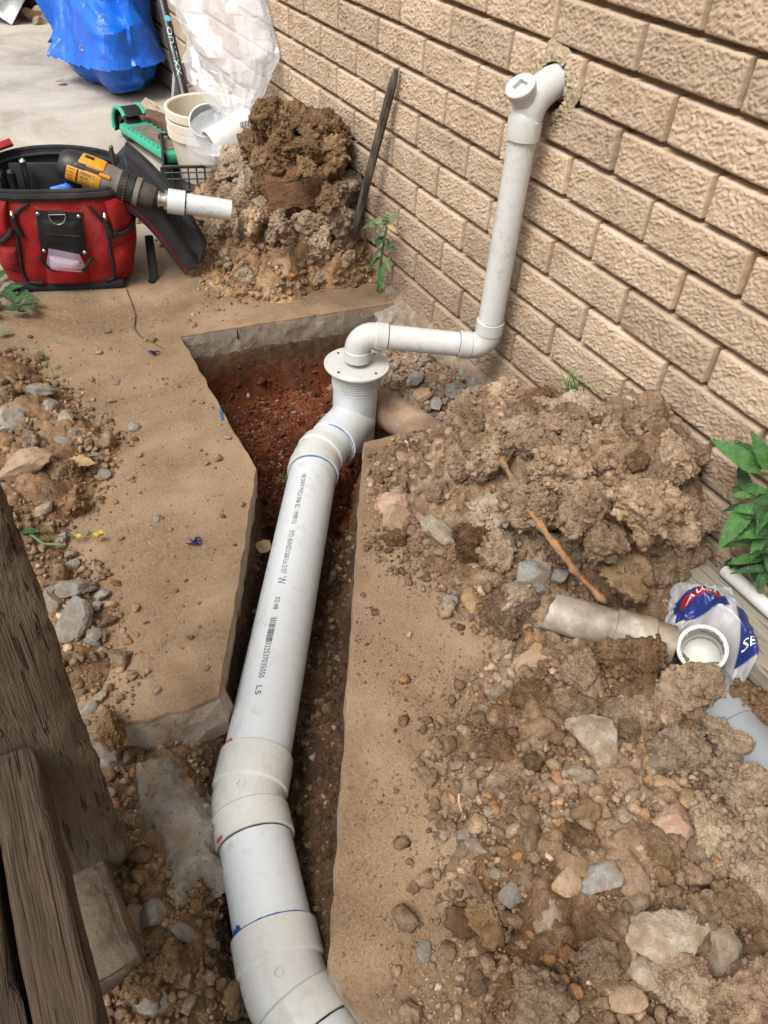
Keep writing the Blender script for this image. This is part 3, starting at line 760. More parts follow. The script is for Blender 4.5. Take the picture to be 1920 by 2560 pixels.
def rock_v(seed, sub, flat=0.6):
    v, f = ICO[sub]; r = np.random.default_rng(seed); N = r.normal(size=(11, 3)); N /= np.linalg.norm(N, axis=1)[:, None]
    dd = r.uniform(0.55, 0.95, 11); t = v @ N.T; q = np.where(t > 0.05, dd / np.maximum(t, 0.05), 9.0); d = np.minimum(q.min(1), 1.05)
    o = r.uniform(0, 50, 3)
    p = v * d[:, None]; p = p * (1 + 0.09 * fbm(p * 2.6 + o, 4))[:, None]
    if sub >= 4: p = p * (1 + 0.05 * fbm(p * 9 + o, 4) - 0.05 * billow(p * 6 + o, 2))[:, None]
    s = np.array([r.uniform(0.9, 1.35), r.uniform(0.75, 1.0), flat * r.uniform(0.8, 1.2)])
    return p * s, f
def proto(v, f, name, sharp=None):
    me = mesh_np(v, f, smooth=sharp is not None, name=name)
    if sharp: me.set_sharp_from_angle(angle=math.radians(sharp))
    return me
PRO = {}
for key in ('clod', 'clod_dark', 'clod_pale', 'clod_rust'):
    PRO[key, 1] = [proto(*crumbed_v(100 + i, 5, 620), 'clod') for i in range(5 if key == 'clod' else 3)]
    PRO[key, 0] = [proto(*crumbed_v(200 + i, 3, 60), 'clod') for i in range(5 if key == 'clod' else 3)]
    for l in (0, 1):
        for me in PRO[key, l]: me.materials.append(M[key])
for k, key in enumerate(('rock_grey', 'rock_blue', 'rock_tan', 'rock_pink', 'rock_pale', 'rock_ochre')):
    PRO[key, 1] = [proto(*rock_v(300 + 10 * k + i, 4), 'stone', 32) for i in range(3)]
    PRO[key, 0] = [proto(*rock_v(400 + 10 * k + i, 2), 'stone', 28) for i in range(3)]
    for l in (0, 1):
        for me in PRO[key, l]: me.materials.append(M[key])
SMALL = [clod_v(500 + i, 1, 0.8) for i in range(6)] + [rock_v(600 + i, 1, 0.7) for i in range(4)]
MIDS = [clod_v(520 + i, 2, 2.2) for i in range(8)] + [rock_v(620 + i, 2, 0.7) for i in range(2)]
def rotm(n, r, tilt=None):
    q = r.normal(size=(n, 4)); q /= np.linalg.norm(q, axis=1)[:, None]; w, x, y, z = q.T
    return np.stack([1 - 2 * (y * y + z * z), 2 * (x * y - z * w), 2 * (x * z + y * w), 2 * (x * y + z * w), 1 - 2 * (x * x + z * z), 2 * (y * z - x * w),
                     2 * (x * z - y * w), 2 * (y * z + x * w), 1 - 2 * (x * x + y * y)], 1).reshape(n, 3, 3)
def joined(name, P, Rad, Tint, parent=None, mat='soil', protos=None, seed=1, kind='stuff', smooth=False, **kw):
    r = np.random.default_rng(seed); protos = protos or SMALL; n = len(P); which = r.integers(len(protos), size=n); Rm = rotm(n, r)
    V = []; F = []; T = []; base = 0
    for k, (v, f) in enumerate(protos):
        idx = np.nonzero(which == k)[0]
        if len(idx) == 0: continue
        w = np.einsum('nij,vj->nvi', Rm[idx], v) * Rad[idx][:, None, None]; w[:, :, 2] *= 0.85
        w = w + P[idx][:, None, :]; m = len(v)
        V.append(w.reshape(-1, 3)); F.append((f[None] + (base + np.arange(len(idx)) * m)[:, None, None]).reshape(-1, 3)); T.append(np.repeat(Tint[idx], m, 0)); base += m * len(idx)
    me = mesh_np(np.concatenate(V), np.concatenate(F), smooth=smooth, name=name)
    vcol(me, np.concatenate(T)); return link(name, me, M[mat], parent, kind=kind, **kw)
PAL = {'brown': [((1, 1, 1), 5), ((0.70, 0.66, 0.6), 3), ((1.3, 1.3, 1.3), 3), ((1.3, 1.05, 0.75), 0.6), ((1.35, 1.5, 1.75), 0.45), ((1.9, 2.0, 2.1), 0.2), ((1.4, 1.05, 0.9), 0.2)],
       'grey': [((1.1, 1.2, 1.35), 4), ((0.9, 0.98, 1.1), 3), ((1.4, 1.5, 1.65), 2), ((1.0, 0.95, 0.9), 2), ((1.3, 0.9, 0.7), 0.6)],
       'red': [((0.62, 0.24, 0.15), 4), ((0.5, 0.22, 0.14), 3), ((0.75, 0.35, 0.22), 1), ((0.8, 0.7, 0.6), 0.3)],
       'dark': [((0.42, 0.37, 0.32), 4), ((0.33, 0.28, 0.23), 3), ((0.75, 0.68, 0.6), 2), ((1.1, 1.15, 1.2), 0.7), ((0.7, 0.5, 0.3), 0.6)],
       'pale': [((1.15, 1.08, 1.0), 5), ((0.9, 0.85, 0.76), 3), ((1.4, 1.35, 1.28), 2), ((1.3, 1.0, 0.62), 0.6), ((1.5, 1.6, 1.7), 0.4)]}
def tints(n, pal, r):
    c = np.array([q[0] for q in PAL[pal]]); w = np.array([q[1] for q in PAL[pal]], float); w /= w.sum()
    return c[r.choice(len(c), n, p=w)] * r.uniform(0.85, 1.15, (n, 1))
def sample(n, box, dens, r):
    out = []; tot = 0
    while tot < n:
        p = np.stack([r.uniform(box[0], box[1], n * 2), r.uniform(box[2], box[3], n * 2)], 1)
        k = r.random(len(p)) < dens(p[:, 0], p[:, 1]); out.append(p[k]); tot += k.sum()
        if len(out) > 200: break
    return np.concatenate(out)[:n]
def power(n, a, b, e, r):
    u = r.random(n); return (a ** (1 - e) + u * (b ** (1 - e) - a ** (1 - e))) ** (1 / (1 - e))
def place(key, p, r_, parent, lift=0.35, rs=None, squash=None, rot=None, name=None, big=None, **kw):
    rs = rs or random; lvl = 1 if (big if big is not None else r_ > 0.022) else 0
    me = PRO[key, lvl][rs.randrange(len(PRO[key, lvl]))]
    o = link(name or ('clod' if key.startswith('clod') else 'stone'), me, None, parent, **kw)
    o.location = (p[0], p[1], p[2] + r_ * lift); o.scale = (r_, r_, r_) if squash is None else (r_ * squash[0], r_ * squash[1], r_ * squash[2])
    if rot is not None: o.rotation_euler = rot
    else: o.rotation_euler = (rs.uniform(-0.5, 0.5), rs.uniform(-0.5, 0.5), rs.uniform(0, 6.28)) if key.startswith('rock') else (rs.uniform(0, 6.28), rs.uniform(0, 6.28), rs.uniform(0, 6.28))
    return o
def scatter(parent, hf, box, dens, n_obj, obj_r, n_mid, mid_r, n_small, small_r, mix, pal, seed, name='loose_soil', sink=0.3):
    r = np.random.default_rng(seed); rs = random.Random(seed)
    if n_obj:
        P = sample(n_obj, box, dens, r); R_ = power(len(P), obj_r[0], obj_r[1], 2.6, r); Z = hf(P[:, 0], P[:, 1])
        keys = [k for k, w in mix]; ws = [w for k, w in mix]
        for i in range(len(P)):
            k = rs.choices(keys, ws)[0]; place(k, (P[i, 0], P[i, 1], Z[i]), R_[i] * (0.85 if k.startswith('rock') else 1), parent, 0.28, rs)
    for nm, n_, rr, pro, e in (('crumbs', n_mid, mid_r, MIDS, 3.0), ('grit', n_small, small_r, SMALL, 2.2)):
        if n_:
            P = sample(n_, box, dens, r); R_ = power(len(P), rr[0], rr[1], e, r); Z = hf(P[:, 0], P[:, 1]) + R_ * sink
            T_ = tints(len(P), pal, r); P = np.column_stack([P, Z]); sm_ = R_ < 0.0058
            if nm == 'crumbs' and sm_.any() and (~sm_).any():
                joined(nm, P[~sm_], R_[~sm_], T_[~sm_], parent, protos=MIDS, seed=seed + 1); joined('fine_crumbs', P[sm_], R_[sm_], T_[sm_], parent, protos=SMALL, seed=seed + 2)
            else: joined(nm, P, R_, T_, parent, protos=pro, seed=seed + 1)
def heightfield(name, hf, x0, x1, y0, y1, step, mat, parent, tint=None, thr=-0.004, detail=1.0, dscale=1.0):
    gx = np.arange(x0, x1, step); gy = np.arange(y0, y1, step); X, Y = np.meshgrid(gx, gy); x = X.ravel(); y = Y.ravel()
    h = hf(x, y); a = sst(0.0, 0.03, h) * detail
    z3 = np.stack([x, y, h], 1)
    w1, _ = worley(z3 * 30 * dscale + 1.3); w2, _ = worley(z3 * 75 * dscale + 8.8)
    w3, _ = worley(z3 * 150 * dscale + 3.3)
    hh = h + a * (0.018 * fbm(z3 * 14 * dscale, 4) + 0.022 * (0.55 - w1) + 0.012 * (0.5 - w2) + 0.005 * (0.5 - w3) + 0.004 * billow(z3 * 60 * dscale, 2))
    dx = a * 0.010 * fbm(z3 * 24 + 31, 3); dy = a * 0.010 * fbm(z3 * 24 + 57, 3)
    V = np.stack([x + dx, y + dy, hh], 1); F = grid_faces(len(gx), len(gy)); keep = (h[F] > thr).any(1); F = F[keep]
    used = np.unique(F); mp = np.zeros(len(V), int); mp[used] = np.arange(len(used))
    me = mesh_np(V[used], mp[F], smooth=False, name=name); xs, ys = x[used], y[used]
    c = np.ones((len(used), 3)) * (1 + 0.22 * fbm(np.stack([xs * 9, ys * 9, 0 * xs], 1), 3))[:, None]
    if tint is not None: c = c * tint(xs, ys, hh[used])
    vcol(me, c); return link(name, me, M[mat], parent)
def gsum(x, y, L):
    h = 0 * x
    for (A, cx, cy, sx, sy) in L: h = h + A * np.exp(-((x - cx) / sx) ** 2 / 2 - ((y - cy) / sy) ** 2 / 2)
    return h

# ------------------------------------------------------------------ right heap on the slab by the wall
S0 = np.array([-0.3, 0.0, 0.1, 0.22, 0.35, 0.5, 0.6, 0.7, 0.8, 0.95, 1.15, 1.6]); D0 = np.array([0.25, 0.05, 0.02, 0.01, 0.03, 0.18, 0.25, 0.17, 0.11, 0.11, 0.13, 0.16])
RG = [(0.24, 0.27, -0.02, 0.12, 0.11), (0.13, 0.42, -0.13, 0.09, 0.09), (0.10, 0.03, -0.19, 0.09, 0.10), (0.12, 0.19, -0.24, 0.13, 0.10), (0.05, 0.36, -0.33, 0.12, 0.10), (0.035, 0.78, -0.42, 0.2, 0.2), (0.03, 0.98, -0.62, 0.2, 0.2), (-0.03, 0.70, -0.05, 0.12, 0.07), (-0.06, 0.62, -0.08, 0.09, 0.07)]
def cover(x, y):
    s, d = edge_s(x, y); d0 = np.interp(s, S0, D0) + 0.03 * perlin(np.stack([x * 9, y * 9, 0 * x + 5], 1)) + 0.018 * perlin(np.stack([x * 31, y * 31, 0 * x + 5], 1)) + 0.010 * perlin(np.stack([x * 75, y * 75, 0 * x + 5], 1))
    return sst(0.0, 0.16, d - d0) * sst(-0.165, -0.11, x + 0.02 * perlin(np.stack([y * 12, x * 5, 0 * x], 1)))
def h_right(x, y):
    c = cover(x, y)
    return c * (gsum(x, y, RG) + 0.016) - 0.012 + 0.010 * c
def dens_right(x, y):
    s, d = edge_s(x, y); d0 = np.interp(s, S0, D0); return (0.015 + 0.985 * sst(-0.05, 0.09, d - d0 + 0.05 * perlin(np.stack([x * 14, y * 14, 0 * x + 3], 1)))) * (y < -0.012) * (d > 0.012) * (x > -0.15)
def h_right0(x, y): return np.maximum(h_right(x, y), 0.0)
heapR = thing('soil_heap', 'big heap of crumbly brown clay clods and rubble dumped on the slab against the wall', 'soil heap', (0.35, -0.25, 0))
def tintR(x, y, z):
    wet = sst(-0.15, 0.35, fbm(np.stack([x * 5, y * 5, 0 * x + 2], 1), 3)) * sst(0.12, 0.02, z) * sst(0.45, 0.6, x); wet = wet[:, None]
    return np.array([1.0, 0.98, 0.95]) * (1 - wet) + wet * np.array([0.62, 0.52, 0.40])
heightfield('mound', h_right, -0.2, 1.5, -1.02, 0.004, 0.0042, 'soil', heapR, tintR)
rs = random.Random(5)
# the clods and stones one can tell apart in the photograph
def pz(x, y, hf, it=4):
    z = 0.03
    for _ in range(it):
        p = g(x, y, z); z = float(hf(np.array([p.x]), np.array([p.y]))[0])
    return p
bigR = [(1570, 1030, .062, 'clod'), (1650, 1010, .055, 'clod'), (1480, 1090, .05, 'clod'), (1390, 1200, .06, 'clod'), (1540, 1170, .07, 'clod'), (1660, 1130, .06, 'clod'), (1740, 1110, .045, 'clod'), (1760, 1220, .05, 'clod'),
        (1250, 1030, .042, 'clod'), (1180, 1090, .04, 'clod'), (1300, 1100, .045, 'clod_pale'), (1230, 1150, .05, 'clod'), (1150, 1180, .035, 'clod'), (1330, 1300, .055, 'clod'), (1460, 1290, .05, 'clod'), (1610, 1290, .06, 'clod'), (1720, 1310, .045, 'clod'),
        (1230, 1290, .048, 'clod_pale'), (1090, 1240, .03, 'clod'), (1010, 1150, .02, 'rock_tan'), (1190, 1365, .05, 'clod_dark'), (1100, 1340, .048, 'rock_pale'), (985, 1268, .038, 'rock_pink'), (985, 1312, .046, 'rock_tan'), (985, 1352, .024, 'clod_rust'),
        (1335, 1450, .040, 'rock_blue'), (1300, 1510, .035, 'clod_pale'), (1178, 1505, .027, 'rock_ochre'), (1400, 1440, .02, 'rock_blue'), (1560, 1430, .05, 'clod_rust'), (1500, 1370, .04, 'clod'), (1290, 1480, .028, 'rock_pale'), (1250, 1560, .04, 'clod'),
        (1570, 1660, .062, 'clod_dark'), (1695, 1740, .052, 'clod'), (1660, 1790, .03, 'clod'), (1850, 1800, .052, 'clod_dark'), (1890, 1740, .03, 'clod'), (1440, 1690, .04, 'clod'), (1330, 1660, .03, 'rock_tan'), (1350, 1640, .022, 'rock_ochre'), (1470, 1730, .022, 'rock_blue'),
        (1430, 1780, .035, 'clod'), (1320, 1750, .03, 'clod_dark'), (1540, 1790, .033, 'clod'), (1620, 1800, .036, 'clod'), (1480, 1850, .046, 'rock_pale'), (1250, 1870, .027, 'clod_dark'), (1450, 1940, .022, 'rock_pale'), (1660, 1960, .018, 'rock_ochre'), (1720, 2000, .022, 'rock_ochre'),
        (1690, 1880, .045, 'clod_pale'), (1800, 1870, .04, 'clod_pale'), (1840, 1980, .05, 'clod_pale'), (1780, 2080, .045, 'clod_pale'), (1900, 2100, .05, 'clod_pale'), (1880, 2200, .05, 'clod_pale'), (1690, 2060, .03, 'rock_pink'), (1500, 2200, .030, 'rock_blue'), (1430, 2160, .02, 'rock_ochre'), (1420, 2200, .025, 'rock_tan'),
        (1590, 2220, .024, 'rock_tan'), (1660, 2350, .052, 'rock_pale'), (1790, 2380, .035, 'rock_pale'), (1740, 2310, .028, 'clod'), (1370, 2290, .03, 'rock_pale'), (1210, 2300, .026, 'clod_rust'), (1225, 2335, .022, 'clod_rust'), (1160, 2310, .022, 'clod_dark'), (1190, 2120, .018, 'rock_pale'),
        (1130, 2120, .016, 'rock_tan'), (1160, 2090, .014, 'rock_grey'), (1340, 2500, .036, 'clod'), (1560, 2500, .022, 'rock_tan'), (1700, 2480, .04, 'clod_pale'), (1850, 2500, .045, 'clod'), (1450, 2100, .024, 'clod_dark'), (1460, 2040, .022, 'clod_rust'), (1560, 2050, .02, 'rock_pale'),
        (1550, 2320, .02, 'clod'), (1500, 2420, .03, 'clod'), (1280, 2240, .02, 'rock_blue'), (1010, 2300, .016, 'clod'), (1060, 2380, .012, 'rock_grey'), (1640, 2140, .025, 'clod_rust'), (1330, 2100, .018, 'clod'), (1610, 2430, .028, 'rock_pale'), (1830, 2260, .035, 'clod_rust')]
for (a, b, r_, k) in bigR:
    p = pz(a, b, h_right0); place(k, p, r_, heapR, 0.14 if k.startswith('rock') else 0.30, rs)
scatter(heapR, h_right0, (-0.16, 1.3, -0.95, -0.01), dens_right, 165, (0.011, 0.03), 11000, (0.0038, 0.014), 22000, (0.0014, 0.0042),
        [('clod', 8), ('clod_dark', 1.6), ('clod_pale', 4), ('clod_rust', 0.7), ('rock_grey', 1.2), ('rock_blue', 0.9), ('rock_tan', 1.8), ('rock_pale', 1.5), ('rock_ochre', 0.6)], 'brown', 11)

rx = np.random.default_rng(77); PX = sample(56, (-0.12, 0.56, -0.42, -0.04), lambda x, y: sst(0.05, 0.14, h_right(x, y)), rx)
for q in PX:
    z = float(h_right0(q[:1], q[1:])[0]); place(rs.choices(('clod', 'clod_pale', 'clod_dark'), (7, 2, 1))[0], (q[0], q[1], z), rx.uniform(0.018, 0.042), heapR, 0.30, rs, big=True)

# ------------------------------------------------------------------ heap behind the pit
BG = [(0.25, -1.22, -0.03, 0.18, 0.12), (0.24, -1.50, -0.14, 0.17, 0.11), (0.15, -1.13, -0.20, 0.12, 0.10), (0.08, -1.22, -0.36, 0.14, 0.07), (0.05, -1.0, -0.2, 0.10, 0.12), (0.055, -1.02, -0.34, 0.12, 0.08)]
def h_back(x, y): return gsum(x, y, BG) * sst(-0.85, -0.93, x - 0.06 * perlin(np.stack([y * 8, x * 3, 0 * x], 1))) - 0.022
heapB = thing('soil_heap', 'tall heap of clay soil behind the pit, dark and reddish near its top', 'soil heap', (-1.25, -0.2, 0))
def tintB(x, y, z):
    w = sst(0.13, 0.26, z + 0.05 * fbm(np.stack([x * 7, y * 7, 0 * x], 1), 2))[:, None]
    return np.array([1.22, 1.12, 1.0]) * (1 - w) + w * np.array([0.60, 0.50, 0.40])
heightfield('mound', h_back, -1.85, -0.84, -0.56, 0.004, 0.0055, 'soil', heapB, tintB, detail=1.5, dscale=0.8)
def h_back0(x, y): return np.maximum(h_back(x, y), 0)
rsb = random.Random(6)
for (xx, yy, r_, k, lf) in [(-1.24, -.06, .06, 'clod_dark', .25), (-1.35, -.09, .055, 'clod_dark', .3), (-1.46, -.13, .06, 'clod_dark', .3), (-1.30, -.13, .07, 'clod_dark', .2), (-1.18, -.10, .05, 'clod_dark', .3), (-1.53, -.2, .05, 'clod_pale', .3), (-1.43, -.24, .06, 'clod_pale', .3),
        (-1.31, -.30, .055, 'clod_pale', .3), (-1.18, -.28, .06, 'clod_pale', .3), (-1.06, -.26, .05, 'clod_pale', .3), (-1.08, -.15, .045, 'clod_pale', .3), (-1.30, -.38, .04, 'clod_pale', .3), (-1.20, -.38, .038, 'clod_pale', .3), (-1.08, -.36, .035, 'clod_pale', .3), (-1.0, -.3, .03, 'clod_pale', .3), (-1.0, -.16, .035, 'clod_pale', .3), (-.95, -.08, .035, 'clod', .3), (-1.4, -.36, .04, 'clod', .3)]:
    z = float(h_back0(np.array([xx]), np.array([yy]))[0]); place(k, (xx, yy, z), r_, heapB, lf, rsb)
PXb = sample(44, (-1.66, -0.95, -0.42, -0.03), lambda x, y: sst(0.06, 0.16, h_back(x, y)), rx)
for q in PXb:
    z = float(h_back0(q[:1], q[1:])[0]); place('clod_dark' if z > 0.19 else rsb.choice(('clod_pale', 'clod', 'clod')), (q[0], q[1], z), rx.uniform(0.028, 0.058), heapB, 0.25, rsb, big=True)
M['clod_red'] = soil('smeared_red_clay', (0.055, 0.03, 0.017), (0.115, 0.062, 0.034), (0.20, 0.098, 0.056), rnd=True, bmp=0.002)
vv, ff = clod_v(777, 6, 0.8); vv[:, 0] = np.minimum(vv[:, 0], 0.42 + 0.03 * fbm(vv * 5, 3)); me = proto(vv, ff, 'clod')
o = link('clod', me, M['clod_red'], heapB, label='large clod with a smooth smeared red face'); p = wl(735, 492, -0.235); o.location = p; o.scale = (0.09, 0.115, 0.095)
for (a, b, Y_, r_) in ((660, 520, -.30, .035), (700, 565, -.31, .04), (770, 560, -.29, .038), (820, 500, -.22, .04), (820, 540, -.22, .035), (650, 460, -.29, .035), (690, 425, -.27, .03), (760, 425, -.24, .035), (610, 520, -.33, .04), (800, 600, -.27, .035)):
    q = wl(a, b, Y_); place('clod_pale' if b > 500 else 'clod_dark', q, r_, heapB, 0.0, rsb, big=True)
for (a, b, Y_, r_) in ((690, 312, -.17, .065), (750, 305, -.12, .06), (800, 308, -.08, .06), (845, 335, -.055, .06), (640, 360, -.21, .06), (710, 375, -.19, .06), (770, 375, -.15, .065), (830, 395, -.10, .065), (860, 470, -.07, .06), (690, 420, -.22, .06), (850, 560, -.10, .055), (600, 430, -.26, .06)):
    q = wl(a, b, Y_); place('clod_dark' if b < 430 else 'clod_pale', q, r_, heapB, 0.0, rsb, big=True); o.rotation_euler = (0, -0.35, -0.45)
scatter(heapB, h_back0, (-1.8, -0.86, -0.55, -0.01), lambda x, y: sst(-0.024, 0.03, h_back(x, y)) + 0.02 * (y < -0.02), 150, (0.010, 0.032), 2600, (0.005, 0.014), 4200, (0.0022, 0.005), [('clod_pale', 8), ('clod', 4), ('clod_dark', 1), ('rock_pale', 0.7), ('rock_ochre', 0.4)], 'pale', 21)

# ------------------------------------------------------------------ rubble along the left edge of the path
LP = np.array([(-0.95, -1.45), (-0.88, -1.05), (-0.74, -0.985), (-0.52, -0.93), (-0.36, -0.90), (-0.24, -0.96), (-0.10, -1.06), (0.08, -1.03), (0.22, -1.04), (0.33, -1.07), (0.36, -1.5)])
def h_left(x, y):
    d = poly_dist(x, y, LP) + 0.02 * perlin(np.stack([x * 9, y * 9, 0 * x + 2], 1)); c = sst(0.0, 0.12, d) * sst(0.35, 0.22, x)
    return c * (0.024 + 0.02 * sst(0.0, -0.3, x) + 0.02 * perlin(np.stack([x * 6, y * 6, 0 * x], 1))) - 0.008
def h_left0(x, y): return np.maximum(h_left(x, y), 0)
def dens_left(x, y): return (poly_dist(x, y, HOLE) < -0.012) * 0.035 + sst(-0.03, 0.07, poly_dist(x, y, LP) + 0.03 * perlin(np.stack([x * 9, y * 9, 0 * x + 2], 1)))
heapL = thing('rubble_strip', 'low strip of brown crumbs and broken stones along the left edge of the path', 'rubble', (-0.3, -1.15, 0))
heightfield('mound', h_left, -1.0, 0.38, -1.5, -0.86, 0.005, 'soil', heapL, lambda x, y, z: np.array([0.9, 0.82, 0.7]))
rsl = random.Random(8)
def h_slab(x, y): return 0 * x
for (a, b, r_, k) in [(100, 985, .034, 'rock_grey'), (128, 1022, .028, 'rock_grey'), (170, 1060, .024, 'rock_pale'), (30, 1060, .04, 'rock_grey'), (60, 1180, .055, 'rock_tan'), (20, 1000, .03, 'clod'), (130, 1160, .02, 'rock_blue'), (160, 1110, .022, 'rock_blue'), (120, 1240, .02, 'clod'), (150, 1190, .03, 'clod_rust'),
        (265, 1190, .018, 'rock_grey'), (280, 1005, .012, 'rock_blue'), (337, 1070, .016, 'rock_grey'), (290, 960, .01, 'rock_blue'), (110, 1280, .02, 'rock_pale'), (190, 1270, .03, 'clod_rust'), (180, 1390, .014, 'rock_pale'), (178, 1418, .016, 'rock_blue'), (150, 1440, .02, 'clod_rust'), (80, 1110, .025, 'clod_pale'),
        (130, 1480, .018, 'rock_blue'), (190, 1480, .036, 'rock_grey'), (260, 1490, .018, 'rock_blue'), (180, 1560, .040, 'rock_grey'), (240, 1520, .016, 'rock_pale'), (275, 1515, .014, 'rock_ochre'), (240, 1590, .02, 'rock_blue'), (130, 1510, .024, 'rock_pale'), (235, 1610, .016, 'rock_blue'),
        (250, 1745, .014, 'rock_pale'), (390, 1730, .010, 'rock_pale'), (225, 1775, .016, 'rock_grey'), (270, 1840, .03, 'clod_rust'), (300, 1850, .014, 'rock_ochre'), (390, 1300, .008, 'rock_blue'), (620, 990, .006, 'rock_blue'), (265, 1110, .02, 'clod'), (350, 1140, .008, 'rock_pale')]:
    p = pz(a, b, h_left0); place(k, p, r_, heapL, 0.25, rsl)
scatter(heapL, h_left0, (-0.92, 0.34, -1.35, -0.55), dens_left, 120, (0.008, 0.022), 2200, (0.004, 0.011), 6500, (0.0014, 0.0042), [('clod', 6), ('clod_rust', 3), ('rock_grey', 1.5), ('rock_blue', 0.8), ('rock_tan', 1.5), ('rock_pale', 0.8)], 'brown', 31)

# ------------------------------------------------------------------ stones and crumbs in the trench, the pit and on the bench
def h_gr(x, y): return ground_h(x, y, True)[0]
trench = thing('trench_spoil', 'dark damp crumbs and small stones lying on the trench floor beside the pipe', 'soil', (0.2, -0.75, -0.15))
def d_tr(x, y): return (poly_dist(x, y, HOLE) > 0.008) * (x > -0.1) * 1.0
scatter(trench, h_gr, (-0.1, 1.1, -1.2, -0.5), d_tr, 70, (0.008, 0.02), 2000, (0.004, 0.010), 4500, (0.0015, 0.004), [('clod_dark', 6), ('rock_grey', 1.2), ('rock_blue', 0.8), ('rock_tan', 0.6), ('rock_pale', 0.5)], 'dark', 41)
pit = thing('pit_spoil', 'red damp clay crumbs on the floor of the square pit', 'soil', (-0.45, -0.45, -0.19))
def d_pit(x, y): return (poly_dist(x, y, HOLE) > 0.008) * (x < -0.05) * (y < -0.25) * 1.0
M['clod_pit'] = soil('red_pit_clay', (0.07, 0.02, 0.01), (0.14, 0.045, 0.022), (0.21, 0.08, 0.045), rnd=True)
for key in ('clod_pit',):
    for l in (0, 1):
        PRO[key, l] = []
        for me in PRO['clod_rust', l]:
            m2 = me.copy(); m2.materials.clear(); m2.materials.append(M['clod_pit']); PRO[key, l].append(m2)
scatter(pit, h_gr, (-0.76, 0.0, -0.7, -0.2), d_pit, 50, (0.008, 0.02), 1800, (0.004, 0.010), 3000, (0.0015, 0.004), [('clod_pit', 6), ('rock_grey', 0.3), ('rock_tan', 0.2)], 'red', 51)
# white PVC swarf dropped in the pit and on the slab
rw = np.random.default_rng(3); P = sample(420, (-0.76, 0.1, -0.75, -0.2), lambda x, y: (poly_dist(x, y, HOLE) > 0.02) * (y < -0.27) * (0.25 + 0.75 * (x < -0.2)), rw)
sw = MB()
for q in P:
    z = float(h_gr(np.array([q[0]]), np.array([q[1]]))[0]) + 0.003; a = rw.uniform(0, 6.3); L = rw.uniform(0.002, 0.006)
    p0 = Vector((q[0], q[1], z)); d = Vector((math.cos(a), math.sin(a), rw.uniform(-0.3, 0.6))); sw.tube([p0, p0 + d * L, p0 + d * L * 1.6 + Vector((rw.normal(), rw.normal(), rw.normal())) * 0.0012], 0.0004, 4)
M['swarf'] = plain('white_swarf', (0.72, 0.72, 0.70), 0.6)
sw.build('plastic_swarf', M['swarf'], pit, kind='stuff')
bench = thing('rubble_bench', 'grey broken stones and gravel between the pit and the foot of the wall', 'rubble', (-0.4, -0.12, -0.04))
def d_bn(x, y): return (x > -0.72) * (x < -0.165) * (y > -0.25) * (y < -0.015) * 1.0
rsg = random.Random(4)
for (a, b, r_, k) in [(925, 860, .02, 'rock_pink'), (1015, 900, .022, 'rock_pale'), (1060, 905, .02, 'rock_grey'), (1120, 910, .014, 'rock_blue'), (1035, 950, .026, 'rock_grey'), (995, 945, .022, 'rock_pale'), (1060, 990, .028, 'rock_tan'), (1140, 980, .034, 'rock_blue'), (1195, 975, .034, 'rock_blue'), (1100, 940, .018, 'rock_pale'), (1090, 1010, .018, 'rock_grey'), (985, 985, .016, 'rock_blue'), (1100, 1045, .014, 'rock_blue'), (1150, 1030, .02, 'rock_grey'), (1190, 905, .025, 'rock_pink'), (1170, 870, .02, 'clod_pit')]:
    p = g(a, b, -0.035); place(k, (p.x, p.y, -0.04), r_, bench, 0.3, rsg)
scatter(bench, h_gr, (-0.72, -0.16, -0.25, -0.01), d_bn, 185, (0.008, 0.022), 1700, (0.004, 0.011), 2200, (0.0018, 0.0045), [('rock_grey', 5), ('rock_pale', 3), ('rock_blue', 2), ('rock_tan', 2), ('rock_pink', 0.6), ('clod', 1.5)], 'grey', 61)
front = thing('loose_soil', 'loose ochre clay lumps between the fence and the pipe', 'soil', (0.6, -1.12, -0.04))
def d_fr(x, y): return (np.hypot((x - 0.50) / 0.13, (y + 1.065) / 0.062) > 0.9) * (x > 0.37) * (poly_dist(x, y, HOLE) < 0.06) * (y < -1.0) * 1.0
for (a, b, r_, k) in [(330, 2300, .024, 'rock_tan'), (385, 2290, .022, 'rock_grey'), (370, 2450, .03, 'clod_rust'), (430, 2400, .03, 'clod_rust'), (270, 2400, .012, 'rock_tan'), (380, 2500, .02, 'rock_grey'), (460, 2330, .016, 'rock_blue'), (330, 1870, .02, 'clod_rust'), (275, 1900, .028, 'rock_grey'), (580, 2480, .016, 'rock_blue'), (470, 2500, .014, 'rock_pale'), (305, 2370, .016, 'clod_rust'), (355, 2200, .02, 'clod_rust'), (375, 2240, .022, 'clod_rust'), (330, 2240, .02, 'clod_rust'), (350, 2150, .018, 'clod_rust')]:
    p = g(a, b, -0.04); place(k, (p.x, p.y, float(h_gr(np.array([p.x]), np.array([p.y]))[0])), r_, front, 0.3, rsg)
scatter(front, h_gr, (0.37, 1.1, -1.36, -0.98), d_fr, 130, (0.007, 0.022), 2200, (0.004, 0.010), 3500, (0.0015, 0.004), [('clod_rust', 6), ('clod', 4), ('rock_tan', 1), ('rock_grey', 0.8)], 'brown', 71)
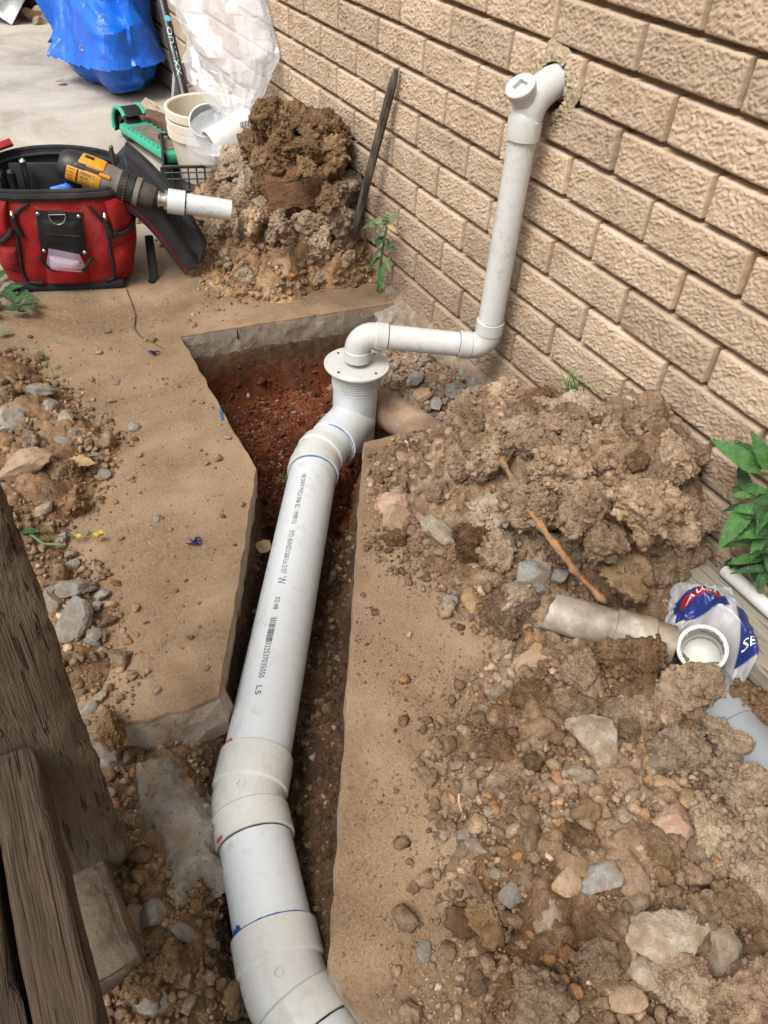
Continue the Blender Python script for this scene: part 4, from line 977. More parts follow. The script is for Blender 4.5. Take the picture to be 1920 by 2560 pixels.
# grit scattered over the bare parts of both slabs
rg = np.random.default_rng(12)
P1 = sample(3200, (-1.3, 0.35, -1.1, -0.1), lambda x, y: (poly_dist(x, y, HOLE) < -0.008) * (0.25 + 0.75 * sst(-0.1, 0.4, perlin(np.stack([x * 5, y * 5, 0 * x], 1)))) * ((x < -0.17) | (y < -0.6)), rg)
R1 = power(len(P1), 0.0007, 0.0034, 2.8, rg); joined('grit', np.column_stack([P1, R1 * 0.3]), R1, tints(len(P1), 'pale', rg), seed=3, label='fine grit scattered over the left path')
P2 = sample(3800, (-0.15, 1.2, -0.96, -0.2), lambda x, y: (edge_s(x, y)[1] > 0.008) * (cover(x, y) < 0.3) * (0.25 + 0.75 * sst(-0.1, 0.4, perlin(np.stack([x * 5, y * 5, 0 * x], 1)))), rg)
R2 = power(len(P2), 0.0007, 0.0036, 2.8, rg); joined('grit', np.column_stack([P2, R2 * 0.3]), R2, tints(len(P2), 'brown', rg), seed=4, label='fine grit scattered over the right slab')
# ------------------------------------------------------------------ old clay pipe, concrete lump, fence timber
def wood(name, c1, c2, dark, scale=(1, 1, 1), moss=None):
    n = NT(name); co = n.coords(scale)
    gr = n.noise(60, 4, 0.6, dist=0.12); big = n.noise(9, 4, 0.6)
    cc = n.mix(n.mr(gr, 0.3, 0.7), c1, c2)
    cc = n.mix(n.mr(big, 0.45, 0.72, 0, 0.75), cc, dark)
    cs_ = n.n('ShaderNodeMapping'); cs_.inputs['Scale'].default_value = tuple(0.22 if q < 0.5 else 1.0 for q in scale); n.l(co, cs_.inputs['Vector']); ck = n.mr(n.noise(170, 2, 0.6, co=cs_.outputs[0]), 0.30, 0.37, 1, 0); fine_ = n.noise(420, 2, 0.6, co=cs_.outputs[0])
    cc = n.mix(n.mr(fine_, 0.4, 0.65, 0, 0.4), cc, sc3(dark, 0.9))
    cc = n.mix(n.math('MULTIPLY', ck, 0.7), cc, sc3(dark, 0.4))
    if moss: cc = n.mix(n.mr(n.noise(14, 4), 0.55, 0.75, 0, 0.5), cc, moss)
    n.col(cc); n.set(Roughness=0.9); n.b.inputs['Specular IOR Level'].default_value = 0.2
    n.bump(n.math('SUBTRACT', n.math('ADD', gr, n.math('MULTIPLY', fine_, 0.8)), n.math('MULTIPLY', ck, 1.5)), 0.004)
    return n.m
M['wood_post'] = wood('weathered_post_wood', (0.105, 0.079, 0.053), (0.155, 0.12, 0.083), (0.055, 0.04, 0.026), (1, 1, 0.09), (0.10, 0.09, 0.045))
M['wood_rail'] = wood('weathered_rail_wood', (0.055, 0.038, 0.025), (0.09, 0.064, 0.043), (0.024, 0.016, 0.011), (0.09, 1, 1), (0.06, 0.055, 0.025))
def timber(name, p0, p1, w, t, mat, parent=None, wdir=(0, 1, 0), seg=40, amp=0.002, seed=0, chip=0.006, nw=8, **kw):
    """a worn beam: ring of section points swept from p0 to p1"""
    p0 = Vector(p0); p1 = Vector(p1); ax = (p1 - p0).normalized(); W = Vector(wdir); W = (W - ax * W.dot(ax)).normalized(); T = ax.cross(W)
    sec = []
    hw, ht = w / 2, t / 2; b = 0.004
    for i in range(nw + 1): sec.append((-hw + b + (w - 2 * b) * i / nw, -ht))
    for i in range(nw + 1): sec.append((hw, -ht + b + (t - 2 * b) * i / nw))
    for i in range(nw + 1): sec.append((hw - b - (w - 2 * b) * i / nw, ht))
    for i in range(nw + 1): sec.append((-hw, ht - b - (t - 2 * b) * i / nw))
    m = len(sec); v = []; f = []
    for k in range(seg + 1):
        q = p0 + (p1 - p0) * k / seg
        for (a, c) in sec:
            nn = perlin(np.array([[a * 60 + seed, c * 60, k * 0.35]]))[0]; n2 = perlin(np.array([[a * 9 + seed, c * 9, k * 0.12 + 4]]))[0]
            corner = (abs(abs(a) - hw) < 0.006) and (abs(abs(c) - ht) < 0.006)
            d = amp * nn + amp * 1.6 * n2 - (chip * max(0, perlin(np.array([[seed + a * 3, c * 3, k * 0.5]]))[0]) if corner else 0)
            s_ = 1 + d / max(hw, ht) * 2; v.append(q + W * a * s_ + T * c * s_ + (ax * (0.004 * nn) if k in (0, seg) else Vector((0, 0, 0))))
    for k in range(seg):
        for i in range(m): j = (i + 1) % m; f.append((k * m + i, k * m + j, (k + 1) * m + j, (k + 1) * m + i))
    f.append(tuple(range(m))); f.append(tuple(seg * m + i for i in range(m - 1, -1, -1)))
    mb = MB(); mb.add(v, f); return mb.build(name, M[mat] if isinstance(mat, str) else mat, parent, sharp=50, **kw)
fence = thing('timber_fence', 'old weathered grey-brown timber fence post and rails at the lower left', 'fence', (0.55, -1.2, -0.05))
th = math.radians(5); wdir = Vector((-math.sin(th), math.cos(th), 0)); tdir = Vector((math.cos(th), math.sin(th), 0))
pb = Vector((0.567, -1.146, -0.012)) - wdir * 0.06 - tdir * 0.045
pt = Vector((0.485, -1.170, 0.80)) - wdir * 0.06 - tdir * 0.045; pt2 = pb + (pt - pb) * 1.55
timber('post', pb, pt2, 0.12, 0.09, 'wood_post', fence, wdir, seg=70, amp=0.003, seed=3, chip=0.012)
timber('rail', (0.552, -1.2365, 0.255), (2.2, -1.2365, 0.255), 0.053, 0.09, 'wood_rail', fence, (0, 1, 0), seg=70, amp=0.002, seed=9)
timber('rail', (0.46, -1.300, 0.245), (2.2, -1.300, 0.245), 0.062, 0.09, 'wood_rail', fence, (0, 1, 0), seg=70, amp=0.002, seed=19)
# broken concrete block beside the post
vv, ff = ICO[5]; q = np.sign(vv) * np.abs(vv) ** 0.28; q = q / np.max(np.abs(q), axis=1)[:, None]; q = q * (1 - 0.10 * np.linalg.norm(q, axis=1)[:, None] / 1.73)
q = q * np.array([0.085, 0.045, 0.036]); q = q + (0.0035 * fbm(q * 40, 4))[:, None] * np.sign(q)
me = mesh_np(q, ff, name='concrete_block'); bl = link('concrete_block', me, plain('dirty_concrete_block', (0.135, 0.108, 0.078), 0.95, 0.2, var=0.3, nscale=30, bump=0.004, bscale=110, dirt=(0.12, 0.08, 0.045)), label='worn grey-brown concrete block in the soil below the fence rail', cat='concrete block')
bl.location = (0.625, -1.215, -0.022); bl.rotation_euler = (0.10, 0.06, 0.06)
# grey lump of old footing concrete between the broken slab and the pipe
FP = np.array([tuple(g(a, b, -0.035)[:2]) for a, b in [(470, 1785), (430, 1850), (470, 1930), (530, 1985), (548, 2080), (556, 2160), (500, 2200), (430, 2275), (390, 2180), (345, 2090), (305, 1960), (325, 1900), (400, 1840)]])
def h_ft(x, y):
    d = poly_dist(x, y, FP) + 0.018 * perlin(np.stack([x * 24, y * 24, 0 * x], 1)) + 0.010 * perlin(np.stack([x * 70, y * 70, 0 * x], 1)); z3 = np.stack([x, y, 0 * x], 1)
    return -0.082 + 0.047 * sst(-0.020, 0.030, d) + 0.012 * fbm(z3 * 26, 4) * sst(0, 0.02, d) - 0.25 * np.maximum(0, y + 1.06)
gx_ = np.arange(0.33, 0.70, 0.003); gy_ = np.arange(-1.20, -0.96, 0.003); X_, Y_ = np.meshgrid(gx_, gy_)
V_ = np.stack([X_.ravel(), Y_.ravel(), h_ft(X_.ravel(), Y_.ravel())], 1); F_ = grid_faces(len(gx_), len(gy_))
d_ = poly_dist(V_[:, 0], V_[:, 1], FP); F_ = F_[(d_[F_] > -0.018).all(1)]
lump = mesh_np(V_, F_, name='footing_lump')
nn_ = NT('broken_grey_concrete'); nn_.coords()
c_ = nn_.ramp(nn_.noise(16, 4, 0.65), [(0.3, (0.15, 0.128, 0.10)), (0.55, (0.235, 0.212, 0.178)), (0.75, (0.31, 0.288, 0.25))])
c_ = nn_.mix(nn_.mr(nn_.noise(14, 4, 0.7), 0.50, 0.64, 0, 0.8), c_, (0.20, 0.135, 0.075)); c_ = nn_.mix(nn_.mr(nn_.voro(120), 0.0, 0.2, 0.6, 0), c_, (0.10, 0.10, 0.10))
nn_.col(c_); nn_.set(Roughness=0.92); nn_.bump(nn_.math('SUBTRACT', nn_.noise(80, 4, 0.7), nn_.mr(nn_.voro(95), 0.0, 0.25, 0.8, 0)), 0.005); M['lump'] = nn_.m
link('concrete_lump', lump, M['lump'], label='rough grey lump of old footing concrete beside the lower pipe bend', cat='concrete')
# old clay drain pipe coming out from under the right slab
nn_ = NT('old_clay_pipe'); nn_.coords()
c_ = nn_.ramp(nn_.noise(11, 4, 0.65), [(0.3, (0.13, 0.072, 0.043)), (0.5, (0.22, 0.145, 0.095)), (0.7, (0.31, 0.225, 0.16))]); c_ = nn_.mix(nn_.mr(nn_.noise(35, 3), 0.6, 0.72, 0, 0.7), c_, (0.40, 0.17, 0.08))
nn_.col(c_); nn_.set(Roughness=0.85); nn_.bump(nn_.noise(70, 4, 0.7), 0.003); M['clay'] = nn_.m
ca = Vector((-0.50, -0.285, -0.085)); cb = Vector((-0.10, -0.190, -0.062)); cdir = (cb - ca).normalized()
cm = MB(); pts_ = [ca + (cb - ca) * i / 40 for i in range(41)]; cm.tube(pts_, [0.048 + 0.0008 * math.sin(i * 1.7) for i in range(41)], 40)
cm.build('old_clay_pipe', M['clay'], label='old dirty terracotta drain pipe running under the right slab corner', cat='clay pipe')
# ------------------------------------------------------------------ things on the right heap
M['old_pvc'] = plain('dirty_old_pvc', (0.34, 0.29, 0.235), 0.55, var=0.2, nscale=16, dirt=(0.17, 0.125, 0.085), dirt_amt=0.8, bump=0.0008, bscale=60)
nn_ = NT('scuffed_old_pvc'); nn_.coords()
c_ = nn_.ramp(nn_.noise(14, 4, 0.7), [(0.30, (0.11, 0.08, 0.055)), (0.46, (0.21, 0.168, 0.125)), (0.60, (0.30, 0.255, 0.20)), (0.76, (0.48, 0.44, 0.38))]); nn_.col(c_); nn_.set(Roughness=0.5); nn_.bump(nn_.noise(60, 3), 0.0012); M['old_pvc'] = nn_.m
M['white_pvc_cut'] = plain('cut_white_pvc', (0.50, 0.50, 0.45), 0.5, var=0.12)
M['teal'] = plain('teal_solvent', (0.0, 0.12, 0.17), 0.35, var=0.3)
TA = Vector((0.481, -0.398, 0.073)); TB = Vector((0.652, -0.236, 0.071)); tax = (TB - TA).normalized(); R65 = 0.0345
tee = thing('pipe_offcut', 'dirty old grey pipe offcut with a cut white junction socket lying on the heap', 'pipe offcut', (0.56, -0.3, 0.02))
# hollow tube with a slanted broken end
seg = 40; v = []; f = []; rows = 14
N_ = (Vector((0, 0, 1)) - tax * tax.z).normalized(); B_ = tax.cross(N_); L_ = (TB - TA).length
for layer, rad in ((0, R65), (1, R65 - 0.003)):
    for i in range(rows + 1):
        for k in range(seg):
            a = 2 * math.pi * k / seg; e = N_ * math.cos(a) + B_ * math.sin(a)
            st_ = 0.016 * math.sin(a + 2.6) - 0.006 * math.cos(2 * a) + 0.0012 * math.sin(9 * a); s_ = (st_ + 0.015) * (1 - i / rows) + (L_ - 0.012) * i / rows
            v.append(TA + tax * s_ + e * rad)
for layer in (0, 1):
    o_ = layer * (rows + 1) * seg
    for i in range(rows):
        for k in range(seg): f.append((o_ + i * seg + k, o_ + i * seg + (k + 1) % seg, o_ + (i + 1) * seg + (k + 1) % seg, o_ + (i + 1) * seg + k))
o_ = (rows + 1) * seg
for k in range(seg): f.append((k, (k + 1) % seg, o_ + (k + 1) % seg, o_ + k))
MB().add(v, f).build('pipe', M['old_pvc'], tee, sharp=40)
MB().lathe([(R65 - 0.001, 0.125), (R65 + 0.004, 0.126), (R65 + 0.004, 0.19), (R65 + 0.001, 0.193), (R65 + 0.001, 0.225)], TA, tax, 40).build('collar', M['old_pvc'], tee, sharp=25)
SC_ = TA + tax * 0.268 + Vector((0.004, 0, 0.012)); sax = (Vector(CAM) - SC_).normalized(); sax = (sax + Vector((-0.05, -0.05, 0.30))).normalized()
MB().lathe([(0.0, -0.058), (0.0385, -0.058), (0.0405, -0.050), (0.041, 0.022), (0.0405, 0.024)], SC_, sax, 48).build('socket', M['old_pvc'], tee, sharp=25)
MB().lathe([(0.0405, 0.024), (0.0395, 0.0248), (0.0375, 0.0248), (0.0372, 0.0238), (0.0345, 0.0238), (0.0338, 0.0225), (0.0335, -0.030), (0.031, -0.032), (0.031, -0.055), (0.0, -0.055)], SC_, sax, 48).build('socket_rim', M['white_pvc_cut'], tee, sharp=25)
v = []; f = []; aa = Vector((1, 0, 0)); n0 = (aa - sax * aa.dot(sax)).normalized(); b0 = sax.cross(n0)
dv_ = Vector(RR[0]) * 1.0 - Vector(RR[1]) * 0.5; am_ = math.atan2(dv_.dot(b0), dv_.dot(n0))
for i in range(31):
    a = am_ - 1.1 + 2.2 * i / 30; e = n0 * math.cos(a) + b0 * math.sin(a)
    for s_ in (-0.010, 0.000): v.append(SC_ + e * 0.0328 + sax * (s_ - 0.002 * math.sin(i * 0.4)))
for i in range(30): f.append((2 * i, 2 * i + 1, 2 * i + 3, 2 * i + 2))
link('solvent_ring', mesh(v, f), M['teal'], tee)
sw = MB(); rr_ = random.Random(2)
for i in range(40):
    a = rr_.uniform(0, 6.28); e = n0 * math.cos(a) + b0 * math.sin(a); p = SC_ + e * 0.034 + sax * 0.0235; sw.tube([p, p - e * rr_.uniform(.001, .003) + sax * rr_.uniform(-.002, .002)], 0.0005, 4)
sw.build('burr', M['white_pvc_cut'], tee, kind='stuff')
# crumpled carrier bag
def film(name, c, alpha, rough=0.25, trans=0.4, attr=False):
    n = NT(name); n.coords(); n.col(n.attr() if attr else c); n.set(Roughness=rough, Alpha=alpha)
    n.b.inputs['Specular IOR Level'].default_value = 0.6
    tr = n.n('ShaderNodeBsdfTranslucent'); tr.inputs[0].default_value = (*c, 1)
    if attr: n.l(n.attr(), tr.inputs[0])
    mx = n.n('ShaderNodeMixShader'); mx.inputs[0].default_value = trans; n.l(n.b.outputs[0], mx.inputs[1]); n.l(tr.outputs[0], mx.inputs[2])
    tp = n.n('ShaderNodeBsdfTransparent'); m2 = n.n('ShaderNodeMixShader'); m2.inputs[0].default_value = alpha if not isinstance(alpha, bpy.types.NodeSocket) else 0.5
    n.b.inputs['Alpha'].default_value = 1.0
    n.l(tp.outputs[0], m2.inputs[1]); n.l(mx.outputs[0], m2.inputs[2]); n.l(m2.outputs[0], n.out.inputs[0]); return n
M['carrier'] = film('carrier_bag_film', (0.75, 0.75, 0.77), 0.93, 0.3, 0.25, attr=True).m
def crumple(p, s): return billow(p * s, 3) - 0.45
nu, nv = 90, 110
U, W_ = np.meshgrid(np.linspace(0, 1, nu), np.linspace(0, 1, nv)); u = U.ravel(); w = W_.ravel()
top = g(1735, 1500, 0.05); bot = g(1795, 1785, 0.03)
ax1 = Vector((bot.x - top.x, bot.y - top.y, 0)); side = Vector((0.55, 0.83, 0)).normalized()
wid = 0.095 + 0.03 * np.sin(w * 3.0) - 0.055 * sst(0.55, 1.0, w)
px_ = top.x + ax1.x * w + side.x * (u - 0.5) * wid * 1.08; py_ = top.y + ax1.y * w + side.y * (u - 0.5) * wid * 1.08
dome = np.sqrt(np.clip(1 - (2 * u - 1) ** 2, 0, 1)) * (0.034 * sst(0, 0.25, w) * sst(1.05, 0.35, w)) + 0.030
pz_ = dome + 0.012 + 0.022 * crumple(np.stack([u * 2.2, w * 4.0, 0 * u + 1], 1), 1.0) + 0.012 * crumple(np.stack([u * 6, w * 9, 0 * u + 3], 1), 1.0)
py_ = np.minimum(py_, -0.03); ds_ = np.hypot(px_ - SC_.x, py_ - SC_.y); on_ = sst(-0.165, -0.140, py_); pz_ = pz_ + on_ * np.maximum(0, 0.068 - 0.35 * pz_); pz_ = np.where(ds_ < 0.085, np.minimum(pz_, 0.018 + 1.6 * np.maximum(0, ds_ - 0.045) + on_ * 0.03), pz_)
me = mesh_np(np.stack([px_, py_, pz_], 1), grid_faces(nu, nv), name='carrier_bag')
col = np.tile(np.array([0.56, 0.55, 0.56]), (len(u), 1))
blue = (w > 0.10) & (w < 0.30) & (u > 0.12) & (u < 0.70); blue |= (u > 0.80) & (w > 0.25) & (w < 0.66)
redm = (w > 0.12) & (w < 0.19) & (u > 0.2) & (u < 0.68); redm |= (w > 0.56) & (w < 0.70) & (u > 0.12) & (u < 0.40)
wob = 0.02 * perlin(np.stack([u * 6, w * 6, 0 * u], 1))
col[blue] = (0.025, 0.045, 0.22); col[redm] = (0.42, 0.03, 0.03)
col = col * (0.85 + 0.35 * fbm(np.stack([u * 5, w * 7, 0 * u], 1), 3))[:, None]
vcol(me, col)
cbag = thing('carrier_bag', 'crumpled white plastic carrier bag with blue and red print behind the pipe offcut', 'plastic bag', (top.x, top.y, 0.02))
link('film', me, M['carrier'], cbag)
def surf_text(body, size, fpos, parent, mat, name='lettering'):
    me = text_mesh(body, size); v = [fpos(q.co.x, q.co.y) for q in me.vertices]; fs = [tuple(p.vertices) for p in me.polygons]; bpy.data.meshes.remove(me)
    return link(name, mesh(v, fs, smooth=False), mat, parent)
M['print_white'] = plain('white_print', (0.75, 0.75, 0.76), 0.5)
Zg = pz_.reshape(nv, nu); Xg = px_.reshape(nv, nu); Yg = py_.reshape(nv, nu)
def bag_pt(uu, ww):
    i = min(max(uu, 0), 1) * (nu - 1); j = min(max(ww, 0), 1) * (nv - 1); i0 = min(int(i), nu - 2); j0 = min(int(j), nv - 2); fi, fj = i - i0, j - j0
    r = []
    for A in (Xg, Yg, Zg): r.append(A[j0, i0] * (1 - fi) * (1 - fj) + A[j0, i0 + 1] * fi * (1 - fj) + A[j0 + 1, i0] * (1 - fi) * fj + A[j0 + 1, i0 + 1] * fi * fj)
    return (r[0], r[1], r[2] + 0.0022)
surf_text('AUSTRA', 0.05, lambda a, b: bag_pt(0.24 + a * 2.0, 0.18 - b * 1.1), cbag, M['print_white'])
surf_text('SE', 0.09, lambda a, b: bag_pt(0.82 + a * 1.3, 0.60 - b * 1.0), cbag, M['print_white'])
# grey plank, white pipe, big grey pipe, white sheet
M['plank'] = wood('grey_plank', (0.29, 0.26, 0.205), (0.35, 0.32, 0.26), (0.20, 0.165, 0.12), (0.10, 1, 1))
q0 = Vector((0.40, -0.088, 0.057)); q1 = Vector((1.5, -0.096, 0.057))
timber('grey_plank', q0, q1, 0.112, 0.045, 'plank', None, (0, 1, 0.0), seg=50, amp=0.0012, seed=44, chip=0.003, label='dusty grey timber plank lying along the foot of the wall at the right', cat='plank')
wp = MB(); w0 = Vector((0.562, -0.046, 0.097)); w1 = Vector((1.3, -0.050, 0.094)); wp.tube([w0, w1], 0.0135, 24); wp.build('white_conduit', M['pvc_waste'], label='thin white plastic pipe beside the weeds at the foot of the wall', cat='pipe')
M['grey_pvc'] = plain('dusty_grey_blue_pvc', (0.20, 0.212, 0.222), 0.6, var=0.15, nscale=12, dirt=(0.24, 0.18, 0.12), dirt_amt=1.0)
ga = Vector((0.70, -0.222, 0.034)); gb = Vector((1.35, -0.335, 0.034)); gd = (gb - ga).normalized()
gp = MB(); gp.tube([ga, gb], 0.046, 40); bigp = gp.build('grey_pipe', M['grey_pvc'], label='dusty blue-grey drain pipe half buried at the right edge', cat='pipe')
MB().lathe([(0.046, 0.075), (0.0495, 0.0755), (0.0495, 0.10), (0.046, 0.1005)], ga, gd, 40).build('collar', M['grey_pvc'], bigp)
sh = MB(); sh.box((0.90, -0.225, 0.030), (0.42, 0.035, 0.006), (0.5, 0, -0.10), bev=0.001, seg=1); sh.build('white_offcut', plain('white_sheet', (0.66, 0.66, 0.64), 0.6), label='narrow white sheet offcut between the plank and the grey pipe', cat='offcut')
# rusty rod lying over the clods
nn_ = NT('rusty_iron'); nn_.coords(); c_ = nn_.ramp(nn_.noise(45, 4, 0.7), [(0.35, (0.14, 0.085, 0.045)), (0.52, (0.28, 0.18, 0.10)), (0.62, (0.46, 0.17, 0.03)), (0.75, (0.50, 0.20, 0.04))]); nn_.col(c_); nn_.set(Roughness=0.95); nn_.bump(nn_.noise(150, 4, 0.7), 0.004); M['rust'] = nn_.m
rp = [(1232, 1070), (1240, 1110), (1258, 1160), (1290, 1215), (1320, 1265), (1360, 1325), (1400, 1380), (1440, 1430), (1480, 1470), (1525, 1515)]
rod = MB(); pts_ = []
for i, (a, b) in enumerate(rp):
    p = pz(a, b, lambda x, y: h_right0(x, y) + 0.030); pts_.append(p)
fine = []; rad = []
for i in range(len(pts_) - 1):
    for k in range(6):
        t_ = k / 6; p = pts_[i].lerp(pts_[i + 1], t_); j = i * 6 + k; nz_ = perlin(np.array([[j * 0.4, 1.3, 2.2], [j * 0.4, 8.3, 5.2]])); fine.append(p + Vector((nz_[0], nz_[1], 0)) * 0.003); rad.append(0.0058 + 0.003 * max(-0.6, perlin(np.array([[j * 0.55, 4.4, 0.3]]))[0] * 2))
rod.tube(fine, rad, 12); rod.build('rusty_rod', M['rust'], sharp=80, label='thin crusted rusty-orange rod lying across the clods of the big heap', cat='rod')
# black bar leaning on the wall
n2 = NT('worn_black_steel'); n2.coords((1, 1, 0.2)); zz = n2.sepx(n2.tc.outputs['Object'])
c_ = n2.mix(n2.mr(n2.noise(60, 4, 0.7), 0.42, 0.66, 0, 0.85), (0.045, 0.042, 0.038), (0.20, 0.175, 0.145)); c_ = n2.mix(n2.mr(zz[2], 0.03, 0.13, 0.85, 0), c_, (0.22, 0.17, 0.12)); n2.col(c_); n2.set(Roughness=0.45, Metallic=0.3); n2.bump(n2.noise(80, 3), 0.001); M['bar'] = n2.m
bb = MB(); b0_ = Vector((-0.957, -0.088, -0.005)); b1_ = Vector((-0.832, -0.018, 0.598)); bd = (b1_ - b0_)
bb.tube([b0_, b0_ + bd * 0.05, b0_ + bd * 0.9, b0_ + bd * 0.955, b1_ + bd * 0.005], [0.013, 0.0125, 0.0125, 0.0115, 0.007], 8, flat=0.92); bb.build('digging_bar', M['bar'], sharp=30, label='black steel digging bar leaning against the brick wall', cat='bar')
# ------------------------------------------------------------------ red tool bag
BU = Vector((0.26, 0.965, 0)).normalized(); BN = Vector((BU.y, -BU.x, 0)); BP = Vector((-1.115, -0.868, 0))     # width axis, front normal, base of the front
def BL3(a, b, c): return BP + BU * a - BN * b + Vector((0, 0, c))
def bag_px(x, y, b=0.0):
    d = ray(x, y); n_ = np.array(BN); o = np.array(BP - BN * b); t = ((o - CAM) @ n_) / (d @ n_); p = Vector(CAM + d * t); return (p - BP).dot(BU), p.z
fab = NT('red_canvas'); fab.coords()
c_ = fab.mix(fab.mr(fab.noise(18, 4, 0.65), 0.35, 0.7), (0.20, 0.006, 0.009), (0.33, 0.011, 0.014)); c_ = fab.mix(fab.mr(fab.noise(11, 4, 0.7), 0.50, 0.72, 0, 0.5), c_, (0.30, 0.11, 0.085))
fab.col(c_); fab.set(Roughness=0.72); fab.b.inputs['Specular IOR Level'].default_value = 0.3; fab.bump(fab.math('ADD', fab.noise(500, 2), fab.math('MULTIPLY', fab.noise(30, 3), 1.5)), 0.0015); M['red'] = fab.m
M['blackfab'] = plain('black_canvas', (0.016, 0.016, 0.017), 0.8, 0.3, var=0.4, nscale=30, bump=0.0015, bscale=300, dirt=(0.06, 0.05, 0.042), dirt_amt=0.5)
M['greyfab'] = plain('dusty_black_canvas', (0.032, 0.032, 0.034), 0.85, 0.25, var=0.35, nscale=20, bump=0.001, bscale=400, dirt=(0.09, 0.082, 0.075), dirt_amt=0.6)
M['steel'] = plain('bright_steel', (0.55, 0.53, 0.50), 0.28, 0.5, 1.0, var=0.1)
M['blackpl'] = plain('black_vinyl', (0.010, 0.010, 0.011), 0.55, 0.35, var=0.3, nscale=60, bump=0.0006)
tb = thing('tool_bag', 'open red canvas tool bag with black trim standing on the path', 'tool bag', (BP.x, BP.y, 0))
def sec_(c):
    t = min(max((c - 0.02) / 0.26, 0), 1); A = 0.158 + 0.040 * math.sin(math.pi * (0.15 + 0.62 * t)) ; Bd = 0.105 + 0.035 * math.sin(math.pi * (0.12 + 0.6 * t)); return A, Bd
BCEN = 0.138
def rimz(a, front):
    return 0.283 + (0.004 * math.cos(a * 14)) if front else 0.300 + 0.016 * (1 - (a / 0.2) ** 2)
def front_b(a, c):
    A, Bd = sec_(c); p = 3.4; t = max(0.0, 1 - abs(a / A) ** p); return BCEN - Bd * t ** (1 / p)
def fold(a, c): return 0.006 * math.sin(a * 70 + 1.2 * math.sin(c * 30)) * math.exp(-((abs(a) - 0.085) / 0.05) ** 2) * math.sin(min(1, c / 0.28) * math.pi)
def FS(a, c, off=0.0): return BL3(a, front_b(a, c) - off - fold(a, c), c)
ring = 96; lev = 26; v = []; f = []
for j in range(lev + 1):
    c0 = 0.022 + (0.283 - 0.022) * j / lev
    for k in range(ring):
        an = 2 * math.pi * k / ring; p = 3.4; A, Bd = sec_(c0)
        ca, sa = math.cos(an), math.sin(an); rr = (abs(ca / A) ** p + abs(sa / Bd) ** p) ** (-1 / p); a = rr * ca; b = rr * sa
        fr = 0.5 - 0.5 * sa; top_ = rimz(a, True) * fr + rimz(a, False) * (1 - fr)
        c = 0.022 + (top_ - 0.022) * j / lev
        off = fold(a, c0) if sa < -0.3 else 0.004 * perlin(np.array([[a * 14, b * 14, c * 14]]))[0]
        q = BL3(a, BCEN + b - (off if sa < -0.3 else 0), c) + (BU * (off * ca) if sa >= -0.3 else Vector((0, 0, 0)))
        v.append(q)
for j in range(lev):
    for k in range(ring): f.append((j * ring + k, j * ring + (k + 1) % ring, (j + 1) * ring + (k + 1) % ring, (j + 1) * ring + k))
f.append(tuple(range(ring)))
rim = [Vector(q) for q in v[-ring:]]; cen = BL3(0, BCEN, 0.29)
MB().add(v, f).build('body', M['red'], tb, sharp=80)
lv = []; lf = []
for j in range(9):
    t = j / 8
    for k in range(ring):
        q = rim[k].lerp(Vector((cen.x, cen.y, rim[k].z)), 0.03 + 0.10 * t); q.z = rim[k].z - 0.002 - 0.20 * t; q = q + (q - cen) * (0.02 * math.sin(k * 0.9) * t); lv.append(q)
for j in range(8):
    for k in range(ring): lf.append((j * ring + k, j * ring + (k + 1) % ring, (j + 1) * ring + (k + 1) % ring, (j + 1) * ring + k))
lf.append(tuple(8 * ring + k for k in range(ring)))
MB().add(lv, lf).build('lining', M['blackfab'], tb, sharp=80)
MB().tube(rim, 0.0065, 8, closed=True).build('rim_binding', M['blackfab'], tb)
MB().tube([q + (cen - q).normalized() * 0.012 + Vector((0, 0, -0.012)) for q in rim], 0.0045, 8, closed=True).build('zip_tape', M['greyfab'], tb)
fb = [rim[k] for k in range(ring) if math.sin(2 * math.pi * k / ring) < -0.15]
MB().tube([q - Vector((0, 0, 0.013)) + BN * 0.003 for q in fb], 0.010, 8, flat=1.2).build('front_band', M['blackfab'], tb)
MB().tube([q - Vector((0, 0, 0.012)) - BN * 0.003 for q in [rim[k] for k in range(ring) if math.sin(2 * math.pi * k / ring) > 0.1]], 0.012, 8).build('back_band', M['blackfab'], tb)
bs = MB(); bs.box(BL3(0.0, BCEN, 0.014), (0.24, 0.30, 0.026), Matrix((-BN, BU, (0, 0, 1))).transposed(), bev=0.01); bs.build('base', M['blackfab'], tb)
def line3(pxs, off, n=6):
    P = [Vector((*bag_px(x, y), 0)) for x, y in pxs]; out = []
    for i in range(len(P) - 1):
        for k in range(n):
            p0 = P[max(i - 1, 0)]; p1 = P[i]; p2 = P[i + 1]; p3 = P[min(i + 2, len(P) - 1)]; t = k / n
            q = 0.5 * ((2 * p1) + (-p0 + p2) * t + (2 * p0 - 5 * p1 + 4 * p2 - p3) * t * t + (-p0 + 3 * p1 - 3 * p2 + p3) * t ** 3); out.append(FS(q.x, max(0.03, q.y), off))
    out.append(FS(P[-1].x, max(0.03, P[-1].y), off)); return out
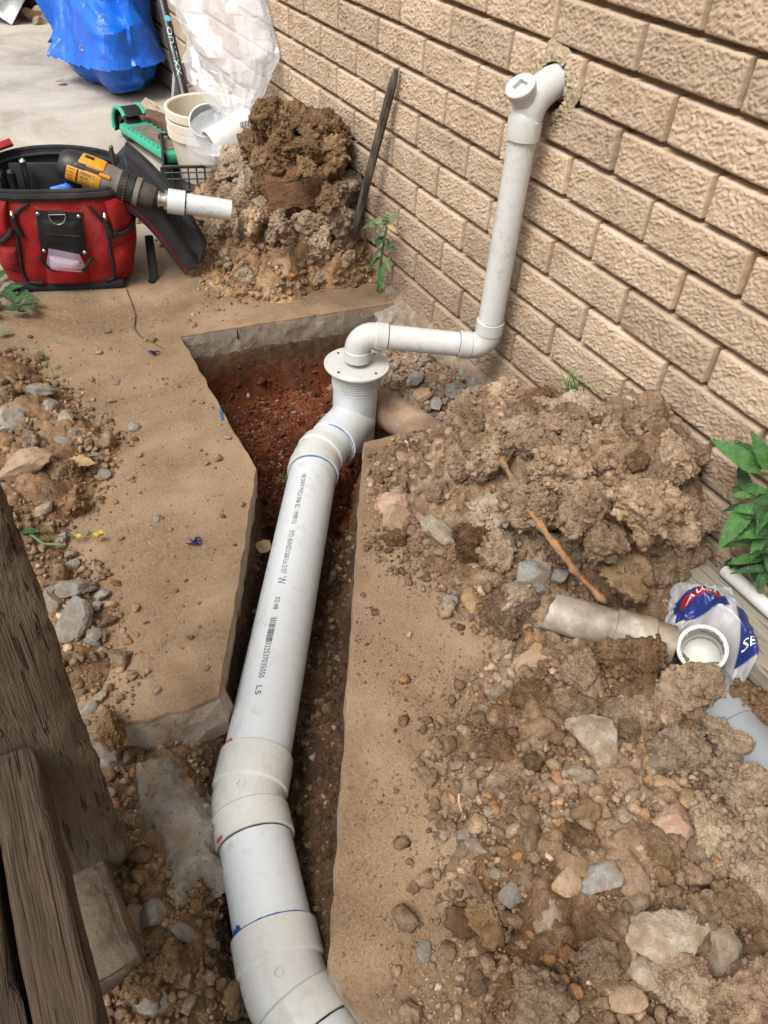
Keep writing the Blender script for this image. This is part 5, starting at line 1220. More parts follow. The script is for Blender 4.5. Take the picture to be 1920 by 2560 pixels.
def panel(pxs, off, thick, mat, name, n=14, parent=None, bulge=0.0):
    """a cloth patch on the bag front given by four corners (top left, top right, bottom right, bottom left)"""
    P = [Vector((*bag_px(x, y), 0)) for x, y in pxs]; v = []; f = []
    for layer in (0, 1):
        for i in range(n + 1):
            for j in range(n + 1):
                s_, t = j / n, i / n; q = P[0] * (1 - s_) * (1 - t) + P[1] * s_ * (1 - t) + P[2] * s_ * t + P[3] * (1 - s_) * t
                e = min(1, 6 * min(s_, 1 - s_, t, 1 - t) + 0.0)
                v.append(FS(q.x, max(0.03, q.y), off + (thick * (0.4 + 0.6 * e) + bulge * math.sin(math.pi * s_) * math.sin(math.pi * t) if layer == 0 else -0.004)))
    m = (n + 1) * (n + 1)
    for i in range(n):
        for j in range(n): k = i * (n + 1) + j; f.append((k, k + 1, k + n + 2, k + n + 1))
    per = [j for j in range(n + 1)] + [i * (n + 1) + n for i in range(1, n + 1)] + [n * (n + 1) + j for j in range(n - 1, -1, -1)] + [i * (n + 1) for i in range(n - 1, 0, -1)]
    for a, b in zip(per, per[1:] + per[:1]): f.append((a, b, m + b, m + a))
    return MB().add(v, f).build(name, mat, parent or tb, sharp=60)
for pts_ in ([(71, 508), (50, 522), (39, 540), (40, 575), (44, 609), (50, 650), (56, 690), (76, 719), (110, 726)], [(222, 515), (240, 535), (263, 563), (272, 600), (277, 640), (286, 678), (283, 705), (266, 719)]):
    MB().tube(line3(pts_, 0.003), 0.0048, 8).build('piping', M['blackfab'], tb)
panel([(85, 518), (205, 525), (224, 640), (100, 633)], 0.000, 0.006, M['red'], 'pocket_panel')
plate = panel([(88, 524), (203, 531), (219, 634), (104, 627)], 0.006, 0.004, M['blackpl'], 'tool_holder')
for pr in ([(104, 545), (197, 550), (211, 610), (113, 605)],):
    panel(pr, 0.0085, 0.006, M['blackpl'], 'holder_pocket', parent=tb)
MB().tube(line3([(114, 578), (150, 581), (201, 584)], 0.016), 0.0022, 6).build('holder_slot', M['blackfab'], tb)
for (x_, y_) in ((95, 531), (197, 538), (212, 628), (111, 622)):
    a_, c_ = bag_px(x_, y_); MB().lathe([(0.0, 0.004), (0.003, 0.0036), (0.0048, 0.002), (0.005, 0.0)], FS(a_, c_, 0.0105), BN, 16).build('rivet', M['steel'], tb)
a_, c_ = bag_px(143, 530); dr = [FS(a_ + 0.021 * math.cos(t), c_ - 0.026 * abs(math.sin(t)) if math.sin(t) > 0 else c_, 0.018) for t in np.linspace(0, math.pi, 20)]
MB().tube(dr + [dr[0]], 0.0016, 8).build('d_ring', M['steel'], tb)
MB().tube(line3([(120, 526), (143, 528), (163, 529)], 0.012), 0.007, 8).build('ring_loop', M['blackfab'], tb)
MB().tube(line3([(101, 634), (112, 655), (130, 672), (165, 681), (200, 676), (215, 665), (231, 643)], 0.012), 0.0048, 8).build('pocket_binding', M['blackfab'], tb)
panel([(112, 655), (218, 662), (222, 722), (122, 722)], 0.0, 0.012, M['red'], 'front_pocket', bulge=0.008)
fl = panel([(261, 508), (309, 498), (331, 573), (285, 583)], 0.006, 0.008, M['red'], 'pocket_flap', bulge=0.004)
panel([(286, 512), (311, 507), (318, 548), (295, 552)], 0.0155, 0.002, plain('embossed_red', (0.26, 0.006, 0.01), 0.7), 'flap_badge', n=6)
panel([(-30, 505), (15, 505), (22, 590), (-20, 605)], 0.006, 0.010, M['red'], 'pocket_flap', bulge=0.006)
MB().tube(line3([(-8, 612), (10, 600), (22, 585), (28, 570)], 0.010), 0.007, 8).build('strap', M['blackfab'], tb)
MB().tube(line3([(285, 583), (300, 588), (322, 584), (340, 570)], 0.014), 0.006, 8).build('strap', M['blackfab'], tb)
panel([(279, 625), (338, 612), (335, 690), (288, 705)], 0.0, 0.006, M['red'], 'side_pocket', bulge=0.010)
panel([(-20, 615), (42, 620), (50, 690), (0, 690)], 0.0, 0.006, M['red'], 'side_pocket', bulge=0.010)
for (x_, y_) in ((30, 534), (262, 540)):
    a_, c_ = bag_px(x_, y_); zp = MB(); zp.tube([FS(a_, c_ + 0.008, 0.010), FS(a_, c_, 0.013), FS(a_ + 0.001, c_ - 0.010, 0.010)], [0.0035, 0.0055, 0.0035], 10); zp.build('zip_pull', M['steel'], tb)
    MB().tube([FS(a_, c_ - 0.01, 0.010), FS(a_ + 0.004, c_ - 0.035, 0.010), FS(a_ + 0.012, c_ - 0.062, 0.008)], 0.0065, 8).build('pull_tab', M['blackfab'], tb)
# side handle seen behind the rim, inner organiser pockets
MB().tube([BL3(-0.17, 0.22, 0.30), BL3(-0.15, 0.235, 0.325), BL3(-0.11, 0.25, 0.335)], 0.014, 10, flat=0.7).build('carry_handle', M['red'], tb)
ip = MB(); ip.box(BL3(-0.06, 0.235, 0.235), (0.012, 0.14, 0.10), Matrix((-BN, BU, (0, 0, 1))).transposed(), bev=0.005); ip.box(BL3(-0.15, 0.20, 0.22), (0.09, 0.012, 0.10), Matrix((-BN, BU, (0, 0, 1))).transposed(), bev=0.005); ip.build('inner_pocket', M['greyfab'], tb)
# lid folded open to the right
H1 = BL3(0.185, 0.262, 0.318); H2 = BL3(0.196, 0.03, 0.272); O1 = g(508, 606, 0.10); O2 = g(487, 672, 0.035)
v = []; f = []; n = 18
nrm_ = (O1 - H1).cross(H2 - H1).normalized(); nrm_ = nrm_ if nrm_.z > 0 else -nrm_
for layer in (0, 1):
    for i in range(n + 1):
        for j in range(n + 1):
            s_, t = j / n, i / n
            # round the outer corners
            tt = t; ss = 0.5 + (s_ - 0.5) * (1 - 0.22 * max(0, (t - 0.7) / 0.3) ** 2)
            q = H1 * (1 - ss) * (1 - tt) + H2 * ss * (1 - tt) + O2 * ss * tt + O1 * (1 - ss) * tt
            e = min(s_, 1 - s_, 1 - t) ; arch = 0.030 * math.sin(math.pi * t) * (1 if layer == 0 else 1)
            v.append(q + Vector((0, 0, arch)) + nrm_ * ((0.004 - 0.014 * math.exp(-((e - 0.16) / 0.05) ** 2) * 0.35 + 0.010 * math.exp(-(e / 0.07) ** 2)) if layer == 0 else -0.045))
m = (n + 1) ** 2
for layer in (0, 1):
    for i in range(n):
        for j in range(n): k = layer * m + i * (n + 1) + j; f.append((k, k + 1, k + n + 2, k + n + 1))
per = [j for j in range(n + 1)] + [i * (n + 1) + n for i in range(1, n + 1)] + [n * (n + 1) + j for j in range(n - 1, -1, -1)] + [i * (n + 1) for i in range(n - 1, 0, -1)]
for a, b in zip(per, per[1:] + per[:1]): f.append((a, b, m + b, m + a))
V0 = v; lid = MB().add(v, f).build('lid', M['greyfab'], tb, sharp=50)
edge_ = [V0[i * (n + 1) + n] for i in range(n + 1)] + [V0[n * (n + 1) + j] for j in range(n - 1, -1, -1)] + [V0[i * (n + 1)] for i in range(n - 1, -1, -1)]
MB().tube(edge_, 0.0055, 8).build('lid_binding', M['blackfab'], lid)
MB().tube([V0[i * (n + 1) + n] - nrm_ * 0.046 for i in range(n + 1)], 0.0025, 8).build('lid_piping', M['red'], lid)
MB().tube([V0[i * (n + 1) + n - 3] + nrm_ * 0.003 for i in range(n)], 0.003, 6).build('lid_zip', M['blackfab'], lid)
hs = [g(372, 590, 0.10), g(378, 640, 0.06), g(385, 690, 0.01), g(377, 706, 0.004)]
MB().tube(hs, [0.012, 0.013, 0.012, 0.009], 8, flat=0.5).build('shoulder_strap', M['blackfab'], tb)
# ------------------------------------------------------------------ drill lying across the bag mouth, pipe on its hole saw
def dpx(x, y, b): a, c = bag_px(x, y, b); return BL3(a, b, c)
D0_ = dpx(168, 413, 0.085); D1_ = dpx(393, 498, 0.045); dax = (D1_ - D0_).normalized(); dl = (D1_ - D0_).length
dup_ = (Vector((0, 0, 1)) - dax * dax.z).normalized(); dfr = (dup_.cross(dax)); dfr = dfr if dfr.dot(BN) > 0 else -dfr
M['yellow'] = plain('yellow_tool_plastic', (0.62, 0.27, 0.008), 0.42, var=0.08, nscale=30, dirt=(0.25, 0.13, 0.03), dirt_amt=0.4)
M['toolgrey'] = plain('warm_grey_tool_casting', (0.155, 0.138, 0.115), 0.5, var=0.15)
M['darkgrey'] = plain('dark_chuck', (0.085, 0.075, 0.065), 0.45, metal=0.4, var=0.3)
dr_ = thing('power_drill', 'yellow and black cordless drill lying across the open tool bag', 'drill', D0_)
def DP(s, u=0.0, w=0.0): return D0_ + dax * s + dup_ * u + dfr * w
def dsec(prof, mat, name, flat=1.0, seg=24, sharp=35):
    mb = MB(); mb.tube([DP(s, u) for s, r, u in prof], [r * 1.14 for s, r, u in prof], seg, up=dup_, flat=flat); return mb.build(name, mat, dr_, sharp=sharp)
rear = dsec([(-0.022, 0.012, 0), (-0.020, 0.024, 0), (-0.010, 0.033, 0), (0.004, 0.037, 0), (0.020, 0.0385, 0), (0.05, 0.0375, 0), (0.052, 0.036, 0)], M['black'], 'rear_cap', 1.05)
dsec([(0.018, 0.0375, 0), (0.075, 0.037, 0), (0.090, 0.036, 0)], M['yellow'], 'motor_housing', 1.04)
dsec([(0.086, 0.0375, 0), (0.12, 0.037, 0), (0.125, 0.035, 0), (0.140, 0.0355, 0)], M['toolgrey'], 'gearbox', 1.0)
dsec([(0.138, 0.037, 0), (0.140, 0.039, 0), (0.156, 0.039, 0), (0.158, 0.0365, 0), (0.176, 0.036, 0), (0.178, 0.034, 0)], M['black'], 'clutch_ring')
dsec([(0.176, 0.032, 0), (0.178, 0.0335, 0), (0.192, 0.0335, 0), (0.194, 0.029, 0)], M['toolgrey'], 'front_collar')
dsec([(0.192, 0.028, 0), (0.215, 0.027, 0), (0.232, 0.024, 0), (0.236, 0.018, 0), (0.250, 0.011, 0)], M['darkgrey'], 'chuck')
# rubber overmould strip, top yellow cover, side label plate with lettering, vents
def dpatch(s0, s1, a0, a1, r, mat, name, n=10, parent=None, taper=0):
    v = []; f = []
    for i in range(n + 1):
        for j in range(n + 1):
            s_ = s0 + (s1 - s0) * i / n; a = a0 + (a1 - a0) * j / n; e = dup_ * math.cos(a) + dfr * math.sin(a)
            rr = r * 1.14 - 0.0015 * (i in (0, n) or j in (0, n)); v.append(DP(s_) + e * rr)
    for i in range(n):
        for j in range(n): k = i * (n + 1) + j; f.append((k, k + 1, k + n + 2, k + n + 1))
    return MB().add(v, f).build(name, mat, parent or dr_)
dpatch(0.020, 0.092, 0.82, 1.05, 0.0398, M['black'], 'overmould')
dpatch(0.030, 0.095, -0.5, 0.75, 0.0405, M['yellow'], 'top_cover')
dpatch(0.040, 0.066, 0.0, 0.32, 0.0412, M['black'], 'gear_switch')
dpatch(0.006, 0.094, 1.12, 2.05, 0.0398, M['yellow'], 'side_cover')
lp = dpatch(0.038, 0.084, 1.22, 1.92, 0.0404, plain('yellow_label', (0.45, 0.26, 0.04), 0.5), 'label_plate')
dpatch(0.032, 0.0365, 1.16, 1.98, 0.0405, M['black'], 'label_stripe')
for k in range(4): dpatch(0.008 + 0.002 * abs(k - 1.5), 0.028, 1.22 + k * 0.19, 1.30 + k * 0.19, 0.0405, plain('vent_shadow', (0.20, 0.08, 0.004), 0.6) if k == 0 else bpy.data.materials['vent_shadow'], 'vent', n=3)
for body, s0, a0, sz in (('DEWALT', 0.040, 1.36, 0.0095), ('XRP 18V', 0.040, 1.56, 0.0065), ('0-500 / 0-1800 rpm', 0.040, 1.70, 0.0045), ('HAMMERDRILL', 0.040, 1.84, 0.0045)):
    surf_text(body, sz, lambda a, b, s0=s0, a0=a0: DP(s0 + a) + (dup_ * math.cos(a0 - b / 0.041) + dfr * math.sin(a0 - b / 0.041)) * 0.0470, dr_, M['black'])
for k in range(9):
    a = 0.6 + k * 0.2; e = dup_ * math.cos(a) + dfr * math.sin(a); MB().box(DP(0.156) + e * 0.0448, (0.0022, 0.0022, 0.0012), None).build('clutch_mark', M['yellow'], dr_)
rb = MB(); rb.tube([DP(0.087, 0.0, 0.0) + (dup_ * math.cos(1.0) + dfr * math.sin(1.0)) * 0.0445, DP(0.115) + (dup_ * math.cos(1.0) + dfr * math.sin(1.0)) * 0.043], 0.005, 10); rb.tube([DP(0.075) + (dup_ * math.cos(2.05) + dfr * math.sin(2.05)) * 0.0435, DP(0.108) + (dup_ * math.cos(2.05) + dfr * math.sin(2.05)) * 0.042], 0.0055, 10); rb.build('screw_boss', M['yellow'], dr_)
hd = MB(); hd.tube([DP(0.055, -0.02), DP(0.05, -0.06), DP(0.05, -0.12)], [0.022, 0.02, 0.02], 16); hd.build('handle', M['black'], dr_)
# arbor, clamp and the coupling
E0 = D1_; pe = dpx(578, 526, 0.03); pax = (pe - E0).normalized()
arb = MB(); arb.lathe([(0.0, -0.004), (0.012, -0.004), (0.012, 0.004), (0.022, 0.006), (0.022, 0.012), (0.019, 0.013), (0.019, 0.022), (0.027, 0.024), (0.027, 0.032), (0.0, 0.032)], E0 - pax * 0.004, pax, 28); arb.build('hole_saw_arbor', M['steel'], dr_)
po = thing('pvc_pipe', 'short white plastic pipe pushed onto the drill, its open end pointing right', 'pipe', E0 + pax * 0.03)
Lp = (pe - E0).length
tubp = MB(); R_o = 0.0275
tubp.lathe([(0.0, 0.03), (R_o, 0.03), (R_o, Lp), (R_o - 0.0005, Lp + 0.0005), (R_o - 0.0035, Lp + 0.0005), (R_o - 0.004, Lp), (R_o - 0.004, 0.06), (0.0, 0.06)], E0, pax, 40); tubp.build('tube', M['pvc'], po, sharp=30)
cpl = MB(); cpl.lathe([(R_o, 0.028), (0.0325, 0.028), (0.0327, 0.030), (0.0327, 0.074), (0.0320, 0.075), (R_o, 0.075)], E0, pax, 40); cpl.build('coupling', M['pvc'], po, sharp=30)
v = []; f = []; aa = dup_; n0 = (aa - pax * aa.dot(pax)).normalized(); b0 = pax.cross(n0)
for i in range(61):
    a = 2 * math.pi * i / 60; e = n0 * math.cos(a) + b0 * math.sin(a); wv = 0.0015 + 0.0012 * perlin(np.array([[i * 0.4, 2., 3.]]))[0] * 2; cv = 0.076 + 0.002 * perlin(np.array([[i * 0.25, 6., 3.]]))[0]
    for s_ in (-1, 1): v.append(E0 + pax * (cv + s_ * max(0.0006, wv)) + e * (0.0331 if s_ < 0 else R_o + 0.0006))
for i in range(60): f.append((2 * i, 2 * i + 1, 2 * i + 3, 2 * i + 2))
link('ragged_tape', mesh(v, f), M['black'], po)
# tool handles standing in the bag
for (a_, b_, h_, r_, mt, lb) in ((-0.115, 0.165, 0.285, 0.011, 'blackpl', 'black tool handle standing at the left inside the tool bag'), (-0.085, 0.205, 0.300, 0.009, 'steel', 'steel tool shank standing at the back of the tool bag'), (0.155, 0.205, 0.335, 0.006, 'darkgrey', 'thin dark screwdriver standing at the right back of the tool bag')):
    q = BL3(a_, b_, h_); MB().tube([q - Vector((0, 0, 0.12)), q - Vector((0, 0, 0.03)), q - Vector((0.004, 0, 0.015)), q, q + Vector((0, 0.002, 0.005))], [r_ * 0.8, r_, r_ * 1.15, r_, r_ * 0.4], 12).build('hand_tool', M[mt], label=lb, cat='hand tool')
# odds and ends in the bag
bo = MB(); q = BL3(0.035, 0.07, 0.262); bo.tube([q + BU * -0.035 - Vector((0, 0, 0.03)), q + BU * -0.03, q + BU * 0.0 + Vector((0, 0, 0.005)), q + BU * 0.022 + Vector((0, 0, 0.028))], [0.012, 0.020, 0.019, 0.010], 10, flat=0.6); bo.build('blue_packet', plain('blue_plastic_packet', (0.06, 0.17, 0.62), 0.3, var=0.4, nscale=90), sharp=30, label='small crumpled blue plastic packet inside the tool bag', cat='packet')
yl = MB(); yl.box(BL3(0.135, 0.055, 0.255), (0.03, 0.085, 0.035), Matrix((-BN, BU, (0, 0, 1))).transposed(), bev=0.004); lev_ = yl.build('yellow_case', M['yellow'], label='yellow tool case corner showing under the drill in the bag', cat='tool case')
MB().lathe([(0.0, 0.001), (0.007, 0.001), (0.009, -0.001)], BL3(0.13, 0.0395, 0.262), BN, 20).build('lens', M['black'], lev_)
cl = NT('clear_blister_plastic'); cl.coords(); cl.col((0.75, 0.70, 0.85)); cl.set(Roughness=0.08, Alpha=0.32); cl.b.inputs['Specular IOR Level'].default_value = 0.8; M['clear'] = cl.m
bpk = thing('blister_pack', 'empty clear plastic blister pack tucked in the bag front pocket', 'packaging', FS(*bag_px(160, 650), 0.01))
panel([(122, 617), (200, 632), (216, 670), (116, 664)], 0.014, 0.002, M['clear'], 'tray', parent=bpk, n=8)
panel([(125, 634), (198, 648), (206, 676), (128, 668)], 0.018, 0.014, M['clear'], 'bubble', parent=bpk, n=10, bulge=0.004)
# ------------------------------------------------------------------ creased sheets
def facet(u, v, cu, cv, seed, warp=0.35, perU=None):
    """piecewise flat random height over a warped triangle lattice: sharp creases, flat panes"""
    u = np.asarray(u, float) * cu; v = np.asarray(v, float) * cv
    wq = np.stack([u * 0.5, v * 0.5, 0 * u + seed * 3.1], 1); u = u + warp * perlin(wq) * 2; v = v + warp * perlin(wq + 11.7) * 2
    i = np.floor(u).astype(int); j = np.floor(v).astype(int); fu = u - i; fv = v - j
    def hv(a, b):
        if perU: a = a % perU
        return (PERM[(PERM[(a + 57 * seed) & 511] + b + 19 * seed) & 511] / 255.5) - 1.0
    h00, h10, h01, h11 = hv(i, j), hv(i + 1, j), hv(i, j + 1), hv(i + 1, j + 1); low = fu + fv < 1
    return np.where(low, h00 + (h10 - h00) * fu + (h01 - h00) * fv, h11 + (h01 - h11) * (1 - fu) + (h10 - h11) * (1 - fv))
# ------------------------------------------------------------------ crate, buckets, bag of fittings
M['crate'] = plain('black_crate_plastic', (0.020, 0.021, 0.022), 0.42, var=0.3, nscale=30, dirt=(0.12, 0.11, 0.10), dirt_amt=0.5)
CO = Vector((-1.745, -0.405, 0)); CU = Vector((0.26, 0.965, 0)).normalized(); CV = Vector((-CU.y, CU.x, 0)); CW, CDp, CH = 0.34, 0.36, 0.108
Rc = Matrix((CU, CV, (0, 0, 1))).transposed()
def CB(a, b, c): return CO + CU * a + CV * b + Vector((0, 0, c))
crate = thing('plastic_crate', 'black slatted plastic crate holding the stacked buckets', 'crate', CO)
def cbox(a, b, c, sx, sy, sz, name, bev=0.003): MB().box(CB(a, b, c), (sx, sy, sz), Rc, bev=bev, seg=1).build(name, M['crate'], crate)
cbox(CW / 2, CDp / 2, 0.006, CW, CDp, 0.008, 'base')
for (z, h) in ((0.014, 0.02), (0.060, 0.006), (0.082, 0.006), (0.102, 0.012)):
    cbox(CW / 2, 0, z, CW + 0.008, 0.006, h, 'side_rail'); cbox(CW / 2, CDp, z, CW + 0.008, 0.006, h, 'side_rail'); cbox(0, CDp / 2, z, 0.006, CDp - 0.006, h, 'side_rail'); cbox(CW, CDp / 2, z, 0.006, CDp - 0.006, h, 'side_rail')
for i in range(13):
    a = i * CW / 12; w_ = 0.02 if i in (0, 12) else 0.006
    cbox(a, 0.001, 0.052, w_, 0.004, 0.100, 'slat', 0.001); cbox(a, CDp - 0.001, 0.052, w_, 0.004, 0.100, 'slat', 0.001)
    if 0 < i < 12: cbox(0.001, i * CDp / 12, 0.052, 0.004, w_, 0.100, 'slat', 0.001)
cbox(0.003, CDp * 0.5, 0.075, 0.004, CDp * 0.94, 0.075, 'end_panel')
M['bucket'] = plain('cream_bucket_plastic', (0.66, 0.60, 0.49), 0.42, var=0.06, nscale=14, dirt=(0.42, 0.35, 0.27), dirt_amt=0.35)
BKc = Vector((-1.865, -0.190, 0.012))
lab = ['bottom', 'middle', 'top']
for i, (zb, zt_, tilt) in enumerate(((0.0, 0.175, 0.0), (0.030, 0.207, 0.012), (0.062, 0.246, 0.025))):
    mb = MB(); r0, r1 = 0.116, 0.142; ax_ = Vector((tilt, -tilt, 1)).normalized()
    mb.lathe([(0.0, 0.0), (r0, 0.0), (r1 - 0.004, zt_ - zb - 0.03), (r1 + 0.006, zt_ - zb - 0.028), (r1 + 0.008, zt_ - zb - 0.002), (r1 + 0.006, zt_ - zb), (r1 - 0.002, zt_ - zb), (r1 - 0.006, zt_ - zb - 0.004), (r0 - 0.003, 0.006), (0.0, 0.006)], BKc + Vector((0, 0, zb)), ax_, 56)
    mb.build('bucket', M['bucket'], sharp=30, label=('cream plastic bucket, %s of the three nested in the black crate' % lab[i]), cat='bucket', group='nested buckets in the crate')
# fittings in a clear plastic bag hanging over the bucket rim
M['fit_white'] = plain('new_pvc_fitting', (0.62, 0.61, 0.57), 0.3, var=0.06); M['fit_grey'] = plain('fitting_bore', (0.36, 0.37, 0.35), 0.4, var=0.08)
def bkpx(x, y, X):
    d = ray(x, y); t = (X - CAM[0]) / d[0]; return Vector(CAM + d * t)
fit = thing('pipe_bend', 'large new white plastic pipe bend inside the clear bag, its bore facing left', 'pipe fitting', bkpx(600, 400, -1.58))
f0 = bkpx(527, 368, -1.56); f1 = bkpx(590, 335, -1.57); f2 = bkpx(618, 300, -1.60); fax = (f0 - f1).normalized()
pth = [f0, f0.lerp(f1, 0.35)] + [f0.lerp(f1, 0.35).lerp(f1, t).lerp(f1.lerp(f2, t), t) for t in np.linspace(0.15, 1, 9)]
fm = MB(); fm.tube(pth, [0.056, 0.056] + [0.054] * 9, 36, cap=False); fm.build('outer_wall', M['fit_white'], fit, sharp=40)
fm = MB(); fm.tube(pth[:8], [0.050] * 8, 36, cap=False); fm.build('bore', M['fit_grey'], fit, sharp=40)
t0 = (pth[1] - pth[0]).normalized(); MB().lathe([(0.050, 0.0), (0.0525, -0.002), (0.056, 0.0)], pth[0], t0, 36).build('rim', M['fit_white'], fit)
bcq = MB(); qs = bkpx(602, 322, -1.50)
fit2 = thing('pipe_socket', 'new white pipe socket inside the clear bag with its round mouth tilted up', 'pipe fitting', bkpx(500, 330, -1.60))
s0_ = bkpx(516, 300, -1.62); sax_ = (Vector((0.62, -0.42, 0.80))).normalized()
MB().lathe([(0.0, -0.09), (0.058, -0.09), (0.060, -0.004), (0.0605, 0.0), (0.058, 0.001), (0.055, 0.0), (0.053, -0.07), (0.0, -0.07)], s0_, sax_, 44).build('socket', plain('pvc_socket_grey', (0.50, 0.51, 0.49), 0.35, var=0.06), fit2, sharp=30)
# clear bag film: pouch round the fittings, drawn-in neck, loose flared top
flm = NT('clear_bag_film'); flm.coords()
gl = flm.b; gl.inputs['Base Color'].default_value = (0.52, 0.52, 0.54, 1); gl.inputs['Roughness'].default_value = 0.13; gl.inputs['Specular IOR Level'].default_value = 0.9
trn = flm.n('ShaderNodeBsdfTransparent'); mxs = flm.n('ShaderNodeMixShader')
flm.l(flm.mix(1.0, flm.attr('tint'), 1.0, 'MULTIPLY'), mxs.inputs[0]); flm.l(trn.outputs[0], mxs.inputs[1]); flm.l(gl.outputs[0], mxs.inputs[2]); flm.l(mxs.outputs[0], flm.out.inputs[0]); M['film'] = flm.m
cb = thing('clear_plastic_bag', 'crumpled clear plastic bag of pipe fittings bunched up over the buckets', 'plastic bag', bkpx(560, 400, -1.55))
# centre line in the picture: pouch bottom, neck, wide top
CL = [(548, 412, 2, -1.52), (545, 400, 40, -1.53), (543, 370, 76, -1.545), (550, 340, 92, -1.555), (560, 315, 84, -1.57), (582, 292, 52, -1.585), (590, 275, 46, -1.60), (588, 240, 66, -1.62), (575, 190, 92, -1.66), (568, 140, 112, -1.70), (562, 90, 128, -1.74), (558, 40, 136, -1.78), (556, -20, 138, -1.83), (556, -80, 130, -1.88)]
nk, nr = 150, 150; tt = np.linspace(0, len(CL) - 1, nr); v = np.zeros((nr, nk, 3)); al = np.zeros((nr, nk))
right_ = np.array(RR[0]); fw = np.array(RR[2])
for i, t in enumerate(tt):
    j = min(int(t), len(CL) - 2); u_ = t - j; u2 = u_ * u_ * (3 - 2 * u_)
    xx, yy, rr, XX_ = [CL[j][k] * (1 - u2) + CL[j + 1][k] * u2 for k in range(4)]
    c = np.array(bkpx(xx, yy, XX_)); dep = (c - CAM) @ fw; R_ = rr * dep / FPX
    an = np.linspace(0, 2 * np.pi, nk, endpoint=False)
    amp = 0.06 + 0.24 * sst(5.2, 7.0, t)
    aa_ = an / (2 * np.pi); w_ = 0.5 + 0.5 * facet(aa_, an * 0 + t / 13.0, 7, 5, 3, 0.25, 7)
    w2 = 0.40 + 0.40 * facet(aa_ + 0.02 * t, an * 0 + t / 13.0, 16, 12, 5, 0.3, 16); w3 = facet(aa_ - 0.015 * t, an * 0 + t / 13.0, 34, 26, 8, 0.3, 34)
    rad = R_ * (1 - amp + amp * 2.0 * w_ + amp * 0.75 * (w2 - 0.35) + amp * 0.16 * w3); gath = 0.16 * np.exp(-((t - 5.6) / 1.1) ** 2) * np.abs(np.sin(an * 9 + 0.6 * np.sin(an * 3))); rad = rad * (1 - gath)
    dpt = 0.75 if t < 5 else 0.55
    e1 = right_; e2 = np.array([-0.86, -0.2, 0.3]); e2 = e2 - e1 * (e2 @ e1); e2 /= np.linalg.norm(e2)
    v[i] = c + np.outer(rad * np.cos(an), e1) + np.outer(rad * np.sin(an) * dpt, e2)
    al[i] = 0.15 + 0.15 * sst(0.0, 1.0, 5.0 - t) + 0.10 * np.abs(w3) ** 3 + 0.19 * sst(4.6, 6.2, t) * np.clip(0.60 + 0.7 * w2 + 0.25 * w3, 0.15, 1.3) + 0.22 * np.exp(-((t - 5.6) / 0.8) ** 2)
v[:, :, 1] = np.minimum(v[:, :, 1], -0.012)
F = []
ii, kk = np.meshgrid(np.arange(nr - 1), np.arange(nk), indexing='ij'); a_ = (ii * nk + kk).ravel(); b_ = (ii * nk + (kk + 1) % nk).ravel(); F = np.stack([a_, b_, b_ + nk, a_ + nk], 1)
me = mesh_np(v.reshape(-1, 3), F, smooth=True, name='film'); me.set_sharp_from_angle(angle=math.radians(45)); vcol(me, np.repeat(np.clip(al, 0, 0.95).reshape(-1, 1), 3, 1)); link('film', me, M['film'], cb)
bl_ = MB(); q = bkpx(602, 313, -1.455)
for k in range(7): bl_.box(q + Vector((0.0, k * 0.0052, 0.0006 * k)), (0.001, 0.0024 + 0.0012 * (k % 2), 0.018), (0.0, -0.5, -0.25))
bl_.build('barcode_label', M['ink'], fit, smooth=False)
# ------------------------------------------------------------------ scooter
M['mint'] = plain('mint_green_plastic', (0.035, 0.36, 0.22), 0.42, var=0.08, nscale=20, dirt=(0.12, 0.25, 0.17), dirt_amt=0.4)
scr = thing('kick_scooter', 'mint green kick scooter with a black grip deck standing behind the crate', 'scooter', g(380, 350))
sa = g(330, 314, 0.062); sb = g(440, 384, 0.062); sb = sa + (sb - sa).normalized() * 0.46; sx = (sb - sa).normalized(); sy = Vector((-sx.y, sx.x, 0)).normalized()
if sy.x < 0: sy = -sy
Rs = Matrix((sx, sy, sx.cross(sy))).transposed()
def SP(a, b, c): return sa + sx * a + sy * b + Vector((0, 0, c))
dkb = MB(); dkb.box(SP(0.21, 0, 0), (0.42, 0.115, 0.036), Rs, bev=0.012); dkb.build('deck', M['mint'], scr)
MB().box(SP(0.23, 0, 0.0195), (0.30, 0.078, 0.004), Rs, bev=0.001, seg=1).build('grip_tape', plain('dusty_grip_tape', (0.15, 0.12, 0.09), 0.95, var=0.3, bump=0.002), scr)
for s_ in (-1, 1):
    for k in range(8): MB().box(SP(0.08 + k * 0.035, s_ * 0.049, 0.0188), (0.022, 0.006, 0.002), Rs @ Matrix.Rotation(0.5, 3, 'Z')).build('tread_mark', M['mint'], scr)
def wheel(c, ax_, r, w_, name):
    MB().lathe([(r * 0.55, -w_ / 2), (r * 0.92, -w_ / 2), (r, -w_ * 0.25), (r, w_ * 0.25), (r * 0.92, w_ / 2), (r * 0.55, w_ / 2)], c, ax_, 32).build(name, M['black'], scr)
    MB().lathe([(0.0, -w_ * 0.4), (r * 0.56, -w_ * 0.35), (r * 0.56, w_ * 0.35), (0.0, w_ * 0.4)], c, ax_, 24).build('hub', M['darkgrey'], scr)
wheel(SP(-0.01, 0, -0.004), sy, 0.052, 0.06, 'rear_wheel'); wheel(SP(0.49, 0, 0.0), sy, 0.060, 0.026, 'front_wheel')
v = []; f = []
for i in range(15):
    a = math.radians(205 - 165 * i / 14); cx, cz = -0.01 + 0.066 * math.cos(a), -0.004 + 0.072 * math.sin(a)
    for b in (-0.045, -0.033, 0.033, 0.045): v.append(SP(cx, b, cz + (0.004 if abs(b) < 0.04 else 0)))
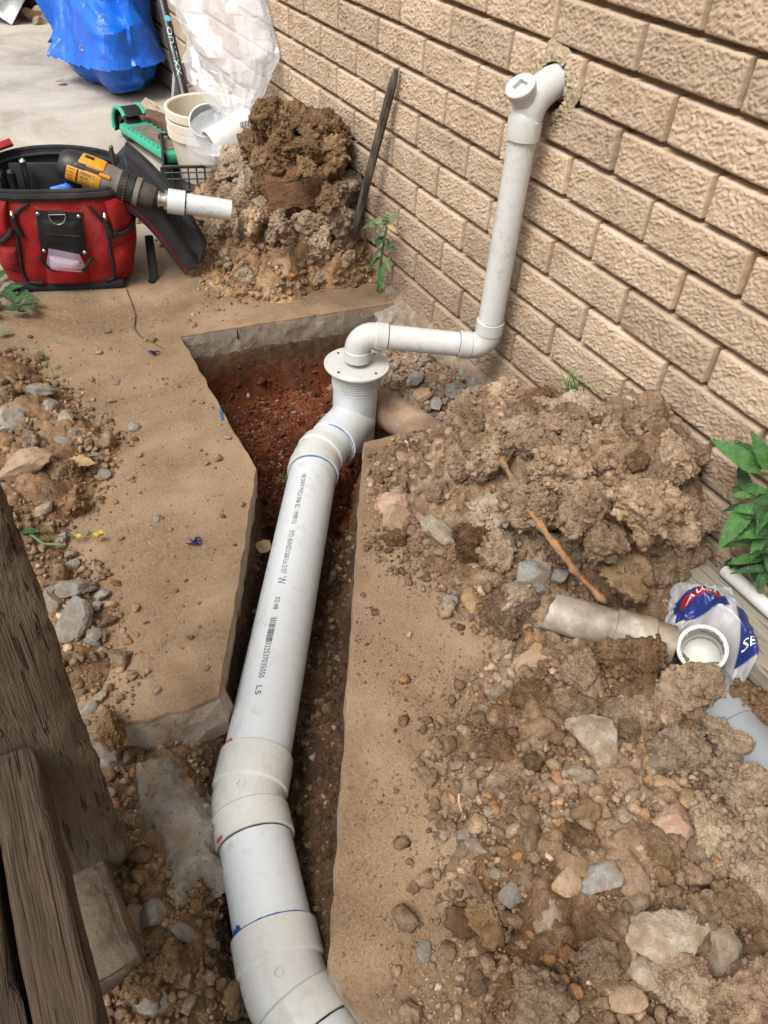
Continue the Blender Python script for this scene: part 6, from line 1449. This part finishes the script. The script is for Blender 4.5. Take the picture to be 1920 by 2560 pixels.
MB().add(v, [(4 * i + j, 4 * i + j + 1, 4 * i + j + 5, 4 * i + j + 4) for i in range(14) for j in range(3)]).build('mudguard', M['black'], scr)
for s_ in (-1, 1): MB().tube([SP(-0.01 + 0.068 * math.cos(math.radians(195 - 150 * i / 12)), s_ * 0.043, -0.004 + 0.075 * math.sin(math.radians(195 - 150 * i / 12))) for i in range(13)], 0.008, 8).build('mudguard_arm', M['mint'], scr)
tn = NT('speckled_black_paint'); tn.coords(); tn.col(tn.mix(tn.mr(tn.voro(55), 0.0, 0.12, 0.9, 0), (0.014, 0.014, 0.015), (0.55, 0.54, 0.5))); tn.set(Roughness=0.4); M['pole'] = tn.m
p0_ = Vector((-1.99, -0.20, 0.05)); p1_ = bkpx(460, 237, -2.06); p2_ = bkpx(404, 0, -2.30); pd = (p2_ - p1_).normalized(); ptop = p1_ + pd * 0.85; pbot = p1_ - pd * 0.28
pole = MB().tube([pbot, ptop], 0.0185, 20).build('black_pole', M['pole'], label='black paint-spattered pole with pale lettering leaning between the tarp and the clear bag', cat='pole')
cdir_ = (Vector(CAM) - p1_); cdir_ = (cdir_ - pd * cdir_.dot(pd)).normalized(); sdir_ = pd.cross(cdir_)
surf_text('OUTLIXX', 0.024, lambda a, b: p1_ + pd * (0.245 - a * 1.75) + (cdir_ * math.cos((b - 0.010) / 0.0185) + sdir_ * (-math.sin((b - 0.010) / 0.0185))) * 0.0189, pole, plain('pale_mint_print', (0.40, 0.55, 0.52), 0.5))
lg = MB(); q = p1_ + pd * 0.275 + (cdir_ * 0.92 + sdir_ * 0.38).normalized() * 0.0192; nq = (cdir_ * 0.92 + sdir_ * 0.38).normalized(); lg.lathe([(0.0, 0.0), (0.011, -0.0008), (0.0112, -0.003)], q, nq, 20); lg.build('round_sticker', plain('cyan_sticker', (0.12, 0.45, 0.60), 0.4), pole)
# ------------------------------------------------------------------ blue tarpaulin over a stack by the wall
tp_ = NT('blue_tarpaulin'); tp_.coords(); c_ = tp_.mix(tp_.mr(tp_.noise(7, 4, 0.65), 0.35, 0.7), (0.004, 0.085, 0.46), (0.010, 0.15, 0.66)); c_ = tp_.mix(tp_.mr(tp_.noise(9, 5, 0.7), 0.56, 0.72, 0, 0.35), c_, (0.17, 0.22, 0.30))
tp_.col(c_); tp_.set(Roughness=0.38); tp_.bump(tp_.math('ADD', tp_.noise(14, 4, 0.6), tp_.math('MULTIPLY', tp_.noise(40, 3, 0.6), 0.35)), 0.008, 0.8); M['tarp'] = tp_.m
nt_, nz_ = 300, 150; th_ = np.linspace(0, 2 * np.pi, nt_, endpoint=False); zz = np.linspace(0, 1, nz_); TH, ZZ = np.meshgrid(th_, zz); th = TH.ravel(); zt2 = ZZ.ravel()
cx, cy, Ax, Ay = -3.44, -0.195, 0.54, 0.165; p = 3.0
ca, sa_ = np.cos(th), np.sin(th); rr = (np.abs(ca / Ax) ** p + np.abs(sa_ / Ay) ** p) ** (-1 / p)
ux, uy = rr * ca, rr * sa_
tu = th / (2 * np.pi); f1_ = facet(tu + 0.03 * zt2, zt2, 14, 2.2, 2, 0.25, 14); f2_ = facet(tu - 0.06 * zt2, zt2, 27, 6, 4, 0.35, 27); f3_ = facet(tu + 0.04 * zt2, zt2, 60, 18, 6, 0.35, 60)
edge_z = 0.17 + 0.03 * facet(tu, 0 * tu, 12, 1, 9, 0.0, 12)
band = sst(-0.10, -0.02, zt2 - edge_z) * (zt2 < edge_z + 0.10) * sst(0.10, 0.0, zt2 - edge_z); lip = ((zt2 > edge_z) * np.exp(-(zt2 - edge_z) / 0.10)); hem = sst(0.06, 0.0, zt2)
dr2 = 0.10 * f1_ + 0.052 * f2_ + 0.014 * f3_ + 0.075 * lip - 0.05 * hem - 0.05 * sst(0.18, 0.0, zt2) + 0.005
nx_ = ca / Ax; ny_ = sa_ / Ay; nl = np.hypot(nx_, ny_); nx_ /= nl; ny_ /= nl
X2 = cx + ux + nx_ * dr2; Y2 = np.minimum(cy + uy + ny_ * dr2 * 0.8, -0.012); Z2 = 0.016 + 0.012 * np.sin(th * 4 + 1) * (1 - zt2) + zt2 * 0.85 - 0.035 * lip + 0.015 * f2_
V2 = np.stack([X2, Y2, np.maximum(Z2, 0.012)], 1); ii, kk = np.meshgrid(np.arange(nz_ - 1), np.arange(nt_), indexing='ij'); a_ = (ii * nt_ + kk).ravel(); b_ = (ii * nt_ + (kk + 1) % nt_).ravel()
F2 = np.stack([a_, b_, b_ + nt_, a_ + nt_], 1); me = mesh_np(V2, F2, smooth=True, name='tarpaulin'); me.set_sharp_from_angle(angle=math.radians(12))
topc = MB(); topc.add([tuple(q) for q in V2[-nt_:]] + [(cx, cy, 0.93)], [(i, (i + 1) % nt_, nt_) for i in range(nt_)])
tarp = thing('tarpaulin', 'bright blue crumpled tarpaulin draped over a stack beside the wall', 'tarpaulin', (cx, cy, 0)); link('skirt', me, M['tarp'], tarp); topc.build('top_sheet', M['tarp'], tarp, sharp=80)
ey = bkpx(200, 117, -3.42); MB().lathe([(0.004, 0.0), (0.011, 0.001), (0.012, 0.0), (0.011, -0.001), (0.004, 0.0)], bkpx(205, 120, -3.0), (Vector(CAM) - ey).normalized(), 20).build('eyelet', M['steel'], tarp)
MB().box((cx - 0.02, cy + 0.02, 0.36), (0.74, 0.16, 0.66), None, bev=0.02).build('crate_stack', M['wood_post'], label='timber stack hidden under the blue tarpaulin', cat='timber stack')
# pale panel, tub, timber offcuts and brick behind the buckets
pn = MB(); pn.box((-2.52, -0.075, 0.13), (0.02, 0.13, 0.26), (0, 0.30, 0.30), bev=0.004); pn.build('grey_board', plain('pale_grey_board', (0.36, 0.35, 0.34), 0.7, var=0.1), label='pale grey board leaning behind the scooter and the black pole', cat='board')
tbm = MB(); tbm.lathe([(0.0, 0.0), (0.075, 0.0), (0.080, 0.06), (0.085, 0.062), (0.085, 0.07), (0.081, 0.072), (0.086, 0.13), (0.091, 0.132), (0.091, 0.142), (0.085, 0.142), (0.083, 0.13), (0.0, 0.12)], (-2.12, -0.105, 0.10), (0, 0, 1), 40); tbm.build('cream_tub', plain('cream_tub_plastic', (0.50, 0.47, 0.38), 0.5, var=0.08), label='ribbed cream tub behind the black pole', cat='tub')
MB().box((-2.12, -0.105, 0.05), (0.17, 0.16, 0.1), None, bev=0.006).build('wooden_box', M['wood_post'], label='low weathered wooden box under the cream tub', cat='box')
timber('timber_offcut', g(355, 262, 0.02), g(440, 320, 0.05) + Vector((0, 0.02, 0)), 0.07, 0.02, wood('pale_offcut', (0.33, 0.27, 0.2), (0.42, 0.36, 0.28), (0.22, 0.17, 0.12), (0.2, 0.2, 1)), None, (0, 1, 0.8), seg=12, seed=5, label='pale curled timber offcut lying behind the scooter deck', cat='timber')
br = MB(); br.box(g(400, 312, 0.035), (0.20, 0.09, 0.07), (0, 0, 0.5), bev=0.006); br.build('loose_brick', plain('dark_brown_brick', (0.13, 0.075, 0.05), 0.9, var=0.3, bump=0.003), label='loose dark brown brick beside the scooter', cat='brick')
tm = timber('timber_batten', (-2.02, -0.06, 0.03), (-1.30, -0.04, 0.03), 0.05, 0.06, wood('pale_batten', (0.36, 0.30, 0.2), (0.42, 0.36, 0.25), (0.25, 0.19, 0.12), (0.1, 1, 1)), None, (0, 1, 0), seg=12, seed=6, label='pale timber batten along the wall behind the tall heap', cat='timber')
# far left: folded metal flashing, dark pot, stones, dry leaf
fl_ = MB(); q0 = g(30, 64); fl_.add([q0, q0 + Vector((-0.10, -0.14, 0.10)), q0 + Vector((-0.75, -0.26, 0.16)), q0 + Vector((-0.70, -0.02, 0.05)), q0 + Vector((-0.02, 0.10, 0.12)), q0 + Vector((-0.70, 0.14, 0.18))], [(0, 1, 2, 3), (0, 4, 5, 3)])
fo = fl_.build('metal_flashing', plain('dull_galvanised_steel', (0.33, 0.33, 0.32), 0.45, metal=0.6, var=0.2), sharp=20, label='folded grey sheet metal lying at the far left of the path', cat='sheet metal')
sm = fo.modifiers.new('solid', 'SOLIDIFY'); sm.thickness = 0.004
pot = MB(); pc = g(115, 40); pc = Vector((pc.x - 0.25, pc.y - 0.02, 0)); pot.lathe([(0.0, 0.0), (0.10, 0.0), (0.17, 0.06), (0.21, 0.16), (0.22, 0.28), (0.20, 0.38), (0.23, 0.40), (0.21, 0.41), (0.17, 0.36), (0.0, 0.34)], pc, (0, 0, 1), 48); pot.build('dark_pot', plain('dark_glazed_pot', (0.018, 0.014, 0.011), 0.5, var=0.4), label='round dark brown pot at the far end of the path', cat='pot')
for (a, b, r_, nm, lb, k) in ((82, 50, 0.06, 'stone', 'small pale stone in front of the dark pot', 'rock_tan'), (118, 52, 0.085, 'stone', 'larger tan stone between the dark pot and the tarpaulin', 'rock_tan'), (95, 60, 0.04, 'stone', 'flat chip of stone in front of the tan stones', 'rock_pale'), (60, 45, 0.04, 'brick_piece', 'flat reddish brick piece beside the sheet metal', 'rock_pink')):
    p = g(a, b); o = place(k, (p.x, p.y, 0), r_, None, 0.35, random.Random(a), name=nm, label=lb, cat='stone')
# ------------------------------------------------------------------ weeds, leaves and litter
def leafmat(name, c, c2, rough=0.75):
    n = NT(name); n.coords(); cc = n.mix(n.mr(n.noise(70, 3), 0.35, 0.65), c, c2); cc = n.mix(n.mr(n.noise(240, 2), 0.62, 0.72, 0, 0.6), cc, (0.35, 0.30, 0.2)); n.col(cc); n.set(Roughness=rough)
    tr = n.n('ShaderNodeBsdfTranslucent'); n.l(cc, tr.inputs[0]); mx = n.n('ShaderNodeMixShader'); mx.inputs[0].default_value = 0.25; n.l(n.b.outputs[0], mx.inputs[1]); n.l(tr.outputs[0], mx.inputs[2]); n.l(mx.outputs[0], n.out.inputs[0])
    n.bump(n.noise(150, 2), 0.001); return n.m
M['leaf'] = leafmat('green_leaf', (0.045, 0.13, 0.03), (0.075, 0.20, 0.045)); M['leaf_dk'] = leafmat('dark_green_leaf', (0.022, 0.065, 0.022), (0.04, 0.10, 0.03)); M['leaf_gr'] = leafmat('dusty_green_leaf', (0.10, 0.16, 0.07), (0.17, 0.22, 0.11), 0.7); M['leaf_dry'] = leafmat('dry_tan_leaf', (0.36, 0.24, 0.12), (0.45, 0.32, 0.17), 0.8); M['grass'] = leafmat('grass_blade', (0.11, 0.19, 0.05), (0.18, 0.28, 0.08))
M['stem'] = plain('green_stem', (0.10, 0.16, 0.06), 0.6, var=0.2)
def leaf(base, tip, w, nrm, mat, parent, curl=0.15, teeth=0.05, n=22, name='leaf', fold=0.25, droop=0.0):
    base = Vector(base); tip = Vector(tip); d = tip - base; L = d.length; d.normalize(); N = Vector(nrm); N = (N - d * N.dot(d)).normalized(); B = d.cross(N); v = []; f = []
    for i in range(n + 1):
        t = i / n; ww = 0.8 * w * (math.sin(math.pi * min(1, t ** 0.75)) ** 0.8) * (0.15 + 0.85 * sst(0, 0.25, np.array(t))) * (1 + teeth * (1 if i % 2 else -1) * (0.2 < t < 0.95)); c = base + d * (L * t) + N * (curl * L * math.sin(math.pi * t) ) - Vector((0, 0, droop * L * t * t))
        for s_, h in ((-1, fold), (-0.5, fold * 0.42), (0, 0), (0.5, fold * 0.42), (1, fold)): v.append(c + B * (ww * s_) + N * (h * ww + 0.06 * w * math.sin(t * 19 + s_ * 2)))
    for i in range(n):
        for j in range(4): k = i * 5 + j; f.append((k, k + 1, k + 6, k + 5))
    return link(name, mesh(v, f), mat, parent)
def stem(pts, r0, r1, parent, mat='stem', name='stem'):
    n = len(pts); return MB().tube(pts, [r0 + (r1 - r0) * i / (n - 1) for i in range(n)], 8).build(name, M[mat], parent)
def bk(x, y, Y): return wl(x, y, Y)
# tall leafy weed at the right edge
wd = thing('leafy_weed', 'leafy bright green weed growing beside the wall at the right edge', 'weed', (0.60, -0.035, 0.0))
S0_ = Vector((0.66, -0.035, 0.02)); hub = bk(1925, 1215, -0.055); stem([S0_, Vector((0.635, -0.045, 0.12)), hub, hub + Vector((0.02, -0.01, 0.12))], 0.006, 0.004, wd)
hub2 = bk(1900, 1250, -0.05); up_ = Vector((0.2, -0.55, 0.8))
for (b_, t_, w_, m_, Yt, cu) in (((1908, 1190), (1776, 1098), .020, 'leaf', -.09, .10), ((1905, 1175), (1835, 1100), .018, 'leaf_dk', -.04, .05), ((1925, 1180), (1876, 1076), .016, 'leaf', -.08, .06), ((1890, 1250), (1795, 1375), .021, 'leaf', -.13, .12), ((1885, 1240), (1820, 1240), .008, 'leaf', -.08, .1), ((1880, 1240), (1843, 1205), .007, 'leaf_dk', -.05, .1), ((1868, 1235), (1848, 1160), .014, 'leaf_dk', -.03, .05), ((1895, 1300), (1845, 1350), .018, 'leaf', -.10, .1), ((1910, 1330), (1875, 1405), .012, 'leaf', -.09, .1), ((1925, 1330), (1850, 1345), .014, 'leaf', -.11, .1), ((1900, 1260), (1805, 1280), .008, 'leaf_dk', -.06, .1), ((1930, 1360), (1925, 1440), .016, 'leaf_dk', -.08, .1), ((1870, 1380), (1845, 1430), .012, 'leaf_dk', -.05, .1), ((1895, 1400), (1890, 1460), .014, 'leaf_dk', -.05, .1), ((1940, 1250), (1990, 1180), .018, 'leaf', -.09, .1), ((1940, 1290), (2000, 1330), .018, 'leaf', -.10, .1), ((1830, 1390), (1815, 1440), .010, 'leaf_dk', -.03, .1)):
    leaf(bk(*b_, -0.05), bk(*t_, Yt), w_, up_, M[m_], wd, cu)
rgv = random.Random(14)
for k in range(22):
    x_ = rgv.uniform(1850, 1960); y_ = rgv.uniform(1230, 1440); a = rgv.uniform(2.2, 5.0); L_ = rgv.uniform(50, 105); p0 = bk(1925 + rgv.uniform(-10, 25), y_ - rgv.uniform(-10, 40), -0.05)
    leaf(p0, bk(1915 + math.cos(a) * L_, y_ - math.sin(a) * L_ * 0.55, rgv.uniform(-0.12, -0.03)), rgv.uniform(.008, .015), (rgv.uniform(-.3, .5), -0.6, 0.8), M[rgv.choice(('leaf', 'leaf_dk', 'leaf_dk'))], wd, rgv.uniform(0.02, 0.16), 0.07)
for k in range(16):
    b_ = Vector((rgv.uniform(0.56, 0.85), rgv.uniform(-0.05, -0.02), 0.0)); a = rgv.uniform(0, 6.28); leaf(b_, b_ + Vector((math.cos(a) * 0.04, -abs(math.sin(a)) * 0.03, rgv.uniform(0.02, 0.07))), rgv.uniform(.008, .015), (0, -0.4, 1), M['leaf_dk'], wd, 0.1)
# wilted weed by the bar
w2 = thing('wilted_weed', 'dusty wilted weed at the foot of the wall beside the digging bar', 'weed', (-0.83, -0.03, 0))
top2 = bk(968, 560, -0.05); b2 = Vector((-0.825, -0.035, 0.0))
stem([b2, b2.lerp(top2, 0.5) + Vector((0.01, -0.01, 0)), top2], 0.004, 0.003, w2); stem([b2 + Vector((0.01, 0, 0)), bk(955, 640, -.05), bk(965, 585, -.05)], 0.003, 0.002, w2)
for (t_, w_, m_, Y_) in (((925, 555), .012, 'leaf_gr', -.07), ((960, 532), .012, 'leaf_gr', -.06), ((993, 538), .012, 'leaf_gr', -.03), ((995, 585), .009, 'leaf_dry', -.04), ((903, 575), .010, 'leaf_gr', -.08), ((945, 605), .010, 'leaf_gr', -.06)):
    leaf(top2, bk(*t_, Y_), w_, (0.3, -0.6, 0.7), M[m_], w2, 0.12)
for (s_, t_, w_, m_) in (((968, 600), (990, 625), .014, 'leaf_dk'), ((960, 590), (940, 620), .014, 'leaf_dk'), ((962, 610), (920, 680), .008, 'leaf_gr'), ((968, 650), (948, 735), .013, 'leaf'), ((972, 640), (978, 680), .010, 'leaf_gr'), ((955, 640), (930, 665), .007, 'leaf_gr'), ((970, 620), (990, 605), .010, 'leaf_gr')):
    leaf(bk(*s_, -0.05), bk(*t_, -0.07), w_, (0.4, -0.8, 0.3), M[m_], w2, 0.08, fold=0.5)
# grass tuft by the wall
gt = thing('grass_tuft', 'small tuft of green grass at the foot of the wall beside the big heap', 'grass', (0.09, -0.03, 0.02))
for k in range(46):
    b_ = Vector((0.085 + rgv.gauss(0, 0.012), -0.040 + rgv.gauss(0, 0.007), 0.03 + float(h_right0(np.array([0.085]), np.array([-0.04]))[0]))); a = rgv.uniform(0, 6.28); h = rgv.uniform(0.04, 0.10); o_ = Vector((math.cos(a), -abs(math.sin(a)) * 0.7, 0)) * rgv.uniform(0.01, 0.06)
    leaf(b_, b_ + o_ + Vector((0, 0, h)), 0.0016, (o_.x, o_.y - 0.05, 0.3), M['grass'], gt, 0.12, 0, n=7, name='blade', fold=0.3)
# ferny seedling on the left slab
fs = thing('ferny_seedling', 'small feathery green seedling growing at the edge of the left path', 'seedling', g(138, 950))
b_ = g(138, 948); tp = b_ + Vector((-0.02, -0.01, 0.075)); stem([b_, b_.lerp(tp, 0.5) + Vector((0.004, 0, 0)), tp], 0.0011, 0.0008, fs); gr0 = g(0, 880, 0.02); stem([gr0, g(60, 867, 0.03), tp], 0.0016, 0.0009, fs)
for c0, n_, sp in ((b_ + Vector((0, 0, 0.015)), 30, 0.03), (tp, 16, 0.02), (tp + Vector((-0.01, 0.035, 0.005)), 14, 0.014)):
    for k in range(n_):
        q = c0 + Vector((rgv.gauss(0, 1) * sp * 0.5, rgv.gauss(0, 1) * sp * 0.7, abs(rgv.gauss(0, 1)) * sp * 0.5)); a = rgv.uniform(0, 6.28); leaf(q, q + Vector((math.cos(a), math.sin(a), rgv.uniform(-.3, .6))) * 0.010, 0.0016, (0, 0, 1), M['grass'], fs, 0.1, 0.2, n=5, name='leaflet')
# broad-leaved weeds under the bag's left corner
bw = thing('ground_weed', 'dark green broad-leaved weed squeezed beside the left corner of the tool bag', 'weed', g(20, 740))
for k in range(26):
    x_ = rgv.uniform(-60, 75); y_ = rgv.uniform(690, 785) if x_ < 30 else rgv.uniform(735, 785); q = g(x_, y_, 0.012); a = rgv.uniform(0, 6.28); leaf(q, q + Vector((math.cos(a) * 0.055, math.sin(a) * 0.055, rgv.uniform(0.0, 0.03))), rgv.uniform(.012, .020), (0.2, 0, 1), M['leaf_dk'], bw, 0.1, 0.08, n=10)
for (nm, lb, p0, p1, w_, m_, cat_) in (('fallen_leaf', 'curved green leaf lying near the left edge above the rubble', g(-12, 838, .012), g(32, 828, .012), .014, 'leaf_gr', 'leaf'), ('dry_leaf', 'crisp tan dry leaf lying on the left rubble', g(160, 1165, .03), g(240, 1160, .035), .026, 'leaf_dry', 'leaf'), ('torn_leaf', 'dark torn leaf among the stones at the left', g(30, 985, .02), g(78, 1010, .03), .016, 'leaf_dk', 'leaf'), ('broad_leaf', 'dark green leaf pulled up beside the fence post', g(35, 1335, .02), g(100, 1330, .03), .014, 'leaf_dk', 'leaf'), ('brown_leaf', 'small brown leaf on the bare concrete below the tarpaulin', g(142, 205, .01), g(162, 206, .015), .03, 'leaf_dry', 'leaf'), ('trench_leaf', 'round brown leaf lying in the trench left of the pipe', g(650, 1385, -.10), g(672, 1350, -.09), .022, 'leaf_dry', 'leaf')):
    o = leaf(p0, p1, w_, (0, 0, 1), M[m_], None, 0.08, 0.10, n=16, name=nm); props(o, lb, cat_)
yw = thing('yellow_weed', 'uprooted weed with small yellow flowers among the left rubble', 'weed', g(170, 1350)); stem([g(75, 1335, .025), g(110, 1360, .03), g(165, 1362, .025)], 0.003, 0.002, yw); stem([g(110, 1345, .03), g(160, 1340, .02)], 0.0015, 0.001, yw)
M['petal'] = plain('yellow_petal', (0.45, 0.28, 0.04), 0.6, var=0.2)
for (x_, y_) in ((195, 1342), (250, 1334), (240, 1340)):
    for k in range(6):
        q = g(x_, y_, 0.022); a = k * 1.05; leaf(q, q + Vector((math.cos(a), math.sin(a), 0.4)) * 0.008, 0.0025, (0, 0, 1), M['petal'], yw, 0.1, 0, n=5, name='petal')
for k in range(8):
    q = g(rgv.uniform(180, 245), rgv.uniform(1335, 1352), 0.015); a = rgv.uniform(0, 6.3); leaf(q, q + Vector((math.cos(a), math.sin(a), 0.3)) * 0.016, 0.004, (0, 0, 1), M['leaf'], yw, 0.1, 0.1, n=6)
pw = thing('pit_weed', 'tiny green sprig lying in the red pit beside the upper pipe bend', 'sprig', g(703, 1200, -.15))
for k in range(10):
    q = g(703 + rgv.uniform(-12, 12), 1200 + rgv.uniform(-8, 8), -0.14); a = rgv.uniform(0, 6.3); leaf(q, q + Vector((math.cos(a), math.sin(a), 0.5)) * 0.012, 0.003, (0, 0, 1), M['leaf'], pw, 0.1, 0.1, n=5)
# twig on the path, thin root on the soil, blue plastic shreds
tw = [g(a, b, 0.004) for a, b in ((315, 720), (330, 760), (338, 790), (335, 820), (350, 840), (380, 855), (410, 872))]; MB().tube(tw, [0.0012, 0.0016, 0.0018, 0.002, 0.0018, 0.0014, 0.0009], 6).build('thin_twig', plain('brown_twig', (0.09, 0.06, 0.035), 0.9), label='thin bent twig on the path below the tool bag', cat='twig')
rt = [pz(a, b, lambda x, y: h_right0(x, y) + 0.006) for a, b in ((1147, 1985), (1148, 2005), (1153, 2025), (1163, 2045))]; MB().tube(rt, [0.0016, 0.002, 0.0018, 0.001], 6).build('pale_root', plain('pale_root', (0.45, 0.34, 0.19), 0.9), label='short pale root lying on the soil of the right slab', cat='root')
M['bluep'] = plain('dark_blue_plastic', (0.008, 0.01, 0.06), 0.45, var=0.3)
for (a, b, lb) in ((385, 885, 'dark blue plastic shred near the back corner of the pit'), (489, 1358, 'dark blue plastic shred in the middle of the left path')):
    mb = MB(); c0 = g(a, b, 0.004)
    for k in range(12): q = c0 + Vector((rgv.gauss(0, .004), rgv.gauss(0, .004), 0.002)); mb.tube([q, q + Vector((rgv.gauss(0, .004), rgv.gauss(0, .004), rgv.uniform(0, .006))), q + Vector((rgv.gauss(0, .005), rgv.gauss(0, .005), 0.002))], 0.0020, 5, flat=0.5)
    mb.build('plastic_shred', M['bluep'], label=lb, cat='plastic shred', group='blue plastic shreds on the path')
mk = MB(); q0 = g(551, 1020, 0.0015); q1 = g(556, 1050, 0.0015); mk.tube([q0, q0.lerp(q1, 0.5) + Vector((0.003, 0, 0)), q1], [0.002, 0.004, 0.003], 6, flat=0.3); mk.build('primer_smear', M['blue'], label='blue primer smear on the left edge of the pit', cat='smear')
mk = MB(); mk.tube([Vector((-0.7745, -0.50, -0.002)) + Vector((0.004, 0, 0)), Vector((-0.765, -0.50, -0.035))], 0.002, 6); mk.build('primer_drip', M['black'], label='dark vertical drip mark on the far slab edge of the pit', cat='smear')
# small triangular slab fragment cracked off beside the wall
vv, ff = rock_v(910, 4, 0.9); me = proto(vv, ff, 'slab_fragment', 35); o = link('slab_fragment', me, M['rock_grey'], None, label='grey concrete corner cracked off the far slab next to the wall', cat='concrete'); o.location = (-0.715, -0.055, -0.035); o.scale = (0.055, 0.07, 0.05)
